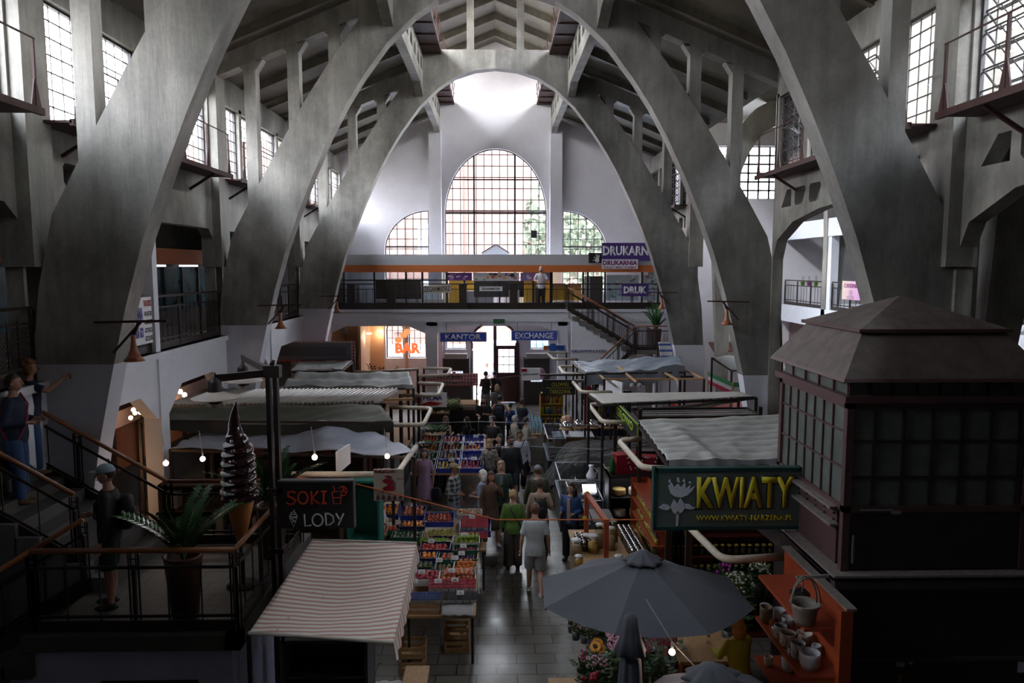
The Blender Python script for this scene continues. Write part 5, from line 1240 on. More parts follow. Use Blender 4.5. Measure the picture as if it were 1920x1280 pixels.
    if bottom in('trousers','shorts','wide'):
        m=MB(); m.ell((0,0,.9+dz),(.17*fat,.125*fat,.11)); m.tube([(0,0,.86+dz),(0,0,1.0+dz)],[.168*fat,.165*fat],18,flat=.74)
        for hp,kn,an in LG:
            g_=.03 if bottom!='wide' else .045
            if bottom=='shorts': kk_=lerp(hp,kn,.95); m.tube([hp,lerp(hp,kn,.5),kk_],[.1,.1,.098],14)
            else: m.tube([hp,lerp(hp,kn,.5),kn,lerp(kn,an,.5),lerp(kn,an,.95)],[.1,.085+g_*.4,.055+g_,.05+g_*1.1,.042+g_*1.3],14); m.ell(kn,.055+g_)
        addmesh('shorts' if bottom=='shorts' else 'trousers',remesh(m,'b',BM,max(vox,.018),3),t)
    elif bottom=='skirt':
        m=MB(); m.tube([(0,0,1.0+dz),(0,0,.85+dz),(0,.01,.5),(0,.01,.4)],[.16,.18,.24,.26],22,flat=.75); m.build('skirt',BM,t)
    m=MB()
    for hp,kn,an in LG:
        m.ell(an+Vector((0,.055,-.035)),(.05,.135,.04),12,8,lambda p:Vector((p[0],p[1],max(p[2],-.85)))); m.tube([an+Vector((0,0,-.04)),an+Vector((0,0,.02))],[.048,.043],10)
    m.build('shoes',cmat(shoes),t)
    return t
def bagpack(label,p,off,rz,col,sz=(.28,.16,.42),name='backpack'):
    """worn on a person's back; off in the person's frame"""
    o=thing(name,label,'bag' if name!='backpack' else 'backpack',Vector(p)+Matrix.Rotation(rz,3,'Z')@Vector(off),rz)
    m=MB(); m.ell((0,0,0),(sz[0]/2,sz[1]/2,sz[2]/2),14,10,lambda q:Vector([math.copysign(abs(v)**.55,v) for v in q])); m.build('bag_body',cmat(col),o)
    m=MB(); m.ell((0,-sz[1]*.45,-sz[2]*.12),(sz[0]*.38,sz[1]*.22,sz[2]*.26),10,8,lambda q:Vector([math.copysign(abs(v)**.6,v) for v in q])); m.build('pocket',cmat(col),o)
    if name=='backpack':
        for s in(-1,1): 
            m=MB(); m.tube([(s*.09,sz[1]*.4,sz[2]*.42),(s*.12,sz[1]*.4+.1,sz[2]*.6),(s*.13,sz[1]*.4+.26,sz[2]*.4),(s*.14,sz[1]*.4+.27,.0),(s*.15,sz[1]*.4+.1,-sz[2]*.35)],.022,6,flat=.4); m.build('strap',cmat(col),o)
    else:
        m=MB(); m.tube([(-sz[0]*.3,0,sz[2]*.4),(-sz[0]*.22,0,sz[2]*.8),(sz[0]*.22,0,sz[2]*.8),(sz[0]*.3,0,sz[2]*.4)],.01,6); m.build('handle',cmat(col),o)
    return o
AW=0.0; TO=math.pi    # AW: walks away from the camera (+Y), TO: faces the camera
G=lambda px,py:atZ(px,py,0)
PLAID=stripes('plaid_shirt',(.03,.045,.05),(.42,.45,.46),0,9,.8,.4,two=2)
FLOR=M('floral_blouse',(.4,.36,.32),.7,var=.9,scale=14); CAMO=M('camo',(.05,.06,.04),.8,var=.6,scale=14)
p=G(1003,1118); person('man in pale grey t-shirt and light shorts walking away down the aisle',p,AW,1.8,0,(.5,.56,.58),'short','shorts',(.36,.38,.4),'short',(.12,.06,.035),('down','down'),'walk',(.5,.47,.42),vox=.012,hem=.8)
p=G(962,1068); person('woman in green blouse and wide brown trousers seen from behind',p,AW,1.68,0,(.1,.2,.035),'long','wide',(.075,.06,.055),'bun',(.45,.28,.13),('down','down'),'stand',(.08,.03,.03),vox=.014,hem=.82,strap=(.02,.02,.02))
p=G(1012,1052); person('man in beige t-shirt with a black backpack seen from behind',p,AW,1.78,1,(.4,.28,.22),'short','trousers',(.06,.06,.07),'short',(.06,.035,.025),('down','bent'),'stand',vox=.018); bagpack('black backpack on the back of the man in beige',p,(0,-.2,1.2),AW,(.015,.015,.018))
p=G(1008,1020); person('man in olive jacket and grey cap ahead of the black backpack',p,AW,1.8,0,(.055,.06,.035),'long','trousers',(.05,.05,.06),'cap',(.1,.06,.04),('down','down'),'stand',cap=(.2,.21,.24),fat=1.1)
p=G(1070,1050); person('dark haired woman in a blue denim jacket behind the jar counter',p,R(150),1.68,2,(.03,.07,.2),'long','trousers',(.015,.015,.02),'long',(.03,.015,.012),('bent','bent'),'stand',vox=.014,open_=(.4,.3,.26),turn=R(-20))
p=G(940,1000); person('smiling woman in dark green cardigan and camouflage trousers facing the camera',p,TO,1.72,2,(.035,.065,.045),'long','wide',(.04,.05,.035),'bob',(.42,.3,.18),('down','down'),'walk',vox=.014,open_=(.22,.22,.24),hem=.7,fat=1.1)
p=G(906,1012); person('white haired woman in pale blue top beside the fruit stand',p,R(70),1.62,2,(.25,.35,.5),'short','trousers',(.3,.25,.2),'bob',(.75,.72,.7),('bent','bent'),'stand')
p=G(921,1020); person('woman with very long brown hair and brown flowered skirt',p,R(-160),1.66,1,(.12,.07,.05),'long','skirt',(.1,.07,.05),'long',(.07,.025,.015),('face','down'),'walk',(.4,.35,.33))
p=G(852,1012); person('man in plaid shirt, light jeans and tan flat cap at the fruit stand',p,R(-115),1.78,1,(.3,.3,.3),'long','trousers',(.26,.32,.38),'short',(.03,.02,.015),('down','bent'),'stand',(.2,.15,.1),cap=(.4,.3,.17),plaid=PLAID,vox=.014)
p=G(797,962); person('woman in lilac dress walking past the stalls',p,R(165),1.65,1,(.4,.26,.4),'short','dress',(.35,.28,.42),'bob',(.12,.07,.05),('down','down'),'walk2',(.03,.03,.03)); bagpack('black shopping bag hanging from the hand of the woman in lilac',p,(-.34,.1,.55),R(165),(.02,.015,.03),(.26,.1,.34),'shopping_bag')
p=G(710,1085); person('vendor in white t-shirt and cap tending the fruit stand',p,R(-120),1.66,0,(.6,.58,.66),'short','trousers',(.03,.03,.03),'cap',(.15,.08,.05),('folded','bent'),'stand',cap=(.03,.025,.03))
p=G(958,945); person('bearded man in black shirt with glasses, sunglasses at the neck, walking to the camera',p,R(190),1.82,1,(.014,.016,.022),'long','shorts',(.02,.025,.035),'short',(.025,.015,.012),('down','swing'),'walk',glasses=True,beard=True,fat=1.08)
p=G(975,925); person('man in white shirt with a dark shoulder strap behind the bearded man',p,TO,1.76,1,(.6,.62,.72),'long','trousers',(.03,.03,.04),'short',(.04,.025,.02),('down','down'),'walk2',turn=R(40),strap=(.02,.02,.03))
p=G(938,930); person('dark haired woman in black sleeveless dress in the crowd',p,R(120),1.7,2,(.015,.012,.015),'none','dress',(.02,.02,.02),'long',(.015,.012,.012),('bent','down'),'stand')
p=G(918,935); person('fair curly haired woman in flower print blouse seen from behind',p,R(10),1.62,2,(.4,.36,.32),'short','shorts',(.025,.025,.03),'bob',(.35,.2,.1),('down','down'),'stand',plaid=FLOR)
p=G(925,890); person('man in black polo shirt with folded hands in the crowd',p,R(150),1.78,2,(.012,.012,.014),'short','trousers',(.02,.02,.02),'short',(.03,.02,.015),('bent','bent'),'stand',turn=R(-60),fat=1.1)
p=G(908,842); person('long haired bearded man in black t-shirt facing the camera',p,TO,1.82,1,(.015,.015,.017),'short','shorts',(.018,.018,.02),'long',(.045,.025,.018),('folded','bent'),'walk',(.03,.03,.03),beard=True)
p=G(937,835); person('person in black sleeveless top with a dark backpack walking away',p,R(-8),1.76,1,(.014,.014,.018),'none','trousers',(.06,.055,.05),'short',(.03,.02,.02),('hip','hip'),'stand'); bagpack('dark blue backpack on the person in the black sleeveless top',p,(0,-.19,1.2),R(-8),(.02,.025,.04))
p=G(932,803); person('person in grey top standing before the entrance light',p,AW,1.7,2,(.12,.12,.12),'short','trousers',(.06,.06,.07),'bob',(.3,.2,.13),('bent','bent'),'stand')
p=G(957,832); person('child in blue t-shirt and dark cap in the aisle',p,R(-30),1.45,2,(.03,.12,.4),'short','trousers',(.02,.02,.025),'cap',(.1,.06,.03),('down','bent'),'stand',cap=(.02,.025,.04)); 
p=G(978,842); person('dark haired person in navy shirt leaning to the drinks counter',p,R(-40),1.74,1,(.02,.025,.05),'short','trousers',(.05,.05,.06),'short',(.02,.015,.015),('fwd','fwd'),'stand')
p=G(965,880); person('grey haired person in beige coat waiting at the glass counter',p,R(-70),1.68,2,(.4,.36,.31),'long','trousers',(.2,.19,.17),'short',(.5,.47,.43),('bent','down'),'stand',hem=.68,strap=(.02,.02,.02),fat=1.15)
p=G(986,888); person('woman with brown ponytail in cream coat and black trousers at the counter',p,R(-75),1.72,2,(.42,.39,.34),'long','trousers',(.012,.012,.015),'pony',(.06,.03,.02),('bent','bent'),'stand',hem=.66)
p=G(911,775); person('man in black vest and grey trousers standing in the entrance light',p,AW,1.8,1,(.018,.018,.02),'none','wide',(.2,.21,.23),'short',(.03,.02,.02),('folded','folded'),'stand')
p=G(928,770); person('person in black standing right of the man in the vest',p,R(15),1.72,1,(.012,.012,.012),'long','trousers',(.015,.015,.015),'short',(.03,.02,.02),('hip','bent'),'cross')
for k,(px,py,c,lb) in enumerate(((899,745,(.75,.72,.65),'person in cream clothes outside the open door'),(914,748,(.6,.65,.75),'fair haired woman in pale blue outside the open door'),(926,747,(.55,.6,.7),'person in pale shirt outside, beside the dark door leaf'))):
    q=atZ(px,py,0); person(lb,q,TO if k!=1 else R(120),1.74,2,c,'short','trousers',(.6,.6,.6),'short' if k else 'short',(.5,.4,.3) if k==1 else (.2,.12,.08),('down','bent'),'walk')
p=G(868,812); person('man in olive sweater sitting at a gingham table with hand at chin',Vector((p.x,p.y,.0)),R(75),1.78,1,(.05,.055,.03),'long','trousers',(.05,.05,.06),'short',(.04,.025,.02),('face','bent'),'sit',lean=.25)
p=G(836,850); person('woman with fair brown hair sitting with her back at the cafe tables',p,R(-30),1.68,2,(.03,.03,.04),'none','trousers',(.03,.03,.03),'long',(.2,.1,.05),('bent','bent'),'sit')
p=G(876,852); person('dark haired woman in black sitting at the cafe tables',p,R(60),1.68,2,(.012,.012,.015),'long','trousers',(.015,.015,.02),'long',(.03,.015,.012),('bent','bent'),'sit')
p=atY(1014,573,31.3); p.z=4.45; person('bald man in white t-shirt leaning on the end gallery railing',p,TO,1.76,2,(.72,.68,.78),'short','trousers',(.015,.015,.02),'bald',(.05,.03,.02),('rail','rail'),'stand',beard=True,lean=.1)
# on the stairs
sx_=-6.55; p=Vector((sx_,10.15,LZ+rise*(XS-sx_)+.02)); person('balding man in navy jacket with a pink strap standing on the stairs',p,R(-75),1.8,1,(.012,.018,.05),'long','trousers',(.03,.07,.18),'short',(.06,.04,.03),('bent','bent'),'stand',(.15,.09,.05),vox=.014,strap=(.5,.02,.08),fat=1.1)
sx_=-6.85; p=Vector((sx_,11.0,LZ+rise*(XS-sx_)+.02)); person('curly haired woman in dark blue taking a photo on the stairs',p,R(-60),1.7,1,(.01,.015,.045),'short','trousers',(.03,.08,.2),'curly',(.2,.08,.03),('up','up'),'stand',(.2,.14,.08),vox=.014)
q=p+Matrix.Rotation(R(-60),3,'Z')@Vector((0,.52,1.44)); m=MB(q); m.cbox(q,(.15,.012,.08),rz=R(-60)); o=m.build('smartphone',BLACK); tag(o,'black smartphone held up by the curly haired woman','phone')
m=MB(q); m.cbox(q+Vector((-.004,-.01,0)),(.13,.004,.065),rz=R(-60)); m.build('screen',M('phone_screen',(.05,.06,.08),.1),o)
p=Vector((-4.75,9.0,LZ)); person('man in pale blue cap, dark jacket and dark shorts on the landing',p,R(105),1.8,1,(.012,.013,.016),'long','shorts',(.012,.025,.03),'cap',(.05,.03,.02),('down','bent'),'stand',(.02,.02,.02),vox=.014,cap=(.3,.42,.5),turn=R(10)); bagpack('black backpack on the man with the pale blue cap',p,(0,-.2,1.2),R(105),(.01,.01,.012))
p=Vector((3.2,9.25,0)); person('florist with orange hair in a yellow jacket working among the flowers',p,R(20),1.62,1,(.38,.33,.02),'long','trousers',(.03,.03,.03),'bob',(.48,.2,.04),('fwd','fwd'),'stand',vox=.014,lean=.15)
# ================================================================ STALLS
def pipe(label,pts,z,r=.05,ends=(0,1)):
    P=[atZ(x,y,z) for x,y in pts]; c=sum(P,Vector())/len(P); t=thing('stall_pipe_frame',label,'frame',(c.x,c.y,0))
    # rounded corners
    Q=[P[0]]
    for a,b,d in zip(P,P[1:],P[2:]):
        e=min(.22,(a-b).length*.4,(d-b).length*.4); u=b+(a-b).normalized()*e; v=b+(d-b).normalized()*e
        for k in range(6): s=k/5; Q.append(u*(1-s)**2+b*2*s*(1-s)+v*s*s)
    Q.append(P[-1]); m=MB(t.location); m.tube(Q,r,10); m.build('pipe',CREAM,t)
    for q in [(P[0],P[-1])[e] for e in ends]:
        m=MB(t.location); m.bar((q.x,q.y,0),(q.x,q.y,z+.02),.07); m.build('post',IRON,t)
    return t
ZR=2.72
pipe('cream pipe frame of the left stall nearest the camera, behind the juice sign',[(548,889),(744,889),(779,838)],ZR,ends=(0,))
pipe('cream pipe loop of the left stall in front of the olive tarp',[(640,797),(794,796),(809,765),(733,763)],ZR)
pipe('cream pipe loop above the green leafy vegetables on the left',[(752,741),(821,741),(831,719),(785,718)],ZR)
pipe('small cream pipe loop before the gingham food sign',[(784,704),(839,703),(846,691),(795,690)],ZR)
pipe('straight cream pipe along the farthest left stall',[(662,697),(700,697),(783,692)],ZR)
pipe('thick cream pipe loop under the flower shop sign',[(1290,985),(1356,1050),(1474,1043)],2.1,.055)
pipe('cream pipe loop over the cheese fridge on the right',[(1257,878),(1205,877),(1160,826),(1200,822)],ZR,.055)
pipe('cream pipe loop in front of the green deli sign',[(1180,791),(1130,791),(1104,758),(1155,757)],ZR)
pipe('cream pipe loop right of the black olive sign',[(1146,735),(1090,735),(1073,714),(1116,713)],ZR)
pipe('short cream pipe loop behind the black olive sign',[(1112,700),(1057,700),(1048,687),(1092,687)],ZR)
pipe('farthest right cream pipe loop below the stair wall',[(1082,673),(1038,673),(1026,660),(1062,661)],ZR)
def tarp(name,label,cs,mat,sag=.15,ruck=.03,drop=0,seed=0,nu=30,nv=20,posts=True,fn=None,cat='awning',dropmat=None,backboard=True):
    """cs: corners BL,BR,FR,FL in world; cloth sagging between; drop = front valance depth"""
    BL,BR,FR,FL=[Vector(c) for c in cs]; c=(BL+BR+FR+FL)/4; t=thing(name,label,cat,(c.x,c.y,0)); rr=random.Random(seed); ph=[rr.uniform(0,6) for _ in range(6)]
    def P(u,v):
        p=lerp(lerp(BL,BR,u),lerp(FL,FR,u),v)
        z=-sag*math.sin(math.pi*u)*math.sin(math.pi*v)+ruck*(math.sin(u*17+ph[0]+3*v)*.5+math.sin(v*13+ph[1]+5*u)*.4+math.sin(u*31+v*23+ph[2])*.3+math.sin(u*53-v*11+ph[3])*.15)
        if fn: z+=fn(u,v)
        return p+Vector((0,0,z))
    m=MB(t.location); m.grid(None,nu,nv,P,th=.012); m.build('cloth',mat,t)
    if drop:
        m=MB(t.location); m.grid(None,nu,4,lambda u,v:P(u,1)+Vector((0,-.02-.03*math.sin(u*40+ph[4])*v,-drop*v*(1+.1*math.sin(u*9+ph[5])))),th=0); m.build('valance',dropmat or mat,t,recalc=False)
    if posts:
        for q in (BL,BR,FR,FL):
            m=MB(t.location); m.bar((q.x,q.y,0),(q.x,q.y,q.z-.04),.06); m.build('post',IRON,t)
        for a,b_ in ((BL,BR),(BR,FR),(FR,FL),(FL,BL)):
            m=MB(t.location); m.bar(a-Vector((0,0,.06)),b_-Vector((0,0,.06)),.05); m.build('beam',IRON,t)
    return t
SILV=M('silver_tarp',(.42,.45,.54),.32,var=.15,scale=3,bump=.5,bscale=14)
OLIVE=M('olive_tarp',(.12,.12,.095),.75,var=.2,scale=2,bump=.3,bscale=10)
GTARP=M('grey_tarp',(.33,.34,.33),.6,var=.2,scale=3,bump=.5,bscale=10)
QUILT=M('grey_quilted_tarp',(.42,.42,.4),.75,var=.22,scale=4,bump=.25,bscale=18)
BLUEG=M('blue_grey_tarp',(.2,.24,.29),.5,var=.15,scale=3,bump=.4,bscale=12)
A=lambda x,y,z:atZ(x,y,z)
tarp('market_awning','crumpled silver tarp over the left stall behind the ice cream',[A(385,810,2.75),A(690,803,2.9),A(776,852,2.75),A(320,838,2.6)],SILV,.1,.045,0,1,fn=lambda u,v:.16*math.exp(-((u-.72)/.16)**2)*(1-v)+.05*math.sin(u*20)*v,nu=60)
tarp('market_awning','dark olive tarp sagging over the second left stall',[A(300,765,3.15),A(712,757,3.15),A(735,787,3.1),A(262,783,3.1)],OLIVE,.14,.03,.22,2,nu=50,fn=lambda u,v:-.12*math.sin(math.pi*u)*v,dropmat=M('olive_valance_shaded',(.04,.042,.032),.75))  # front drop in a darker olive: shade under the tarp put into the colour
# corrugated roof
BLc,BRc,FRc,FLc=A(385,733,3.1),A(750,731,3.1),A(705,752,3.05),A(310,759,3.05)
t=thing('corrugated_roof','corrugated translucent sheet roof with a wooden batten on the left','roof sheet',((BLc.x+BRc.x)/2,(BLc.y+FLc.y)/2,0))
m=MB(t.location); NC=46
m.grid(None,NC*8,1,lambda u,v:lerp(lerp(BLc,BRc,u),lerp(FLc,FRc,u),v)+Vector((0,0,.065*math.sin(u*NC*2*math.pi)-.04*v)),th=.008); m.build('sheet',M('corrugated_sheet',(.48,.44,.4),.35,var=.15),t)
m=MB(t.location); m.bar(A(318,761,3.0),A(775,748,3.0),.05,.06); m.build('batten',WOOD,t)
for q in (BLc,BRc,FRc,FLc): m=MB(t.location); m.bar((q.x,q.y,0),(q.x,q.y,3.0),.06); m.build('post',IRON,t)
tarp('market_awning','pale grey crumpled tarp over the far left stalls, sheets overlapping',[A(560,699,3.1),A(765,697,3.1),A(775,724,3.1),A(520,729,3.1)],GTARP,.06,.04,.12,4,nu=50,nv=30,fn=lambda u,v:.05*math.sin(v*14))
t=tarp('market_awning','flat dusty grey roof sheet farthest back on the left',[A(560,677,3.1),A(660,676,3.1),A(640,692,3.1),A(545,694,3.1)],GTARP,.02,.02,0,5)
# gingham framed panel
GING=stripes('gingham_red',(.5,.42,.42),(.38,.015,.035),0,9,.7,.5,two=2)
a=atY(508,640,25.0); b=atY(664,677,25.0)
t=thing('menu_panel','long grey panel with a red gingham border on the far left food stall','panel',((a.x+b.x)/2,25,b.z))
m=MB(t.location); m.box((a.x,25,b.z),(b.x,25.05,a.z)); m.build('gingham_board',GING,t)
m=MB(t.location); m.box((a.x+.06,24.97,b.z+.06),(b.x-.1,25,a.z-.05)); m.build('grey_face',M('panel_grey',(.16,.16,.19),.6),t)
m=MB(t.location); m.box((a.x+.06,24.965,b.z+.18),(b.x-.25,24.97,a.z-.18)); m.build('dark_band',M('panel_dark_band',(.1,.1,.13),.6),t)
for x in (a.x,b.x): m=MB(t.location); m.bar((x,25.03,0),(x,25.03,a.z),.05); m.build('post',IRON,t)
def sg(name,label,px0,px1,py0,py1,Y,mat,texts,legs=True,**k):
    t=tsign(name,label,px0,px1,py0,py1,Y,mat,texts,**k)
    return t
sg('food_stall_banner','red gingham food stall banner with black Gothic lettering left of the door',788,896,700,723,27.2,GING,[('Polskie Jadło',BLK,.48,.3,.5,.36,.02),('WYROBY GARMAŻERYJNE',BLK,.53,.78,.78,.26,.025)])
t=thing('food_counter','dark counter block under the gingham banner','counter',(-1.7,27.4,0)); a=atY(790,723,27.2); b=atY(896,723,27.2)
m=MB(t.location); m.box((a.x,27.1,0),(b.x,28.2,.95)); m.build('body',DARK,t); m=MB(t.location); m.box((a.x-.05,27.2,a.z-.75),(b.x+.02,28.2,a.z-.7)); m.build('top',WOOD,t)
for x in (a.x+.05,b.x-.05): m=MB(t.location); m.bar((x,27.25,0),(x,27.25,a.z+.45),.05); m.build('post',IRON,t)
sg('banner','white Pelma banner with pink blot and green leaves at a left stall',772,838,736,763,23.4,SWHITE,[('PELMA',NAVY,.6,.36,.55,.32,.03)])
o=[x for x in C.objects if x.name=='banner'][0]; m=MB(o.location); q=atY(800,757,23.36); m.prism([(q.x-.3,q.z-.05),(q.x+.1,q.z+.08),(q.x+.5,q.z+.02),(q.x+.3,q.z-.06)],[],lambda u,v:(u,23.38,v),(0,.02,0)); m.build('red_swoosh',M('print_red',(.45,.02,.03),.5),o)
m=MB(o.location); q=atY(783,748,23.36); m.box((q.x-.12,23.37,q.z-.12),(q.x+.14,23.395,q.z+.14)); m.build('pink_print',M('print_pink',(.4,.12,.2),.6,var=.5,scale=20),o)
# generic stall counters, posts & clutter under the left roofs
def cupboard(name,label,lo,hi,mat,shelves=2,cat='cabinet',back=True,goods=0,gm=None,seed=0,face=-1):
    """open-fronted case with shelves, facing -Y (face=-1) or the aisle (face=+1 -> +X, 2 -> -X)"""
    t=thing(name,label,cat,((lo[0]+hi[0])/2,(lo[1]+hi[1])/2,lo[2])); o=t.location; th=.04
    m=MB(o); m.box(lo,(lo[0]+th,hi[1],hi[2])); m.box((hi[0]-th,lo[1],lo[2]),hi); m.box((lo[0],lo[1],hi[2]-th),hi); m.box(lo,(hi[0],hi[1],lo[2]+th))
    if face==-1: m.box((lo[0],hi[1]-th,lo[2]),hi)
    elif face==1: m.box(lo,(lo[0]+th,hi[1],hi[2]))
    m.build('case',mat,t)
    for k in range(shelves):
        z=lerp(lo[2],hi[2],(k+1)/(shelves+1)); m=MB(o); m.box((lo[0]+th,lo[1]+.02,z-.012),(hi[0]-th,hi[1]-th,z+.012)); m.build('shelf',mat,t)
    return t
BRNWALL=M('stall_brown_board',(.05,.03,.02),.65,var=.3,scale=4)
def stallbox(label,x0,x1,y0,y1,h,mat,name='stall_counter',top=WOOD):
    t=thing(name,label,'counter',((x0+x1)/2,(y0+y1)/2,0)); m=MB(t.location); m.box((x0,y0,0),(x1,y1,h-.05)); m.build('body',mat,t); m=MB(t.location); m.box((x0-.04,y0-.04,h-.05),(x1+.04,y1+.04,h)); m.build('top',top,t); return t
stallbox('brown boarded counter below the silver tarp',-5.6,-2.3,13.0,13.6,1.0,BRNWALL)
stallbox('long counter with blue front beneath the olive tarp',-2.75,-2.2,14.2,16.2,1.0,M('blue_board',(.04,.08,.2),.6))
stallbox('grey counter beneath the corrugated roof',-3.1,-2.45,17.2,19.0,1.0,M('grey_board',(.22,.22,.23),.6))
stallbox('white counter beneath the far left grey tarps',-3.2,-2.6,20.5,24.2,1.05,M('white_board',(.45,.45,.46),.6))
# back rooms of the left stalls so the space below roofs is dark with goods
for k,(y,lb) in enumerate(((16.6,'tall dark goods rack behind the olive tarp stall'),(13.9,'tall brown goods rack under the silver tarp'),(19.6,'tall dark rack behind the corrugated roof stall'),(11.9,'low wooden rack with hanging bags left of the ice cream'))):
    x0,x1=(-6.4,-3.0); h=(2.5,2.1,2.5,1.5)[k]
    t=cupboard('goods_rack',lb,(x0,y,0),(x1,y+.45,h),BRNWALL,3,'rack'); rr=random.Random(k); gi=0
    for sh in range(4):
        z=h*sh/4+.05; x=x0+.1
        while x<x1-.3:
            w_=rr.uniform(.12,.3); hh=rr.uniform(.15,h/4-.12); c=rr.choice(((.2,.04,.02),(.16,.1,.03),(.02,.07,.05),(.2,.17,.14),(.03,.04,.12),(.09,.04,.03)))
            if rr.random()<.6:
                m=MB((x,y+.05,z)); m.box((x,y+.05,z),(x+w_,y+.3,z+hh)); q=m.build('goods_box',cmat(c)); tag(q,'boxed goods packed on the '+lb[:lb.index(' rack')+5],'box','goods on the '+lb[:lb.index(' rack')+5])
            x+=w_+rr.uniform(.03,.12)
# bulbs under stalls
BULB=M('bulb_glow',(1,.9,.85),.4,emit=30,ecol=(1,.8,.7))
for k,(px,py,Y,lb) in enumerate(((311,868,12.4,'bare glowing bulb by the stair handrail left of the ice cream'),(518,858,11.6,'bare glowing bulb beside the lamp post'),(590,857,12.0,'bare glowing bulb above the juice sign'),(726,855,13.2,'pink glowing bulb inside the green stall'),(380,860,13.0,'small glowing bulb behind the stall screens'),(1260,1222,7.6,'glowing bulb hanging among the pink hydrangeas'),(1268,1214,0,None))):
    if lb is None: continue
    p=atY(px,py,Y); t=thing('light_bulb',lb,'light bulb',p); m=MB(p); m.ell(p,.045 if Y>8 else .035,12,8); m.build('glass',BULB,t); m=MB(p); m.tube([p+Vector((0,0,.03)),p+Vector((0,0,.11))],.016,8); m.build('socket',M('socket_white',(.5,.45,.4),.5),t)
    m=MB(p); m.tube([p+Vector((0,0,.1)),p+Vector((-.05,.02,.5))],.006,5) if Y>8 else m.tube([p+Vector((.35,-.1,-.25)),p+Vector((0,0,.11)),p+Vector((-.25,.2,.5))],.007,5); m.build('cable',M('cable_white',(.5,.5,.48),.5),t)
    l=bpy.data.lights.new('bulb_light','POINT'); l.energy=3 if Y>8 else 9; l.color=(1,.72,.55); l.shadow_soft_size=.05; lo_=bpy.data.objects.new('bulb_light',l); C.objects.link(lo_); lo_.location=p+Vector((0,-.02,-.08))
# white slanting board, teal stall back, RAZOR poster, white freezer, fridges
a=atY(634,888,12.6); b=atY(657,845,12.9)
t=thing('slanted_board','white slanting sign board standing on the near left pipe frame','sign board',tuple(a)); m=MB(a); m._add([a,b-Vector((0,0,.22)),b+Vector((0,0,.12)),a+Vector((0,0,.38)),a+Vector((-.04,.02,0)),b+Vector((-.04,.02,-.22)),b+Vector((-.04,.02,.12)),a+Vector((-.04,.02,.38))],[(0,1,2,3),(7,6,5,4),(0,4,5,1),(1,5,6,2),(2,6,7,3),(3,7,4,0)]); m.build('board',SWHITE,t)
cupboard('stall_cabinet','teal green cabinet inside the near left stall',(-2.75,13.4,0),(-2.15,13.9,2.3),M('teal_board',(.01,.16,.13),.5),1)
RZ=M('poster_cream',(.45,.42,.36),.6); RZR=M('poster_dark_red',(.25,.015,.03),.5)
t=tsign('hot_sauce_poster','cream poster with dark red ribbon drawing and five bottles hanging from the pipe frame',700,757,880,938,12.2,RZ,[('RAZOR',RZR,.38,.06,.72,.1,.03),('SAUCES',RZR,.88,.3,.2,.04,.01)],cat='poster')
a=atY(700,880,12.18); b=atY(757,938,12.18); W_=b.x-a.x; H_=a.z-b.z
m=MB(t.location); Q=lambda u,v:(a.x+W_*u,a.z-H_*v)
for pts in ([(.28,.38),(.4,.3),(.62,.34),(.7,.46),(.55,.52),(.4,.46)],[(.3,.6),(.5,.5),(.72,.56),(.7,.66),(.45,.7),(.25,.76),(.3,.68)],[(.35,.22),(.5,.2),(.62,.24),(.5,.3)]): m.prism([Q(*q) for q in pts],[],lambda u,v:(u,12.19,v),(0,.01,0))
m.build('ribbon_print',RZR,t)
m=MB(t.location)
for k in range(5): x=.12+.19*k; m.prism([Q(*q) for q in ((x-.04,.98),(x+.06,.98),(x+.06,.88),(x+.025,.85),(x+.025,.8),(x-.005,.8),(x-.005,.85),(x-.04,.88))],[],lambda u,v:(u,12.19,v),(0,.01,0))
m.build('bottle_print',M('poster_bottle',(.12,.04,.06),.5),t)
a=A(660,1008,.95); stallbox('low white chest freezer beside the fruit stand',-2.95,-2.3,11.9,12.7,.95,M('freezer_white',(.5,.5,.52),.4),'chest_freezer',M('freezer_lid',(.45,.44,.42),.5))
for k,x in enumerate((-3.0,-2.62)):
    t=cupboard('glass_fridge',['glass door drinks fridge below the juice sign, nearer the lamp post','glass door drinks fridge below the juice sign, nearer the freezer'][k],(x-.0,10.75,0),(x+.36,11.2,1.75),M('fridge_frame',(.4,.42,.45),.4),3,'fridge'); m=MB(t.location); m.box((x+.03,10.745,.08),(x+.33,10.75,1.7)); m.build('door_glass',GLASS,t)
    m=MB(t.location)
    for s in range(3):
        for j in range(4): m.box((x+.06+.07*j,10.85,.48+.43*s),(x+.11+.07*j,10.9,.62+.43*s))
    m.build('shelf_goods',M('dark_goods',(.08,.06,.05),.5),t)
# striped awning
STR=bpy.data.materials.new('striped_canvas'); STR.use_nodes=True; nt=STR.node_tree; bs=nt.nodes['Principled BSDF']; uvn=nt.nodes.new('ShaderNodeTexCoord'); sp_=nt.nodes.new('ShaderNodeSeparateXYZ'); nt.links.new(uvn.outputs['Object'],sp_.inputs[0])
mu=nt.nodes.new('ShaderNodeMath'); mu.operation='MULTIPLY'; mu.inputs[1].default_value=11.5; nt.links.new(sp_.outputs[1],mu.inputs[0])
fr_=nt.nodes.new('ShaderNodeMath'); fr_.operation='FRACT'; nt.links.new(mu.outputs[0],fr_.inputs[0]); lt=nt.nodes.new('ShaderNodeMath'); lt.operation='LESS_THAN'; lt.inputs[1].default_value=.42; nt.links.new(fr_.outputs[0],lt.inputs[0])
mxx=nt.nodes.new('ShaderNodeMix'); mxx.data_type='RGBA'; mxx.inputs[6].default_value=(.64,.6,.54,1); mxx.inputs[7].default_value=(.46,.25,.2,1); nt.links.new(lt.outputs[0],mxx.inputs[0]); nt.links.new(mxx.outputs[2],bs.inputs['Base Color']); bs.inputs['Roughness'].default_value=.8
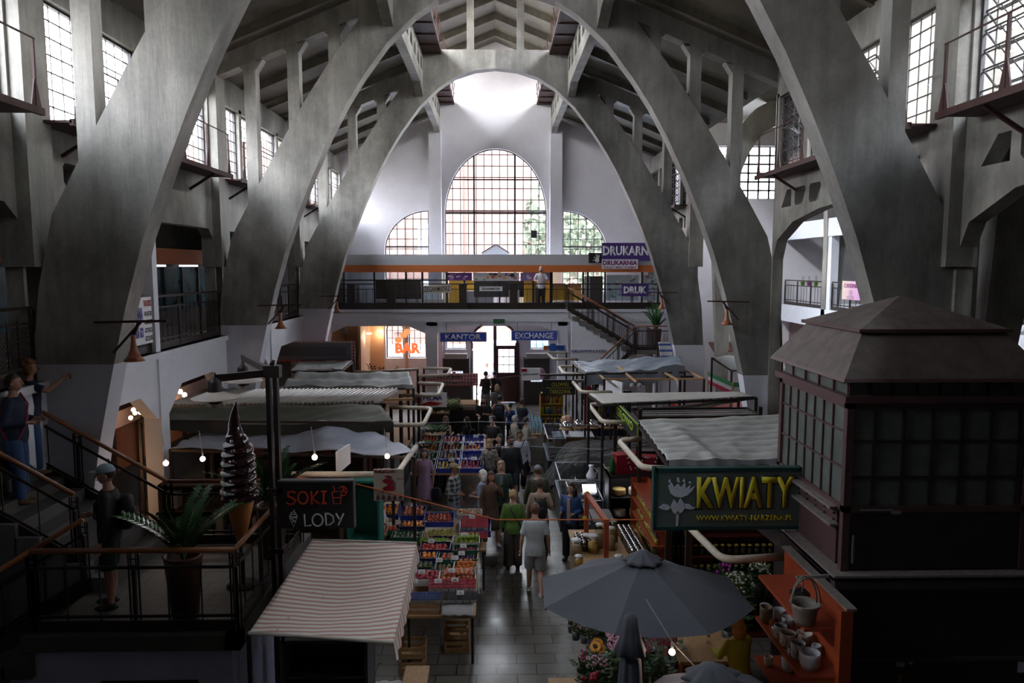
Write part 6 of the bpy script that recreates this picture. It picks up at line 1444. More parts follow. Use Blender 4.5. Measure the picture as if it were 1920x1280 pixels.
BLa,BRa,FRa,FLa=A(585,1012,2.5),A(781,1018,2.5),A(738,1204,2.25),A(466,1186,2.25)
t=tarp('striped_awning','cream awning with thin pink stripes in the foreground',[BLa,BRa,FRa,FLa],STR,.1,.006,0,8,nu=30,nv=40,posts=False)
m=MB(t.location); m.grid(None,48,3,lambda u,v:lerp(BRa,FRa,u)+Vector((.03*v+.012*math.sin(u*60)*v,0,-.2*v-(.035*abs(math.sin(u*math.pi*11)) if v>.9 else 0))),th=0); m.build('side_valance',STR,t,recalc=False)
for q in (BLa,FLa): m=MB(t.location); m.bar((q.x,q.y,0),(q.x,q.y,q.z-.02),.04); m.build('post',IRON,t)
m=MB(t.location); m.tube([BLa,BRa],.02,8); m.build('edge_bar',M('bar_cream',(.5,.46,.4),.5),t); m=MB(t.location); m.tube([FLa,FRa],.02,8); m.build('edge_bar',MATS['bar_cream'],t)
for k,(px,py) in enumerate(((588,1112),(605,1122),(541,1160),(520,1182))):
    q=atZ(px,py,2.33); m=MB(q+Vector((0,0,.0))); m._add([q+Vector((-.02,-.015,.005)),q+Vector((.02,-.01,.02)),q+Vector((.0,.025,.01))],[(0,1,2)]); o=m.build('fallen_leaf',M('dry_leaf',(.18,.04,.03),.8)); tag(o,'dry red leaf lying on the striped awning','leaf','dry leaves on the striped awning')
# stall under the awning
cupboard('shelf_unit','dark shelf unit with hooks under the striped awning',(-2.5,8.3,0),(-1.5,8.8,1.9),M('dark_grey_board',(.05,.05,.055),.6),3,'shelf')
t=stallbox('pale wooden counter beside the black cloth under the striped awning',-1.15,-.92,7.5,9.3,1.0,WOOD)
t=thing('black_cloth','black cloth draped over goods under the striped awning corner','cloth',(-1.35,8.1,0)); m=MB(t.location)
m.grid(None,24,16,lambda u,v:Vector((-1.75+.75*u,7.7+.95*v,.98+.18*math.sin(math.pi*min(1,u*1.1))*math.sin(math.pi*v)+.03*math.sin(u*22+v*9)-(.6 if v<.04 else 0)-(.5 if u<.03 else 0))),th=.01); m.build('drape',M('black_cloth',(.02,.02,.023),.6,var=.2),t)
m=MB(t.location); m.box((-1.7,7.72,0),(-1.05,8.6,.97)); m.build('support_table',DARK,t)
a=A(705,1276,.98); t=thing('paper_covered_table','low table covered with white crumpled paper at the bottom edge','table',(a.x,a.y-.35,0)); m=MB(t.location); m.grid(None,16,8,lambda u,v:Vector((a.x-.42+.8*u,a.y-.7+.7*v,.98+.012*math.sin(u*30+v*7))),th=.02); m.build('paper_cover',M('white_paper_cover',(.45,.44,.44),.7),t); m=MB(t.location); m.box((a.x-.38,a.y-.68,0),(a.x+.34,a.y-.04,.95)); m.build('body',DARK,t)
# ---------------------------------------------------------------- RIGHT SIDE
t=tarp('quilted_roof','large dusty grey quilted tarp roof on the right stall block',[A(1196,790,3.0),A(1470,778,3.05),A(1490,866,3.0),A(1254,868,2.98)],QUILT,.03,.018,.22,9,nu=60,nv=100,fn=lambda u,v:.055*abs(math.sin(v*math.pi*8.5))**.6+(.02 if abs((u*4)%1-.5)<.03 else 0)+.04*math.exp(-((u-.12-.25*v)/.06)**2),dropmat=M('tarp_shade_grey',(.3,.3,.32),.7))
tarp('market_awning','long flat whitish board roof across the right stalls',[A(1104,737,3.1),A(1385,734,3.1),A(1418,742,3.08),A(1130,756,3.06)],M('whitish_sheet',(.5,.48,.44),.7,var=.1),.01,.006,0,10)
t=thing('curled_strip','curled whitish strip sagging below the long board roof','strip',tuple(A(1300,765,2.9))); m=MB(t.location); a=A(1195,775,2.75); b=A(1300,772,2.75); c=A(1416,748,3.0)
def strip(u,v):
    p=a*(1-u)**2+b*2*u*(1-u)+c*u*u; return p+Vector((0,.3*v*(1-.3*u),.05*v+.02))
m.grid(None,24,3,strip,th=.01); m.build('sheet',MATS['whitish_sheet'],t)
t=thing('stall_screen_frame','dark iron frame with slatted screen between the two right roofs','frame',tuple(A(1300,800,0))); m=MB(t.location)
p0,p1=A(1200,783,2.85),A(1425,779,2.85); q0,q1=p0+Vector((0,1.0,0)),p1+Vector((0,.9,0))
for a_,b_ in ((p0,p1),(q0,q1),(p0,q0),(p1,q1),(p0-Vector((0,0,.25)),p1-Vector((0,0,.25)))): m.bar(a_,b_,.05)
for q in (p0,p1): m.bar((q.x,q.y,0),q+Vector((0,0,.2)),.08)
m.build('frame',IRON,t)
m=MB(t.location)
for k in range(1,4): m.bar(lerp(p0,q0,k/4),lerp(p1,q1,k/4),.1,.02)
m.build('slats',M('slat_grey',(.2,.2,.2),.6),t)
tarp('market_awning','blue grey tarp block with light folded top on the far right',[A(1075,676,3.1),A(1275,668,3.15),A(1284,694,3.1),A(1098,697,3.1)],BLUEG,.08,.05,.42,11,nu=44,fn=lambda u,v:.14*math.exp(-((u-.9)/.2)**2)*v)
# wood frame roof with battens
t=thing('timber_frame_roof','open timber framed stall roof with round lamps under it, right of the olive sign','roof frame',tuple(A(1230,705,0))); m=MB(t.location); pts=[A(1133,711,3.0),A(1320,710,3.0),A(1276,690,3.0),A(1112,691,3.0)]
for a_,b_ in zip(pts,pts[1:]+pts[:1]): m.bar(a_,b_,.05)
m.bar(A(1160,688,3.05),A(1193,716,3.02),.05); m.bar(A(1228,688,3.05),A(1272,713,3.02),.05); m.build('timber',WOOD,t)
m=MB(t.location); m.bar(A(1016,703,2.95),A(1240,700,2.95),.06); m.bar(A(1130,708,2.9),A(1300,706,2.9),.06); m.build('dark_bar',IRON,t)
for q in pts: m=MB(t.location); m.bar((q.x,q.y,0),q,.06); m.build('post',IRON,t)
for px in (1185,1199): m=MB(t.location); q=A(px,722,2.7); m.ell(q,.07); m.build('globe_lamp',M('globe_white',(.5,.5,.5),.3),t)
m=MB(t.location); q=A(1140,722,2.6); a_=A(1123,706,2.9); 
m._add([a_,a_+Vector((.5,-1.2,0)),a_+Vector((.5,-1.2,-.45)),a_+Vector((0,0,-.45)),a_+Vector((.04,.02,0)),a_+Vector((.54,-1.18,0)),a_+Vector((.54,-1.18,-.45)),a_+Vector((.04,.02,-.45))],[(0,1,2,3),(7,6,5,4),(0,4,5,1),(1,5,6,2),(2,6,7,3),(3,7,4,0)]); m.build('white_board',SWHITE,t)
# olive stall sign, turkish market sign, deli sign
t=sg('olive_stall_sign','black hanging sign with thin yellow letters for olives',1017,1079,712,740,22.4,BLACK,[('OLIWKI',M('thin_yellow',(.45,.42,.05),.5),.53,.3,.5,.26,0),('TARGOWA',MATS['thin_yellow'],.53,.78,.64,.28,0)])
a=atY(1024,727,22.38); b=atY(1072,727,22.38); m=MB(t.location); m.bar(a,b,.012); m.build('rule_line',MATS['thin_yellow'],t)
m=MB(t.location)
for px in(1020,1076): q=atY(px,711,22.42); m.bar(q,q+Vector((0,0,.3)),.02)
q=atY(1012,703,22.42); m.bar(q,atY(1110,703,22.42),.05); m.build('hanger',IRON,t)
t=sg('turkish_market_sign','white market sign with a small red flag and pink disc',978,1013,690,713,24.5,SWHITE,[('TURECKI MARKET',NAVY,.5,.48,.9,.15,.02)]); q=atY(981,693,24.47); m=MB(t.location); m.box((q.x-.06,24.47,q.z-.07),(q.x+.12,24.49,q.z+.04)); m.build('red_flag',MATS['print_red'],t)
q=atY(1012,701,24.5); m=MB(t.location); m.prism([(q.x+.2*math.cos(a*.349),q.z+.2*math.sin(a*.349)) for a in range(18)],[],lambda u,v:(u,24.51,v),(0,.04,0)); m.build('pink_disc',M('pink_disc',(.5,.25,.38),.5),t)
t=thing('deli_sign','dark slanting sign board with lime green lettering edge-on to the aisle','sign',tuple(A(1175,790,1.9))); a_=A(1153,750,3.0); b_=A(1197,795,3.0); m=MB(t.location); m._add([a_,b_,b_-Vector((0,0,.45)),a_-Vector((0,0,.4)),a_+Vector((.05,0,0)),b_+Vector((.05,0,0)),b_+Vector((.05,0,-.45)),a_+Vector((.05,0,-.4))],[(0,1,2,3),(7,6,5,4),(0,4,5,1),(1,5,6,2),(2,6,7,3),(3,7,4,0)]); m.build('board',BLACK,t)
d_=(b_-a_); ang=math.atan2(d_.y,d_.x); LIME=M('lime_letters',(.3,.5,.03),.5)
text('SEROWO',t,LIME,lerp(a_,b_,.5)+Vector((-.03,0,-.16)),d_.length*.7,.2,rot=(R(90),0,ang),bold=.03,org=t.location)
m=MB(t.location); m.bar(a_+Vector((-.01,0,-.01)),b_+Vector((-.01,0,-.01)),.02); m.bar(b_+Vector((-.01,0,0)),b_+Vector((-.01,0,-.45)),.02); m.build('lime_edge',LIME,t)
m=MB(t.location); m.bar((a_.x,a_.y,0),a_,.05); m.build('post',IRON,t)
# green-white-red valance stall & grey parasol tarp behind the second right arch
z=1.95
t=thing('tricolour_valance_stall','stall with green, white and red valance behind the second right arch','stall',tuple(A(1360,730,0)))
a_=A(1328,697,2.3); b_=A(1374,717,2.3); c_=A(1404,717,2.3)
for nm,c,o0,o1 in (('green_stripe',(.02,.2,.07),0,.16),('white_stripe',(.55,.55,.55),.16,.3),('red_stripe',(.4,.01,.05),.3,.44)):
    m=MB(t.location)
    for p,q in ((a_,b_),(b_,c_)): m._add([p-Vector((0,0,o0)),q-Vector((0,0,o0)),q-Vector((0,0,o1)),p-Vector((0,0,o1)),p+Vector((0,.04,-o0)),q+Vector((0,.04,-o0)),q+Vector((0,.04,-o1)),p+Vector((0,.04,-o1))],[(0,1,2,3),(7,6,5,4),(0,4,5,1),(1,5,6,2),(2,6,7,3),(3,7,4,0)])
    m.build(nm,M(nm,c,.6),t)
m=MB(t.location); m.box((b_.x-1.5,b_.y+.2,0),(c_.x+.6,b_.y+2.5,1.2)); m.build('counter',M('stall_red',(.3,.025,.015),.6),t)
for q in (a_,b_,c_): m=MB(t.location); m.bar((q.x,q.y,0),q,.05); m.build('post',WOOD,t)
tarp('market_awning','small folded grey canvas canopy above the tricolour valance',[A(1335,668,3.0),A(1400,668,3.0),A(1402,690,2.7),A(1372,692,2.6)],GTARP,-.2,.03,0,13,nu=16,nv=12)
stallbox('red boarded stall wall right of the timber frame roof',5.6,7.0,19.5,21.5,2.0,MATS['stall_red'],'stall_wall',MATS['stall_red'])
t=thing('brown_tiled_canopy','small brown tiled canopy on the white side hall wall','canopy',tuple(atY(1350,660,33.2))); a_=atY(1331,642,33.5); b_=atY(1395,642,33.5); c_=atY(1331,660,32.6)
m=MB(t.location); 
for k in range(16): x=lerp(a_.x,b_.x,k/15); m.bar((x,33.6,a_.z),(x,32.7,c_.z),.06)
m.build('tiles',M('brown_tile',(.16,.06,.045),.6),t); m=MB(t.location); m._add([(a_.x,33.65,a_.z-.05),(b_.x,33.65,a_.z-.05),(b_.x,32.7,c_.z-.05),(a_.x,32.7,c_.z-.05),(a_.x,33.65,a_.z-.1),(b_.x,33.65,a_.z-.1),(b_.x,32.7,c_.z-.1),(a_.x,32.7,c_.z-.1)],[(0,1,2,3),(7,6,5,4),(0,4,5,1),(1,5,6,2),(2,6,7,3),(3,7,4,0)]); m.build('boarding',M('canopy_pale',(.4,.36,.33),.6),t)
t=thing('blue_striped_awning','small white awning with curved blue stripes left of the third right arch','awning',tuple(A(1250,655,2.6))); a_=A(1235,641,3.4); m=MB(t.location)
BST=stripes('blue_white_stripes',(.5,.5,.52),(.03,.08,.3),2,5,.6,.35); bb=atY(1258,641,26.5); aa=atY(1234,641,26.5)
m.grid(None,8,8,lambda u,v:Vector((lerp(aa.x,bb.x,u),26.5-.5*v,aa.z-.55*v-.08*math.sin(math.pi*u)*v)),th=.01); m.build('cloth',BST,t)
for x in (aa.x,bb.x): m=MB(t.location); m.bar((x,26.55,0),(x,26.55,aa.z),.04); m.build('post',IRON,t)
# glass counters along the right of the aisle
STEEL=M('steel',(.4,.4,.42),.45,metal=.7)
def glass_counter(label,x0,x1,y0,y1,h=1.25,lower=M('counter_dark',(.04,.04,.045),.5),slant=0,food=0,seed=0):
    t=thing('glass_counter',label,'display counter',((x0+x1)/2,(y0+y1)/2,0)); o=t.location
    m=MB(o); m.box((x0,y0,0),(x1,y1,.75)); m.build('base',lower,t)
    m=MB(o); m.box((x0-.01,y0-.01,.75),(x1+.01,y1+.01,.79)); m.build('deck',STEEL,t)
    m=MB(o)
    for x,y in ((x0,y0),(x1,y0),(x0,y1),(x1,y1)): m.box((x-.012,y-.012,.79),(x+.012,y+.012,h))
    m.box((x0-.015,y0-.015,h-.02),(x1+.015,y0+.01,h)); m.box((x0-.015,y1-.01,h-.02),(x1+.015,y1+.015,h)); m.box((x0-.015,y0,h-.02),(x0+.01,y1,h)); m.box((x1-.01,y0,h-.02),(x1+.015,y1,h)); m.build('frame',STEEL,t)
    m=MB(o); m.box((x0,y0,.8),(x0+.006,y1,h-.02)); m.box((x1-.006,y0,.8),(x1,y1,h-.02)); m.box((x0,y0,.8),(x1,y0+.006,h-.02)); m.box((x0,y0,h-.008),(x1,y1,h-.002)); m.build('glass',SHOPGLASS,t)
    rr=random.Random(seed); n_=max(2,int((y1-y0)/.32)); q=0
    for a in range(n_):
        for b in range(max(1,int((x1-x0)/.34))):
            x=x0+.06+b*.33; y=y0+.06+a*(y1-y0-.1)/n_; c=rr.choice(((.45,.35,.2),(.3,.12,.07),(.12,.14,.05),(.5,.45,.38),(.3,.06,.04)))
            tr=thing('food_tray',f'steel tray of food inside the {label}','tray',(x+.14,y+.12,.8),0,'food trays inside the '+label)
            m=MB((x+.14,y+.12,.8)); m.box((x,y,.8),(x+.28,y+.22,.815)); m.box((x,y,.8),(x+.01,y+.22,.85)); m.box((x+.27,y,.8),(x+.28,y+.22,.85)); m.box((x,y,.8),(x+.28,y+.01,.85)); m.box((x,y+.21,.8),(x+.28,y+.22,.85)); m.build('tray',STEEL,tr)
            m=MB((x+.14,y+.12,.8)); m.ell((x+.14,y+.11,.82),(.12,.09,.045),10,6,lambda p:Vector(p)*(1+.1*math.sin(9*p[0]+7*p[1]))); f_=m.build('food',cmat(c),tr); f_['kind']='stuff'
    return t
glass_counter('glass counter nearest the denim jacket woman',1.6,2.25,15.3,16.7,1.3,seed=1)
glass_counter('glass counter in front of the dark draped one',1.5,2.7,17.0,18.6,1.25,seed=2)
glass_counter('tall glass counter beside the queue in pale coats',1.45,1.95,20.6,22.6,1.4,seed=3)
glass_counter('glass salad counter before the chrome lamps',2.6,4.2,22.7,23.4,1.3,seed=4)
# draped dotted cover
t=thing('draped_counter','counter covered by dark patterned drapes below the chrome lamps','counter',(2.7,20,0))
m=MB(t.location)
def dr(u,v):
    x=lerp(1.35,4.4,v); y=lerp(18.95,20.9,u); z=1.25*math.sin(min(1,.12+v*3)*math.pi/2)+.18*math.sin(math.pi*u)+.03*math.sin(v*26+u*4)+.015*math.sin(u*40+v*13)
    if u==0: z=.55
    return Vector((x+.03*math.sin(u*26),y,z))
m.grid(None,36,44,dr,th=.02); m.build('drape',M('dotted_drape',(.085,.08,.08),.8,var=.75,scale=9),t)
m=MB(t.location); m.box((1.7,19.1,0),(4.3,20.8,.6)); m.build('support',DARK,t)
# chrome dome lamps
CHR=M('chrome',(.75,.75,.78),.08,metal=1)
for k,(px,py,lb) in enumerate(((1062,800,'chrome dome heat lamp hanging lowest at the left of the row'),(1085,797,'chrome dome heat lamp, second of the row'),(1111,797,'chrome dome heat lamp, third of the row'),(1137,797,'chrome dome heat lamp, fourth of the row'),(1166,797,'chrome dome heat lamp beside the deli sign'))):
    p=atY(px,py,20.6); t=thing('dome_lamp',lb,'lamp',p); m=MB(p); m.lathe([(.01,.16),(.06,.155),(.12,.11),(.15,.03),(.155,-.02),(.14,-.02),(.11,.08)],p,24); m.build('dome',CHR,t); m=MB(p); m.lathe([(.13,-.03),(.2,-.045),(.2,-.06),(.13,-.05)],p,20); m.build('rim',WOOD,t); m=MB(p); m.tube([p+Vector((0,0,.15)),p+Vector((-.05,0,.5)),p+Vector((0,0,.9))],.01,6); m.build('cord',IRON,t)
# red post, stall backs, drink bottles etc.
t=thing('red_pillar','bright red square post of the stall beside the chrome lamps','post',tuple(A(1105,775,0))); q=A(1103,788,.9); m=MB(t.location); m.box((q.x-.07,q.y-.07,0),(q.x+.07,q.y+.07,2.75)); m.build('post',M('bright_red',(.35,.01,.02),.45),t)
m=MB(t.location); m.box((q.x-.07,q.y,2.6),(q.x+.8,q.y+.08,2.75)); m.build('beam',MATS['bright_red'],t)
for k,(x0,x1,y,h,lb) in enumerate(((3.3,4.9,16.7,2.0,'shelf wall of small bottles behind the green deli sign'),(1.5,2.3,25.2,1.9,'drinks shelf with yellow uprights by the closed door leaf'),(3.2,4.6,25.0,2.0,'crowded shelf under the timber frame roof'),(3.2,6.2,14.2,2.1,'dark shelf wall under the quilted roof'))):
    t=cupboard('bottle_shelf',lb,(x0,y,0),(x1,y+.3,h),M('shelf_yellow',(.4,.26,.03),.5) if k==1 else DARK,4,'shelf'); rr=random.Random(20+k); first={}
    for s in range(4):
        z=h*(s+1)/5+.012; x=x0+.1
        while x<x1-.08:
            c=rr.choice((0,1,2,3)); 
            if (k,c) not in first:
                col=((.02,.09,.3),(.3,.03,.02),(.05,.22,.06),(.45,.35,.06))[c]; p=Vector((x,y+.1,z)); b_=thing('bottle','','bottle',p); m=MB(p); m.lathe([(.032,0),(.032,.14),(.014,.19),(.014,.23)],p,8); m.build('bottle_body',M(f'bottle_colour_{c}',col,.2),b_); m=MB(p); m.lathe([(.017,.225),(.017,.25)],p,8); m.build('cap',SWHITE,b_); first[(k,c)]=b_
            else: b_=dup(first[(k,c)],(x,y+.1,z))
            cn=('blue','red','green','yellow')[c]; b_['label']=f'{cn} bottle standing on the {lb.split(" behind")[0].split(" with")[0].split(" under")[0]}'+(' by the door leaf' if k==1 else ' of the far timber stall' if k==2 else ' near the deli sign' if k==0 else ' beneath the quilted roof'); b_['group']=f'{cn} bottles on shelf, '+lb
            x+=rr.uniform(.085,.13)
# water bottles on drinks counter
stallbox('drinks counter with water bottles at the far right of the aisle',1.05,1.5,22.9,25.2,1.0,M('counter_pale',(.4,.38,.36),.5))
first=None
for k in range(22):
    p=Vector((1.1+.11*(k%4),23.0+.36*(k//4)+.03*(k%3),1.0)); 
    if not first: first=thing('water_bottle','','bottle',p); m=MB(p); m.lathe([(.04,0),(.04,.2),(.015,.27),(.015,.3)],p,8); m.build('bottle_body',M('pale_blue_plastic',(.3,.5,.62),.15),first); m=MB(p); m.lathe([(.018,.295),(.018,.32)],p,8); m.build('cap',M('cap_blue',(.03,.12,.4),.4),first); o=first
    else: o=dup(first,p)
    o['label']='pale blue water bottle on the far drinks counter'; o['group']='water bottles on the far drinks counter'
t=thing('flower_vase','pink vase holding a peach paper bouquet on the far right counter','vase',(2.15,22.3,1.15)); p=t.location; m=MB(p); m.lathe([(.05,0),(.06,.1),(.04,.2),(.07,.3)],p,12); m.build('vase',M('vase_pink',(.55,.25,.35),.4),t); m=MB(p); m.ell(p+Vector((0,0,.42)),(.19,.19,.14),16,10,lambda q:Vector(q)*(1+.12*math.sin(11*q[0])*math.cos(9*q[1]))); m.build('bouquet',M('peach_paper',(.6,.36,.25),.7),t)
stallbox('orange-brown wooden counter end below the vase',1.75,2.9,21.9,22.6,1.15,M('orange_wood',(.42,.19,.06),.5,var=.2),'stall_counter',STEEL)
stallbox('till counter behind the glass counters',2.6,3.3,17.2,18.6,1.1,M('counter_white',(.4,.4,.42),.5),'stall_counter')
# cheese fridge
x0,y0=2.32,15.0
t=cupboard('cheese_fridge','black open cheese fridge with three lit shelves',(x0,y0,0),(x0+.95,y0+.6,1.9),BLACK,3,'fridge')
WH=M('cheese_rind',(.5,.34,.12),.6,var=.2); WX=M('white_cheese',(.55,.52,.45),.6)
for k,(dx,z,r,h,c) in enumerate(((.25,1.46,.14,.12,WH),(.62,1.46,.17,.13,WX),(.25,1.0,.15,.14,WX),(.65,1.0,.17,.14,WX),(.3,.52,.16,.14,WX),(.7,.52,.15,.14,WH))):
    p=Vector((x0+dx,y0+.22,z)); m=MB(p); m.lathe([(0,h),(r*.97,h),(r,h-.02),(r,.02),(r*.97,0)],p,22); o=m.build('cheese',c); tag(o,['golden cheese wheel on the top fridge shelf','large white cheese wheel on the top fridge shelf','white cheese wheel at the left of the middle fridge shelf','white cheese wheel at the right of the middle fridge shelf','white ribbed cheese on the lower fridge shelf','golden cheese on the lower fridge shelf'][k],'cheese')
l=bpy.data.lights.new('fridge_light','AREA'); l.energy=3; l.size=.7; l.size_y=.1; l.shape='RECTANGLE'; lo_=bpy.data.objects.new('fridge_light',l); C.objects.link(lo_); lo_.location=(x0+.47,y0+.15,1.84)
t=thing('dotted_red_bag','large red dotted bags heaped on the cheese fridge','bag',(x0+.55,y0+.35,1.9)); m=MB(t.location); m.cbox((x0+.4,y0+.35,2.1),(.5,.3,.4),rz=.2); m.cbox((x0+.85,y0+.45,2.05),(.45,.3,.34),rz=-.2); m.build('bag_body',M('red_dotted',(.32,.01,.03),.6),t)
m=MB(t.location); rr=random.Random(5)
for k in range(26): m.ell((x0+.4+rr.uniform(-.22,.65),y0+.195,2.1+rr.uniform(-.16,.16)),(.018,.006,.018),8,4)
m.build('white_dots',SWHITE,t)
p=Vector((x0+.1,y0+.2,1.9)); t=thing('green_bottle','green glass bottle on top of the cheese fridge','bottle',p); m=MB(p); m.lathe([(.06,0),(.06,.24),(.02,.34),(.02,.42)],p,14); m.build('bottle_body',M('green_glass',(.02,.14,.03),.1),t); m=MB(p); m.lathe([(.023,.4),(.023,.44)],p,10); m.build('cap',STEEL,t)
p=Vector((2.2,16.9,1.3)); t=thing('milk_jug','white jug on the glass counter','jug',p); m=MB(p); m.lathe([(.1,0),(.12,.08),(.05,.22),(.05,.3),(.065,.32)],p,16); m.build('jug_body',SWHITE,t); m=MB(p); m.tube([p+Vector((.05,0,.27)),p+Vector((.14,0,.2)),p+Vector((.1,0,.1))],.012,6); m.build('handle',SWHITE,t)
t=thing('till_screen','bright tilted tablet screen on the counter by the denim jacket woman','screen',tuple(A(1105,915,1.35))); p=t.location; m=MB(p); m.cbox(p,(.3,.24,.02),rx=R(25)); m.build('screen',M('screen_glow',(.8,.82,1),.3,emit=6,ecol=(.85,.8,1)),t); m=MB(p); m.tube([p-Vector((0,0,.02)),p-Vector((0,-.05,.12))],.02,6); m.build('stand',IRON,t)
stallbox('dark counter behind the jars, under the tablet screen',1.95,2.3,14.3,15.0,1.2,M('counter_dark2',(.03,.028,.03),.5),'stall_counter',MATS['counter_dark2'])
# ---------------------------------------------------------------- jar stall
stallbox('pale counter carrying the rows of jars behind the big parasol',1.45,2.72,12.3,14.2,1.05,M('jar_counter',(.3,.2,.12),.5,var=.2))
t=thing('red_wood_frame','red-brown wooden frame standing on the jar counter','frame',(1.95,13,.85)); a_=A(1100,925,2.0); b_=A(1137,978,2.0)
m=MB(t.location); m.bar(a_,b_,.09,.06); m.build('top_board',REDW,t)
for q in (a_,b_): m=MB(t.location); m.bar((q.x,q.y,1.05),q,.08,.08); m.build('upright',REDW,t)
for k,(u,dx,dz) in enumerate(((.02,0,.03),(.5,.06,-.12),(.75,.06,-.2),(0,-.04,-.45))):
    q=lerp(a_,b_,u)+Vector((dx,-.05,dz)); m=MB(q); m.lathe([(.001,.004),(.045,.004),(.045,0)],(0,0,0),14); m2_=m
    m=MB(q); m.prism([(q.x+.045*math.cos(a*.524),q.z+.045*math.sin(a*.524)) for a in range(12)],[],lambda u_,v_:(u_,q.y,v_),(0,.006,0)); o=m.build('yellow_tag',M('tag_yellow',(.65,.5,.02),.5)); tag(o,['round yellow tag at the top of the red wood frame','round yellow tag below the sloping board, upper','round yellow tag below the sloping board, lower','yellow tag on the left upright of the red wood frame'][k],'tag')
def jar(p,r,h,fill,lid,label,grp,nm='jar'):
    t=thing(nm,label,'jar',p,group=grp); m=MB(p); m.lathe([(r,0),(r*1.02,h*.1),(r*1.02,h*.85),(r*.85,h)],p,14); m.build('glass',CLEAR,t); m=MB(p); m.lathe([(r*.94,.004),(r*.94,h*.62),(0,h*.66)],p,12); m.build('filling',fill,t); m=MB(p); m.lathe([(r*.9,h),(r*.92,h+.02),(r*.5,h+.03),(0,h+.035)],p,14); m.build('lid',lid,t); return t
LIDS=M('lid_silver',(.6,.6,.62),.15,metal=1); HON=M('filling_amber',(.5,.27,.05),.4,var=.3,scale=30); SPI=M('filling_brown',(.13,.06,.03),.5,var=.3,scale=30); OATS=M('filling_oats',(.42,.27,.14),.7,var=.3,scale=60); CLLID=M('lid_clear',(.55,.55,.55),.3)
for k,(px,py,r,h,f) in enumerate(((1124,1000,.085,.42,OATS),(1145,1005,.085,.4,OATS),(1151,990,.08,.4,HON),(1112,1010,.1,.3,HON),(1080,1014,.1,.26,OATS),(1100,1000,.09,.22,M('filling_red',(.25,.02,.03),.6)),(1085,1035,.08,.16,HON),(1160,1035,.085,.16,SPI))):
    q=A(px,py+25,1.05); jar(Vector((q.x,q.y,1.05)),r,h,f,CLLID,['tall clear canister of cereal, leftmost behind the red wood frame','tall clear canister of cereal between the red uprights','tall clear canister of golden flakes, farthest right','wide jar of golden flakes by the left upright','wide jar of oats left of the red wood frame','jar with red filling behind the frame','small jar of golden flakes at the parasol edge','small wide jar of brown spice right of the frame'][k],None,'canister')
pr=jar(Vector((2.38,14.0,1.05)),.045,.15,SPI,LIDS,'silver lidded spice jar in the long double row','silver lidded spice jars in the long row','spice_jar'); k=0
for a in range(13):
    for b in range(3):
        if a==b==0: continue
        dup(pr,(2.38+.1*b+.03*a*.1,14.0-.105*a,1.05))
for a in range(3):
    for b in range(5): dup(pr,(1.5+.1*a,13.6-.12*b,1.05),label='silver lidded spice jar at the left end of the jar counter',group='silver lidded jars at the left end')
# red shelving with yellow jars
t=thing('red_jar_shelf','red-brown stepped shelving with yellow labelled jars behind the parasol','shelf',(3.2,12.4,0)); m=MB(t.location)
x0,x1=2.82,3.02
for z in (.9,1.2,1.5,1.8): m.box((x0-.03,12.9,z-.02),(x1+.1,14.9,z+.01))
m.box((x1+.08,12.9,0),(x1+.12,14.9,1.9)); m.build('shelf',REDW,t); m=MB(t.location); m.box((x0-.05,12.85,0),(x1+.12,12.9,1.0)); m.box((x0-.05,14.9,0),(x1+.12,14.95,1.9)); m.build('side_board',REDW,t)
yj=jar(Vector((2.89,13.0,.91)),.04,.14,M('filling_yellow',(.55,.38,.03),.4),M('lid_dark',(.05,.04,.04),.4),'yellow filled jar on the red stepped shelving','yellow jars on the red stepped shelving')
for s,z in enumerate((.91,1.21,1.51)):
    for a in range(17):
        if s==0 and a==0: continue
        dup(yj,(2.89,13.0+.108*a,z))
t=cupboard('back_jar_shelf','dark red shelving of preserves under the flower shop sign',(2.95+.25,11.9,0),(4.9,12.2,2.1),M('dark_red_wood',(.09,.02,.012),.5),5,'shelf'); b0=None
for s in range(5):
    for a in range(13):
        p=(3.32+.115*a,12.0,2.1*(s+1)/6+.013)
        if s==4: continue
        if b0 is None: b0=jar(Vector(p),.042,.15,M('filling_dark',(.06,.05,.03),.4),M('lid_yellow',(.4,.3,.03),.4),'preserve jar on the dark red shelving','preserve jars on the dark red shelving')
        else: dup(b0,p)
# hanging white pennant & flower shop interior
t=thing('white_pennant','white triangular plastic sheet hanging under the flower shop sign','banner',tuple(A(1440,1000,2.2))); a_,b_,c_=atY(1411,986,10.4),atY(1464,986,10.4),atY(1462,1028,10.4); m=MB(t.location); m._add([a_,b_,c_,a_+Vector((0,.01,0)),b_+Vector((0,.01,0)),c_+Vector((0,.01,0))],[(0,1,2),(5,4,3),(0,3,4,1),(1,4,5,2),(2,5,3,0)]); m.build('sheet',M('white_plastic',(.62,.66,.78),.5),t)
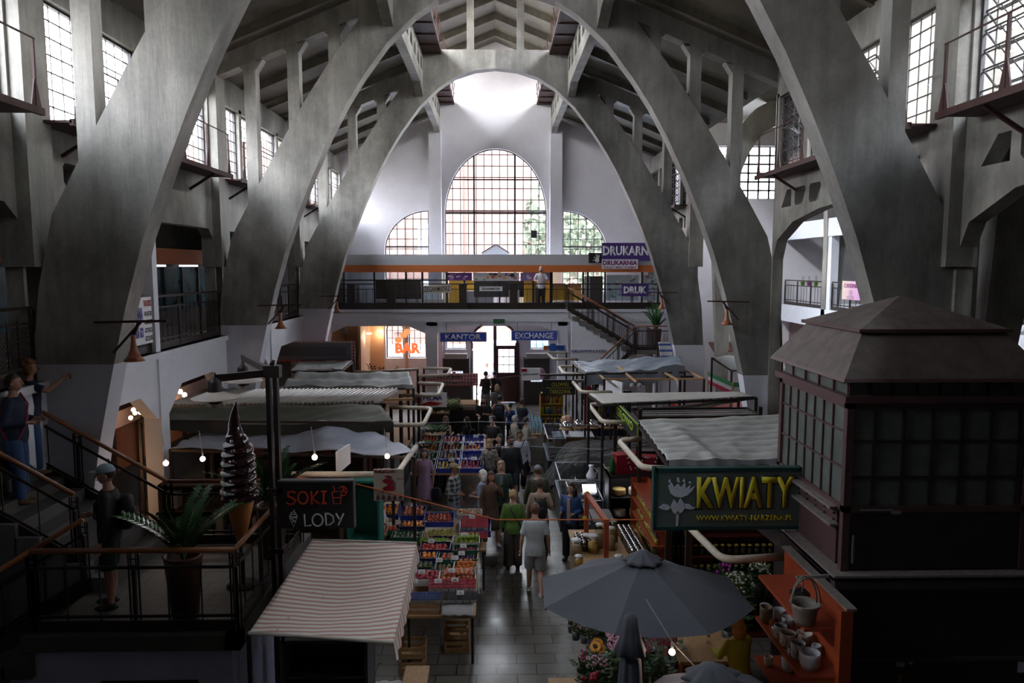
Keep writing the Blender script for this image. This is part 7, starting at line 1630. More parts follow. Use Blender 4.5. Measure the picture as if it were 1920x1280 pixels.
# red display shelf with pots
t=thing('pot_shelf','orange-red wooden wall shelf with two boards beside the lift house','shelf',(3.8,8.8,0)); o=t.location
m=MB(o); m.box((4.02,8.1,.2),(4.06,10.0,2.3)); m.build('back_board',M('orange_red_wood',(.3,.05,.015),.45,var=.2,scale=5),t)
m=MB(o); m.box((3.57,8.22,1.98),(4.02,9.75,2.02)); m.build('upper_board',REDW,t)
m=MB(o); m.box((3.53,8.15,1.42),(4.02,9.7,1.46)); m.build('lower_board',REDW,t)
m=MB(o); m.box((3.53,8.15,.85),(4.02,9.7,.89)); m.build('bottom_board',REDW,t)
m=MB(o); m.box((3.92,8.06,.0),(4.06,8.2,2.3)); m.build('end_post',MATS['orange_red_wood'],t)
m=MB(o); m.box((3.98,8.06,2.3),(4.1,10.0,2.33)); m.build('top_ledge',LEDGE,t)
CER=M('pale_ceramic',(.42,.44,.48),.55,var=.25,scale=12); CER2=M('cream_ceramic',(.5,.44,.38),.55,var=.2,scale=12)
def pot(px,py,r,h,mat,label,face=False,z=1.46,rz=0):
    q=A(px,py,z); t=thing('ceramic_pot',label,'flowerpot',(q.x,q.y,z),rz); m=MB(); m.lathe([(r*.75,0),(r*.95,h*.35),(r,h*.85),(r*.97,h),(r*.84,h),(r*.8,h*.5),(0,h*.4)],(0,0,0),24,fn=lambda th,i:1+.03*math.sin(th*8+i)); m.build('bowl',mat,t)
    if face:
        m=MB(); m.ell((-r*.75,-r*.55,h*.55),(r*.5,r*.5,h*.48),14,10); m.build('face',mat,t); m=MB(); m.tube([(-r*1.05,-r*.85,h*.68),(-r*1.2,-r*1.0,h*.5)],[.008,.02],6); m.build('nose',mat,t)
        for s in (-1,1): m=MB(); m.ell((-r*1.02+s*.025,-r*.9-s*.03,h*.72),(.012,.012,.008),8,5); m.build('eyelid',mat,t)
pot(1518,1252,.125,.2,CER,'largest grey leaf-patterned pot at the near end of the shelf')
pot(1496,1232,.09,.19,CER,'tall grey pot behind the largest one',True)
pot(1530,1226,.06,.12,CER,'small grey pot at the back of the shelf near the end post')
pot(1477,1208,.105,.16,CER2,'cream face-shaped pot in the middle of the shelf',True)
pot(1508,1208,.1,.16,CER2,'pale face-shaped pot nearer the wall board',True)
pot(1484,1228,.05,.1,CER,'little figurine pot between the face pots',True)
pot(1463,1194,.085,.16,CER,'grey face-shaped pot with wide brim',True)
pot(1478,1180,.085,.17,CER,'grey bust-shaped pot behind the silver one',True)
pot(1455,1188,.06,.1,CHR,'shiny silver cup on the shelf'); pot(1461,1163,.085,.16,CER,'blue grey square-necked pot')
pot(1436,1166,.085,.22,M('brown_ceramic',(.16,.11,.07),.5,var=.3,scale=12),'tall brown carved pot at the far end of the shelf')
pot(1434,1146,.07,.1,CER,'small grey pot standing farthest back'); pot(1447,1172,.035,.08,M('gold',(.6,.35,.08),.25,metal=1),'tiny golden cup between the brown and grey pots')
pot(1440,1248,.06,.14,CER2,'cream pot on the bottom board',z=.89); pot(1478,1258,.09,.2,CER,'large grey pot on the bottom board',z=.89)
q=A(1508,1168,2.02); t=thing('wicker_basket','grey wicker basket with two tall hoop handles on the upper shelf','basket',(q.x,q.y,2.02)); WK=bpy.data.materials.new('wicker'); WK.use_nodes=True; nt=WK.node_tree; wv=nt.nodes.new('ShaderNodeTexWave'); wv.inputs['Scale'].default_value=30; wv.bands_direction='Z'; wv.inputs['Distortion'].default_value=6; wv.inputs['Detail Scale'].default_value=4; tcc=nt.nodes.new('ShaderNodeTexCoord'); nt.links.new(tcc.outputs['Object'],wv.inputs[0]); cr=nt.nodes.new('ShaderNodeMix'); cr.data_type='RGBA'; cr.inputs[6].default_value=(.09,.07,.06,1); cr.inputs[7].default_value=(.3,.26,.23,1); nt.links.new(wv.outputs[0],cr.inputs[0]); nt.links.new(cr.outputs[2],nt.nodes['Principled BSDF'].inputs[0])
m=MB(); m.lathe([(.11,0),(.125,.05),(.15,.2),(.18,.25),(.165,.26),(.13,.2),(.11,.04),(0,.03)],(0,0,0),28,fn=lambda th,i:1+.025*math.sin(th*14+i*3)); m.build('bowl',WK,t)
for s,rr_ in ((0,.17),(.05,.15)):
    m=MB(); m.tube([(rr_*math.cos(a*math.pi/14),s-.02,.24+.32*math.sin(a*math.pi/14)) for a in range(15)],.011,7); m.build('hoop_handle',WK,t)
# floodlight on bracket
q=atY(1510,1150,8.6); t=thing('flood_light','small black floodlight on a bracket over the basket','lamp',tuple(atY(1500,1112,8.7))); p=t.location; m=MB(p); m.cbox(p,(.2,.14,.05),rx=.3,rz=.4); m.build('housing',BLACK,t); m=MB(p); m.bar(p+Vector((.03,0,.02)),p+Vector((.03,0,.2)),.015); m.bar(p+Vector((-.05,0,.2)),p+Vector((.45,.05,.2)),.035); m.build('bracket',STEEL,t)
# cables across the hall
for k,(pts,c,lb) in enumerate((([(556,895,12.2),(660,905,12.2),(930,974,12.0),(1240,974,11.8),(1330,973,11.0)],M('orange_cord',(.5,.12,.03),.6),'thin orange cord strung across the aisle'),
  ([(1000,870,17),(1130,845,17),(1290,815,17)],IRON,'black cable over the glass counters on the right'),([(1050,850,15),(1200,838,15),(1245,830,15)],IRON,'black cable nearer the cheese fridge'),([(780,720,24),(900,712,26),(1010,700,24)],IRON,'thin black wire across the aisle before the entrance'),([(780,850,16),(960,835,16),(1130,842,16)],M('wire_pale',(.3,.33,.35),.4),'thin pale wire across the crowd'),([(640,797,17),(900,790,18),(1130,797,17)],MATS['wire_pale'],'thin pale wire above the aisle crowd'))):
    P=[atY(*q) for q in pts]; m=MB(P[0]); m.tube(P,.008 if k else .012,5); o=m.build('cable',c); tag(o,lb,'cable')
# cafe tables
for k,(x,y,lb) in enumerate(((-1.55,22.6,'cafe table with red gingham cloth before the man in olive'),(-1.45,20.4,'cafe table with red gingham cloth between the seated women'))):
    t=thing('cafe_table',lb,'table',(x,y,0)); m=MB(t.location); m.grid(None,6,6,lambda u,v:Vector((x-.35+.7*u,y-.35+.7*v,.76)),th=.02); m.box((x-.355,y-.36,.6),(x+.355,y-.35,.76)); m.build('tablecloth',stripes('gingham_cloth',(.5,.45,.45),(.38,.03,.05),0,14,.7,.5,two=1),t); m=MB(t.location); m.tube([(x,y,0),(x,y,.74)],.03,8); m.lathe([(.22,0),(.22,.03),(.04,.05)],(x,y,0),16); m.build('pedestal',IRON,t)
def chair(x,y,rz,lb):
    t=thing('cafe_chair',lb,'chair',(x,y,0),rz); m=MB(); m.box((-.2,-.2,.43),(.2,.2,.46)); m.build('seat',DARK,t)
    for sx in(-1,1):
        for sy in (-1,1): m=MB(); m.bar((sx*.18,sy*.18,0),(sx*.18,sy*.18,.43 if sy>0 else .85),.025); m.build('leg',IRON,t)
    m=MB(); m.tube([(.19*math.cos(a*math.pi/8),-.19,.62+.25*math.sin(a*math.pi/8)) for a in range(9)],.015,6); m.build('backrest',IRON,t)
for (px,py,rz,lb) in ((868,812,R(75),'chair under the man in olive'),(836,850,R(-30),'chair under the fair haired seated woman'),(876,852,R(60),'chair under the dark haired seated woman')):
    p=A(px,py,0); chair(p.x,p.y,rz,lb)
# ================================================================ PRODUCE AND FLOWERS
FR={}
def fruit(kind):
    if kind in FR: return FR[kind]
    spec={'orange':((.75,.25,.02),.038,None),'tangerine':((.72,.2,.02),.032,None),'apple':((.3,.42,.05),.037,None),'red_apple':((.38,.03,.05),.038,None),'nectarine':((.45,.08,.04),.036,None),'peach':((.62,.2,.1),.038,None),
      'plum':((.06,.02,.08),.024,None),'tomato':((.5,.03,.015),.036,None),'pepper':((.42,.015,.012),.042,'p'),'lemon':((.65,.5,.04),.032,'l'),'avocado':((.03,.05,.012),.04,'l'),'kiwi':((.2,.13,.04),.03,'l'),'potato':((.35,.2,.1),.034,'l'),'cherry_plum':((.22,.02,.06),.021,None)}[kind]
    c,r,s=spec; mt=M('skin_of_'+kind,c,.4,var=.25,scale=18); m=MB()
    def fn(p):
        q=Vector(p)
        if s=='l': q.x*=1.3
        if s=='p': q.x*=1+.12*math.cos(3*math.atan2(q.y,q.x)); q.z*=1.1
        if q.z>.85: q.z-=.18*(q.z-.85)/.15
        return q
    m.ell((0,0,r*.9),r,10,7,fn); o=m.build(kind,mt)
    st=MB(); st.tube([(0,0,r*1.7),(r*.1,0,r*2.0)],.003,4); st.build('stalk',M('stalk_green',(.05,.1,.02),.6),o)
    FR[kind]=[o,True]; return FR[kind]
def place(kind,p,label,grp,rr):
    f=fruit(kind)
    if f[1]: o=f[0]; f[1]=False; o.location=p
    else: o=dup(f[0],p)
    o.rotation_euler=(rr.uniform(-.5,.5),rr.uniform(-.5,.5),rr.uniform(0,6)); s=rr.uniform(.86,1.02); o.scale=(s,s,s)
    tag(o,label,kind.replace('_',' '),grp); return o
def crate(x,y,z,w,d,kind,lb,mat,seed,tilt=.0,layers=2,h=.11,name='crate',step=None):
    """open crate (x,y = front-left corner) filled with single fruits"""
    rr=random.Random(seed); t=thing(name,lb,'crate',(x+w/2,y+d/2,z)); o=t.location; th=.012
    Z=lambda yy:tilt*(yy-y)
    m=MB(o)
    for a,b in (((x,y),(x+w,y)),((x,y+d),(x+w,y+d))): m.bar((a[0],a[1],z+h/2+Z(a[1])),(b[0],b[1],z+h/2+Z(b[1])),th,h)
    for a,b in (((x,y),(x,y+d)),((x+w,y),(x+w,y+d))): m.bar((a[0],a[1],z+h/2+Z(a[1])),(b[0],b[1],z+h/2+Z(b[1])),th,h)
    m.build('side',mat,t); m=MB(o); m._add([(x,y,z),(x+w,y,z),(x+w,y+d,z+Z(y+d)),(x,y+d,z+Z(y+d)),(x,y,z+.01),(x+w,y,z+.01),(x+w,y+d,z+.01+Z(y+d)),(x,y+d,z+.01+Z(y+d))],[(0,3,2,1),(4,5,6,7),(0,1,5,4),(1,2,6,5),(2,3,7,6),(3,0,4,7)]); m.build('base',mat,t)
    if kind:
        s={'plum':.052,'cherry_plum':.046,'kiwi':.068,'lemon':.07,'avocado':.085,'potato':.075}.get(kind,.08); 
        if step: s=step
        kn=kind.replace('_',' ')
        for L in range(layers):
            yy=y+s*.6+L*s*.5
            while yy<y+d-s*.45:
                xx=x+s*.6+L*s*.5
                while xx<x+w-s*.45:
                    place(kind,(xx+rr.uniform(-.006,.006),yy+rr.uniform(-.006,.006),z+.015+L*s*.72+(h*.25 if layers==1 else 0)+Z(yy)),f'{kn} in the {lb}',f'{kn} fruit in the {lb}',rr)
                    xx+=s
                yy+=s
    return t
BLUEC=M('blue_crate',(.02,.04,.3),.45); GRC=M('green_crate',(.01,.09,.05),.5); WHC=M('white_carton',(.5,.5,.5),.6); NAVC=M('navy_box',(.015,.02,.09),.5)
def card(x,y,z,lb,rz=0,s=1):
    t=thing('price_card',lb,'price card',(x,y,z),rz); m=MB(); m._add([(-.05*s,0,0),(.05*s,0,0),(.05*s,.025*s,.055*s),(-.05*s,.025*s,.055*s),(.05*s,.05*s,0),(-.05*s,.05*s,0)],[(0,1,2,3),(3,2,4,5)]); m.build('card',PAPER,t,recalc=False)
    m=MB(); m.box((-.03*s,.004,.018),(.03*s,.0045,.024)); m.box((-.02*s,.012,.034),(.02*s,.0125,.04)); m.build('print_line',BLK,t)
def punnet_proto(col,box,name,n=11):
    o=thing(name,'','punnet',(0,0,0)); m=MB(); w,d,h=.052,.045,.06
    m._add([(-w*.8,-d*.8,0),(w*.8,-d*.8,0),(w*.8,d*.8,0),(-w*.8,d*.8,0),(-w,-d,h),(w,-d,h),(w,d,h),(-w,d,h)],[(0,3,2,1),(0,1,5,4),(1,2,6,5),(2,3,7,6),(3,0,4,7)]); m.build('carton',box,o,recalc=False)
    m=MB(); rr=random.Random(n)
    for a in range(5):
        for b in range(4): m.ell((-w*.8+a*w*.4,-d*.75+b*d*.5,h+rr.uniform(-.004,.008)),.0125,7,5)
    f=m.build('berries',M('berry_'+name,col,.35,var=.2),o); f['kind']='stuff'; return o
def punnets(col,name,lb,grp,x,y,z,nx,ny,box=WHC,dz=0):
    o=punnet_proto(col,box,name); k=0
    for b in range(ny):
        for a in range(nx):
            p=(x+.11*a,y+.1*b,z+dz*b)
            q=o if k==0 else dup(o,p)
            q.location=p; q['label']=lb; q['group']=grp; k+=1
# ---- near fruit stand
TX0,TX1=-1.42,-.33
def table(label,x0,x1,y0,y1,z,name='market_table'):
    t=thing(name,label,'table',((x0+x1)/2,(y0+y1)/2,0)); m=MB(t.location); m.box((x0,y0,z-.04),(x1,y1,z)); m.build('top',WOOD,t)
    for x in (x0+.05,x1-.05):
        for y in (y0+.05,y1-.05): m=MB(t.location); m.bar((x,y,0),(x,y,z-.04),.04); m.build('leg',IRON,t)
    return t
table('trestle table carrying the near fruit display',TX0,TX1,11.15,13.75,.8)
table('wide table at the back of the near fruit display',-2.75,-.2,13.8,15.7,.82)
# wooden crate fronts
def slatcrate(x,y,z,w,d,h,lb):
    t=thing('wooden_crate',lb,'crate',(x+w/2,y+d/2,z)); m=MB(t.location)
    for k in range(2):
        zz=z+h*(.25+.5*k)
        m.box((x,y,zz-h*.14),(x+w,y+.012,zz+h*.14)); m.box((x,y+d-.012,zz-h*.14),(x+w,y+d,zz+h*.14)); m.box((x,y,zz-h*.14),(x+.012,y+d,zz+h*.14)); m.box((x+w-.012,y,zz-h*.14),(x+w,y+d,zz+h*.14))
    m.build('slats',WOOD,t)
    for a in (x+.02,x+w-.02):
        for b in (y+.02,y+d-.02): m=MB(t.location); m.box((a-.018,b-.018,z),(a+.018,b+.018,z+h)); m.build('corner_post',WOOD,t)
    m=MB(t.location); m.box((x,y,z),(x+w,y+d,z+.012)); m.build('base',WOOD,t)
slatcrate(TX0,11.2,.8,.54,.36,.17,'slatted wooden crate under the blueberry punnets')
slatcrate(-.85,11.5,.0,.4,.3,.22,'wooden crate on the floor below the fruit table, lower'); slatcrate(-.85,11.5,.23,.4,.3,.2,'wooden crate stacked on another below the fruit table')
slatcrate(-1.5,10.9,.0,.4,.4,.2,'wooden crate under the table edge near the striped awning'); slatcrate(-1.5,10.95,.21,.4,.36,.2,'wooden crate stacked by the striped awning edge')
t=thing('paper_lined_tray','crumpled white paper lining the front of the blackberry display','tray',(-.6,11.3,.8)); m=MB(t.location); m.grid(None,14,8,lambda u,v:Vector((-.86+.5*u,11.12+.4*v,.83+.13*min(1,v*3)+.01*math.sin(u*19+v*11))),th=.02); m.build('paper',M('paper_white',(.5,.48,.48),.7),t); m=MB(t.location); m.box((-.86,11.14,.8),(-.36,11.5,.83)); m.build('tray_board',WOOD,t)
punnets((.03,.05,.18),'blueberry_punnet','white punnet of blueberries at the front left of the fruit stand','blueberry punnets',-1.36,11.26,.97,5,3)
punnets((.012,.008,.014),'blackberry_punnet','white punnet of blackberries at the front of the fruit stand','blackberry punnets',-.8,11.26,.97,5,3)
punnets((.38,.01,.035),'raspberry_punnet','punnet of red raspberries at the front of the fruit stand','raspberry punnets at the front',-1.05,11.62,1.0,7,3,dz=.01)
Zf=.84
crate(TX0,11.98,Zf+.08,.45,.38,'red_apple','white crate of red apples by the awning',WHC,1)
crate(-.96,11.98,Zf+.08,.6,.38,'peach','white crate of peaches behind the raspberries',WHC,2,layers=3)
crate(TX0,12.4,Zf+.08,.35,.36,'avocado','dark crate of avocados on the fruit stand',NAVC,3)
crate(-1.05,12.4,Zf+.08,.3,.3,'kiwi','small crate of kiwis on the fruit stand',GRC,4)
crate(-.74,12.4,Zf+.1,.4,.3,'tangerine','pale crate of tangerines behind the peaches',WHC,5,layers=3)
crate(-.78,12.74,Zf+.12,.44,.3,'plum','green crate of dark plums in the near row',GRC,6)
crate(-.78,13.07,Zf+.15,.44,.28,'cherry_plum','green crate of purple cherry plums in the second row',GRC,7)
crate(TX0+.05,12.8,Zf+.12,.3,.3,'orange','navy box of oranges near the striped awning',NAVC,8)
crate(-1.03,12.74,Zf+.12,.22,.3,'nectarine','small crate of nectarines left of the dark plums',GRC,9)
crate(-.82,13.38,Zf+.18,.5,.36,'apple','white crate of green apples on the fruit stand',WHC,10,layers=3)
crate(-1.4,13.15,Zf+.14,.55,.4,'pepper','navy printed box of red peppers on the fruit stand',NAVC,11,layers=1)
# grapes (bunches)
def bunch(label,x,y,z,col,n,seed,grp=None,sx=.1,sy=.07):
    rr=random.Random(seed); m=MB((x,y,z))
    for k in range(n): a=rr.uniform(0,6.28); r=rr.random()**.5; m.ell((x+sx*r*math.cos(a),y+sy*r*math.sin(a),z+.012+.05*(1-r*r)+rr.uniform(-.01,.01)),.0135,7,5)
    o=m.build('grape_bunch',M('grapes_%d%d'%(int(col[0]*100),int(col[1]*100)),col,.3,var=.2)); tag(o,label,'grapes',grp); o['kind']='thing'
    s=MB((0,0,0)); s.tube([(0,0,.05),(.02,0,.1)],.004,5); s.build('stalk',MATS['stalk_green'],o)
for k in range(8): bunch('bunch of green grapes behind the navy box on the fruit stand',-1.38+.13*(k%4),13.62+.12*(k//4),1.02,(.22,.38,.04),45,30+k,'green grape bunches on the near table')
t=thing('stacked_box_base','dark boxes raising the grapes on the near table','box',(-1.1,13.6,.84)); m=MB(t.location); m.box((-1.45,13.57,.84),(-.85,13.78,1.02)); m.build('box',NAVC,t)
for k in range(6): bunch('bunch of yellow green grapes on the back table',-1.25+.17*(k%3),14.15+.15*(k//3),.98,(.42,.4,.08),45,50+k,'yellow grape bunches on the back table')
# back table
Zb=.84
crate(-2.6,15.15,Zb+.12,.55,.4,'orange','tilted crate of oranges at the back left, beside the vendor',BLUEC,12,.25)
crate(-2.0,15.15,Zb+.1,.5,.4,'peach','crate of peaches right of the tilted oranges',BLUEC,13,.2)
crate(-1.48,14.75,Zb+.1,.6,.42,'nectarine','crate of dark red nectarines at the back middle',BLUEC,14,.15)
crate(-1.95,14.55,Zb+.08,.5,.35,'orange','crate of large oranges in front of the peaches',NAVC,15)
crate(-.82,15.2,Zb+.1,.5,.36,'potato','white crate of small potatoes at the back right',WHC,16)
crate(-2.3,14.4,Zb+.05,.35,.35,'tomato','crate of tomatoes beside the pale beans',GRC,17)
crate(-1.3,13.85,Zb+.05,.6,.24,'cherry_plum','dark crate of plums in front of the yellow grapes',NAVC,18)
crate(-2.05,14.05,Zb+.04,.6,.4,'avocado','dark crate of avocados on the back table',GRC,19,layers=1)
punnets((.34,.01,.02),'strawberry_punnet','clear punnet of strawberries in the blue crates on the right of the back table','strawberry punnets',-.66,14.5,.97,5,7,box=M('clear_punnet',(.5,.5,.52),.3))
crate(-.74,14.42,Zb,.62,.8,None,'long blue crate holding strawberry punnets',BLUEC,0,h=.13)
punnets((.3,.008,.02),'redcurrant_punnet','punnet of red currants on the right of the back table','red currant punnets',-.66,13.92,.95,5,4,box=GRC)
# beans, cabbages, cauliflower
t=thing('bean_crate','crate of long pale yellow beans beside the vendor','crate',(-2.55,14.35,Zb)); m=MB(t.location); m.box((-2.8,14.1,Zb),(-2.32,14.6,Zb+.02)); 
for a,b in (((-2.8,14.1),(-2.32,14.1)),((-2.8,14.6),(-2.32,14.6)),((-2.8,14.1),(-2.8,14.6)),((-2.32,14.1),(-2.32,14.6))): m.bar((*a,Zb+.06),(*b,Zb+.06),.012,.12)
m.build('side',WHC,t); m=MB(t.location); rr=random.Random(9)
for k in range(90):
    a=rr.uniform(0,3.14); c=Vector((rr.uniform(-2.7,-2.42),rr.uniform(14.2,14.5),Zb+rr.uniform(.06,.17))); d=Vector((math.cos(a),math.sin(a),rr.uniform(-.1,.1)))*.07; m.tube([c-d,c+Vector((0,0,.01)),c+d],.006,5)
f=m.build('beans',M('bean_yellow',(.5,.45,.16),.5)); bpy.data.objects.remove(f)
o=m.build('beans',MATS['bean_yellow'],t); o['kind']='stuff'
def cabbage(lb,x,y,z,r,col,nm='cabbage',cat='cabbage'):
    m=MB((x,y,z)); m.ell((x,y,z+r*.8),(r,r,r*.85),20,14,lambda p:Vector(p)*(1+.06*math.sin(7*p[0]+5*p[2])*math.sin(8*p[1]) + (.07*math.sin(22*p[0])*math.sin(25*p[1]) if nm=='cauliflower' else 0))); o=m.build(nm,M(nm+'_colour_%d'%int(col[0]*100),col,.6,var=.3,scale=12)); tag(o,lb,cat)
    m=MB((0,0,0))
    for k in range(7):
        a=k*.9; 
        m.grid(None,4,4,lambda u,v,a=a:Vector((math.cos(a+(u-.5)*.9)*r*(1.05+.15*v),math.sin(a+(u-.5)*.9)*r*(1.05+.15*v),r*(.1+.8*v))))
    m.build('leaves',M('cabbage_leaf',(.1,.2,.04),.6,var=.3),o,recalc=False)
cabbage('pale green cabbage right of the beans',-2.3,14.85,.95,.11,(.38,.45,.18)); cabbage('small pale cabbage in front of the tomatoes',-2.3,14.12,Zb,.09,(.4,.45,.2))
cabbage('white cauliflower at the left front of the back table',-2.55,13.9,Zb,.11,(.58,.55,.4),'cauliflower','cauliflower')
cabbage('dark green cabbage beside the cauliflower',-2.3,13.86,Zb,.1,(.05,.1,.02))
t=thing('corn_pile','row of pale corn cobs on the back table','corn',(-1.9,13.9,Zb)); m=MB(t.location)
for k in range(5): x=-2.08+.09*k; m.tube([(x,13.86,Zb+.03),(x+.03,13.95,Zb+.04),(x+.05,14.02,Zb+.03)],[.022,.028,.012],8)
m.build('cobs',M('corn_yellow',(.45,.38,.12),.5),t)
for k,(x,y,z,lb) in enumerate(((-.57,11.32,1.06,'white price card on the blackberries'),(-.95,11.68,1.1,'white price card on the raspberries, left'),(-.68,11.72,1.1,'white price card on the raspberries, right'),(-.75,12.05,1.12,'white price card on the peaches'),(-1.25,12.05,1.1,'white price card on the red apples'),(-1.35,11.8,1.05,'round white price card by the awning'),(-.72,12.5,1.16,'white price card on the tangerines'),(-.62,12.8,1.12,'white price card on the near dark plums'),(-.6,13.1,1.14,'white price card on the cherry plums'),(-1.2,13.3,1.16,'white price card on the peppers'),(-.6,13.5,1.2,'white price card on the green apples'),(-.5,14.9,1.06,'white price card on the strawberries'),(-.52,15.1,1.06,'white price card behind the strawberries'),(-2.4,15.4,1.18,'white price card on the tilted oranges'),(-1.75,15.4,1.16,'white price card on the peaches at the back'),(-2.55,14.55,1.04,'white price card on the pale beans'),(-2.15,14.5,1.06,'white price card on the tomatoes'),(-1.0,12.6,1.08,'white price card on the kiwis'))): card(x,y,z,lb,s=1.15)
# hanging bunch & vendor box
t=thing('dried_bundle','hanging bundle of pale dried pods by the vendor','bundle',(-3.2,14.9,1.1)); m=MB(t.location); rr=random.Random(2)
for k in range(60): a=rr.uniform(0,6.28); c=Vector((-3.15+rr.gauss(0,.09),14.9+rr.gauss(0,.09),1.15+rr.uniform(0,.22))); d=Vector((math.cos(a),math.sin(a),rr.uniform(-1,.4)))*.05; m.tube([c-d,c+d],[.014,.008],5)
o=m.build('pods',M('dry_straw',(.45,.3,.12),.8,var=.3),t); o['kind']='stuff'
stallbox('cardboard box stack under the dried bundle',-3.4,-2.95,14.6,15.1,1.1,M('cardboard',(.28,.17,.08),.8),'box_stack',MATS['cardboard'])
# ---- second fruit stand further back
table('table carrying the second fruit display in the aisle',-2.25,-.33,19.0,23.2,.85)
i=0
for r,(row) in enumerate(((('pepper',GRC,'crate of red peppers at the front left of the second display'),('lemon',BLUEC,'crate of lemons at the front of the second display'),('red_apple',BLUEC,'blue crate of red apples, front right of second display')),(('avocado',GRC,'crate of dark avocados in the second display'),('potato',BLUEC,'crate of potatoes in the second display'),('plum',BLUEC,'blue crate of plums in the second display')),(('orange',BLUEC,'crate of oranges in the middle of the second display'),('nectarine',GRC,'crate of nectarines in the middle of the second display'),('tangerine',BLUEC,'blue crate of tangerines in the second display')),(('tomato',GRC,'crate of tomatoes at the back left of the second display'),('peach',BLUEC,'crate of peaches at the back of the second display'),('cherry_plum',BLUEC,'blue crate of cherry plums, back right of second display')))):
    for c,(kd,mt,lb) in enumerate(row):
        crate(-2.2+.63*c,19.05+.75*r,.86+.05*r,.58,.6,kd,lb,mt,100+i,.12,layers=1,h=.12,step=.1 if kd in('plum','cherry_plum') else .098); i+=1
for k,(x,y) in enumerate(((-1.2,19.5),(-.6,19.5),(-1.2,20.2),(-.7,20.9),(-1.3,20.9),(-.6,21.6),(-1.9,19.4))): card(x,y,1.05+.03*k,'white price card '+['on the lemons','on the far red apples','on the potatoes of the second display','on the far tangerines','on the far nectarines','on the far cherry plums','on the far red peppers'][k],s=1.5)
# green leaf heaps
def heap(label,c,r,col,n,seed,name='leafy_greens',L=.25):
    rr=random.Random(seed); m=MB(c); c=Vector(c)
    for k in range(n):
        a=rr.uniform(0,6.28); q=c+Vector((r*rr.random()**.5*math.cos(a),r*rr.random()**.5*math.sin(a)*.8,rr.uniform(0,.12))); d=Vector((math.cos(a),math.sin(a),rr.uniform(.1,.9))).normalized()*L; s=d.cross(Vector((0,0,1))).normalized()*L*.16
        m._add([q,q+d*.5-s,q+d,q+d*.5+s],[(0,1,2,3)])
    o=m.build(name,M('greens_%d'%seed,col,.5,var=.4),None,recalc=False); return tag(o,label,'greens')
for k,(px,py,zz,r,L) in enumerate(((823,770,1.0,.55,.5),(812,812,1.0,.4,.25),(800,842,1.0,.35,.22))): 
    q=A(px,py,zz); heap(['big bundle of long green leeks at the left stall end','dark leafy greens behind the second fruit display','cabbages leaves heap beside the second fruit display'][k],q,r,((.1,.22,.05),(.03,.1,.02),(.12,.2,.08))[k],160,60+k,L=L)
    stallbox(['low stand beneath the green leeks','low stand beneath the dark leafy greens','low stand beneath the cabbage leaves'][k],q.x-.35,q.x+.35,q.y-.25,q.y+.25,.98,DARK,'produce_stand')
# ---- flowers
LEAFM=M('flower_leaf',(.035,.1,.025),.5,var=.4)
def flower_bucket(lb,x,y,z,h,heads,seed,bucket=(.05,.05,.055),rb=.11,leafn=40,hr=.14,cat='flowers',name='flower_bucket',grp=None):
    """heads: list of (type,colour,size,count)"""
    rr=random.Random(seed); t=thing(name,lb,cat,(x,y,z),0,grp); m=MB(); m.lathe([(rb*.75,0),(rb,h*.55),(rb*.9,h*.55),(rb*.7,.02),(0,.02)],(0,0,0),16); m.build('bucket',cmat(bucket,.4),t)
    st=MB(); lf=MB(); 
    for (ty,c,s,n_) in heads:
        fm=MB(); cm=MB()
        for k in range(n_):
            a=rr.uniform(0,6.28); r=hr*rr.random()**.5; p=Vector((r*math.cos(a),r*math.sin(a),h+rr.uniform(-.05,.08)-r*.5+(.06 if ty=='hyd' else 0))); st.tube([(p.x*.3,p.y*.3,h*.4),p],.004,4)
            if ty=='hyd':
                for q in range(190):
                    u=rr.uniform(-.3,1); th=rr.uniform(0,6.28); w_=(1-u*u)**.5; d=Vector((w_*math.cos(th),w_*math.sin(th),u*.8)); e=d.orthogonal().normalized(); f=d.cross(e); cc=p+d*s; k_=s*.13
                    fm._add([cc+e*k_,cc+f*k_,cc-e*k_,cc-f*k_],[(0,1,2,3)])
            elif ty=='sun':
                up=Vector((rr.uniform(-.4,.4),rr.uniform(-.7,-.1),1)).normalized(); e=up.orthogonal().normalized(); f=up.cross(e)
                for q in range(14):
                    th=q*.4488; d=e*math.cos(th)+f*math.sin(th); g=e*math.cos(th+1.57)+f*math.sin(th+1.57); fm._add([p+d*s*.3,p+d*s*.7-g*s*.16,p+d*s,p+d*s*.7+g*s*.16],[(0,1,2,3)])
                cm.ell(p,(s*.38,s*.38,s*.2),10,6)
            else:
                fm.ell(p,(s,s,s*.8),9,6,lambda v:Vector(v)*(1+.15*math.sin(9*v[0])*math.sin(8*v[1])))
        fm.build({'hyd':'hydrangea_heads','sun':'sunflower_petals','ros':'blooms'}[ty],M('petal_%d_%d_%d'%tuple(int(99*v) for v in c),c,.6,var=.3,scale=25),t,recalc=(ty=='ros'))
        if cm.v: cm.build('flower_centres',M('sunflower_centre',(.05,.02,.01),.8),t)
    for k in range(leafn):
        a=rr.uniform(0,6.28); r=max(hr*1.25,.15)*rr.random()**.5; p=Vector((r*math.cos(a),r*math.sin(a),h*.62+rr.uniform(-.1,.25 if hr>.05 else .08)*h)); d=Vector((math.cos(a)*.08,math.sin(a)*.08,rr.uniform(-.02,.08))); s=d.cross(Vector((0,0,1))).normalized()*.028; lf._add([p,p+d*.5-s,p+d,p+d*.5+s],[(0,1,2,3)])
    st.build('stems',M('flower_stem',(.05,.12,.03),.6),t); lf.build('leaves',LEAFM,t,recalc=False)
    return t
PK=(.75,.12,.28); LPK=(.72,.4,.5); BLH=(.55,.55,.75); YO=(.7,.3,.02); WHf=(.62,.6,.52); RDf=(.32,.01,.03); LIL=(.42,.25,.45)
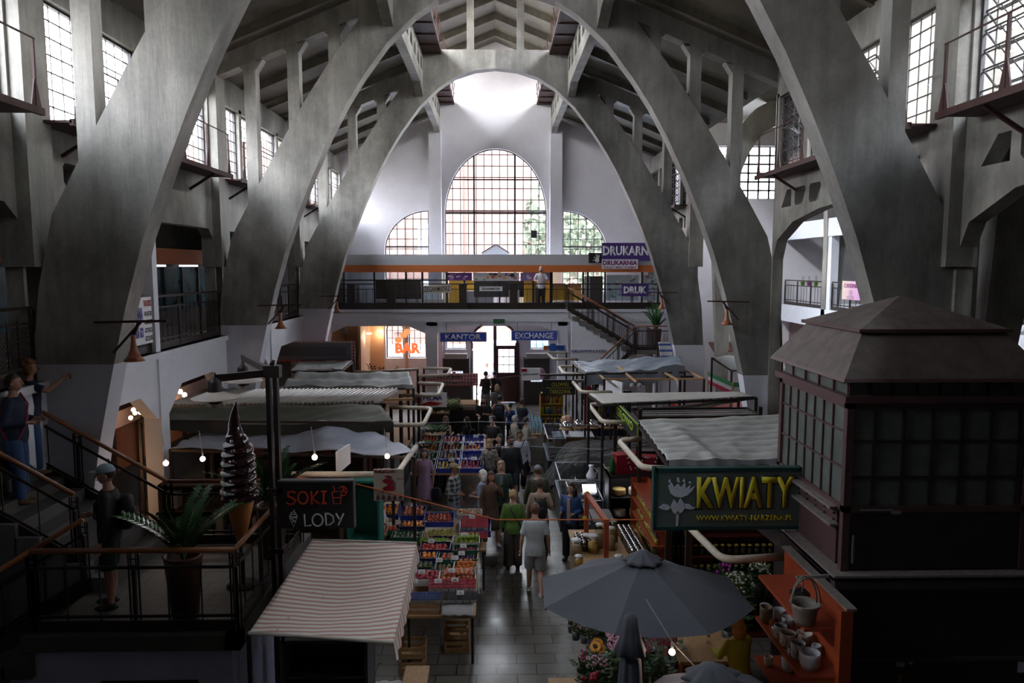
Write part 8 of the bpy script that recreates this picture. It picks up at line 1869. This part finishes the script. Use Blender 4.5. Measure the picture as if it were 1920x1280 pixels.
def fb(lb,px,py,zt,h,heads,seed,**k):
    q=A(px,py,zt); z=zt-h; return flower_bucket(lb,q.x,q.y,max(0,z),h,heads,seed,**k)
# stepped flower benches
t=thing('flower_bench','low dark bench carrying the flower buckets at the bottom right','bench',(1.4,8.3,0)); m=MB(t.location); m.box((.78,7.3,.35),(1.9,9.7,.4)); m.build('top',DARK,t)
for x in (.83,1.85):
    for y in (7.4,9.6): m=MB(t.location); m.bar((x,y,0),(x,y,.35),.05); m.build('leg',IRON,t)
fb('bucket with a large deep pink hydrangea beside the glowing bulb',1243,1205,1.0,.6,[('hyd',PK,.19,1)],1,hr=.03,leafn=24)
fb('bucket with pale blue and cream hydrangea, left of two under the parasol edge',1216,1181,1.0,.6,[('hyd',BLH,.16,1)],2,hr=.03,leafn=24)
fb('bucket with pale blue and cream hydrangea, right of two under the parasol edge',1266,1180,1.0,.6,[('hyd',BLH,.16,1)],3,hr=.03,leafn=24)
fb('bucket with pale pink hydrangeas left of the folded parasol, lower',1160,1214,.98,.58,[('hyd',LPK,.16,1)],4,hr=.03,leafn=24)
fb('bucket with pale pink hydrangea left of the folded parasol, upper',1154,1197,.98,.58,[('hyd',LPK,.13,1)],5,hr=.03,leafn=24)
fb('bucket with pale pink hydrangea right of the folded parasol',1204,1218,.98,.58,[('hyd',LPK,.13,1)],6,hr=.03,leafn=20)
fb('bucket of orange sunflowers at the front left of the flowers',1120,1214,1.0,.6,[('sun',YO,.09,4)],7,hr=.14)
fb('bucket of pink and white mixed stocks below the sunflowers',1118,1236,.9,.5,[('ros',LPK,.02,26),('ros',WHf,.018,16)],8,hr=.15)
fb('bucket of dark red roses at the bottom edge',1112,1264,.85,.45,[('ros',RDf,.03,14)],9,hr=.15)
fb('bucket of magenta and white sweet william at the left bench end',1096,1228,.9,.5,[('ros',(.5,.03,.15),.018,14),('ros',WHf,.016,18)],10,hr=.13)
fb('bucket of green foliage between sunflowers and hydrangeas',1140,1240,.85,.5,[('ros',(.3,.35,.1),.015,8)],11,hr=.16,leafn=90)
fb('bucket of foliage behind the deep pink hydrangea',1235,1235,.85,.5,[('ros',(.1,.2,.05),.015,6)],12,hr=.16,leafn=90)
for k,(px,py) in enumerate(((1072,1155),(1086,1158),(1100,1163),(1114,1168),(1080,1168),(1096,1174),(1110,1180),(1128,1176),(1142,1180))):
    fb('wrapped posy of dusty pink and brown sedum flowers in the corner tray',px,py,.72,.26,[('ros',((.3,.16,.14),(.36,.22,.28))[k%2],.014,30)],20+k,hr=.09,rb=.07,leafn=10,bucket=(.12,.12,.13),name='posy',grp='wrapped posies in the corner tray')
t=table('tray table holding the wrapped posies under the parasol edge',.72,1.5,8.9,9.95,.46,'posy_table')
# flowers in the shop behind
fb('bucket of small white flowers behind the parasol on the right',1385,1078,1.5,.7,[('ros',WHf,.02,60)],40,hr=.24,leafn=120,rb=.14)
fb('bucket of pink and green flowers above the florist',1372,1098,1.35,.7,[('ros',LPK,.02,30)],41,hr=.24,leafn=120,rb=.14)
fb('bucket of purple flowers below the pipe loop',1358,1056,1.5,.6,[('ros',(.3,.02,.25),.03,16)],42,hr=.16,rb=.12)
fb('bucket of white gypsophila beside the pennant',1425,1058,1.6,.6,[('ros',WHf,.016,50)],43,hr=.16,rb=.12)
fb('bucket of tall green stems left of the florist',1372,1135,1.2,.8,[('ros',(.5,.5,.05),.015,8)],44,hr=.2,leafn=160,rb=.14)
stallbox('flower shop bench carrying the tall buckets',2.6,3.4,9.9,11.0,.72,M('bench_red',(.16,.03,.015),.5),'flower_bench')
stallbox('orange wooden counter in front of the florist',2.35,2.95,7.9,8.7,.95,M('counter_orange',(.3,.07,.02),.5),'stall_counter',MATS['counter_orange'])
stallbox('pale wooden packing table by the folded parasol',1.75,2.25,7.2,7.7,.75,WOOD,'packing_table')
# folding board with paper
t=thing('easel_board','white leaflet board leaning at the left of the flowers','board',(.8,7.4,0)); m=MB(t.location); m.bar((.8,7.5,.0),(.8,7.5,.95),.02); m.build('frame',IRON,t); m=MB(t.location); m.cbox((.88,7.15,.75),(.03,.6,.5),ry=.5); m.build('leaflet',PAPER,t)
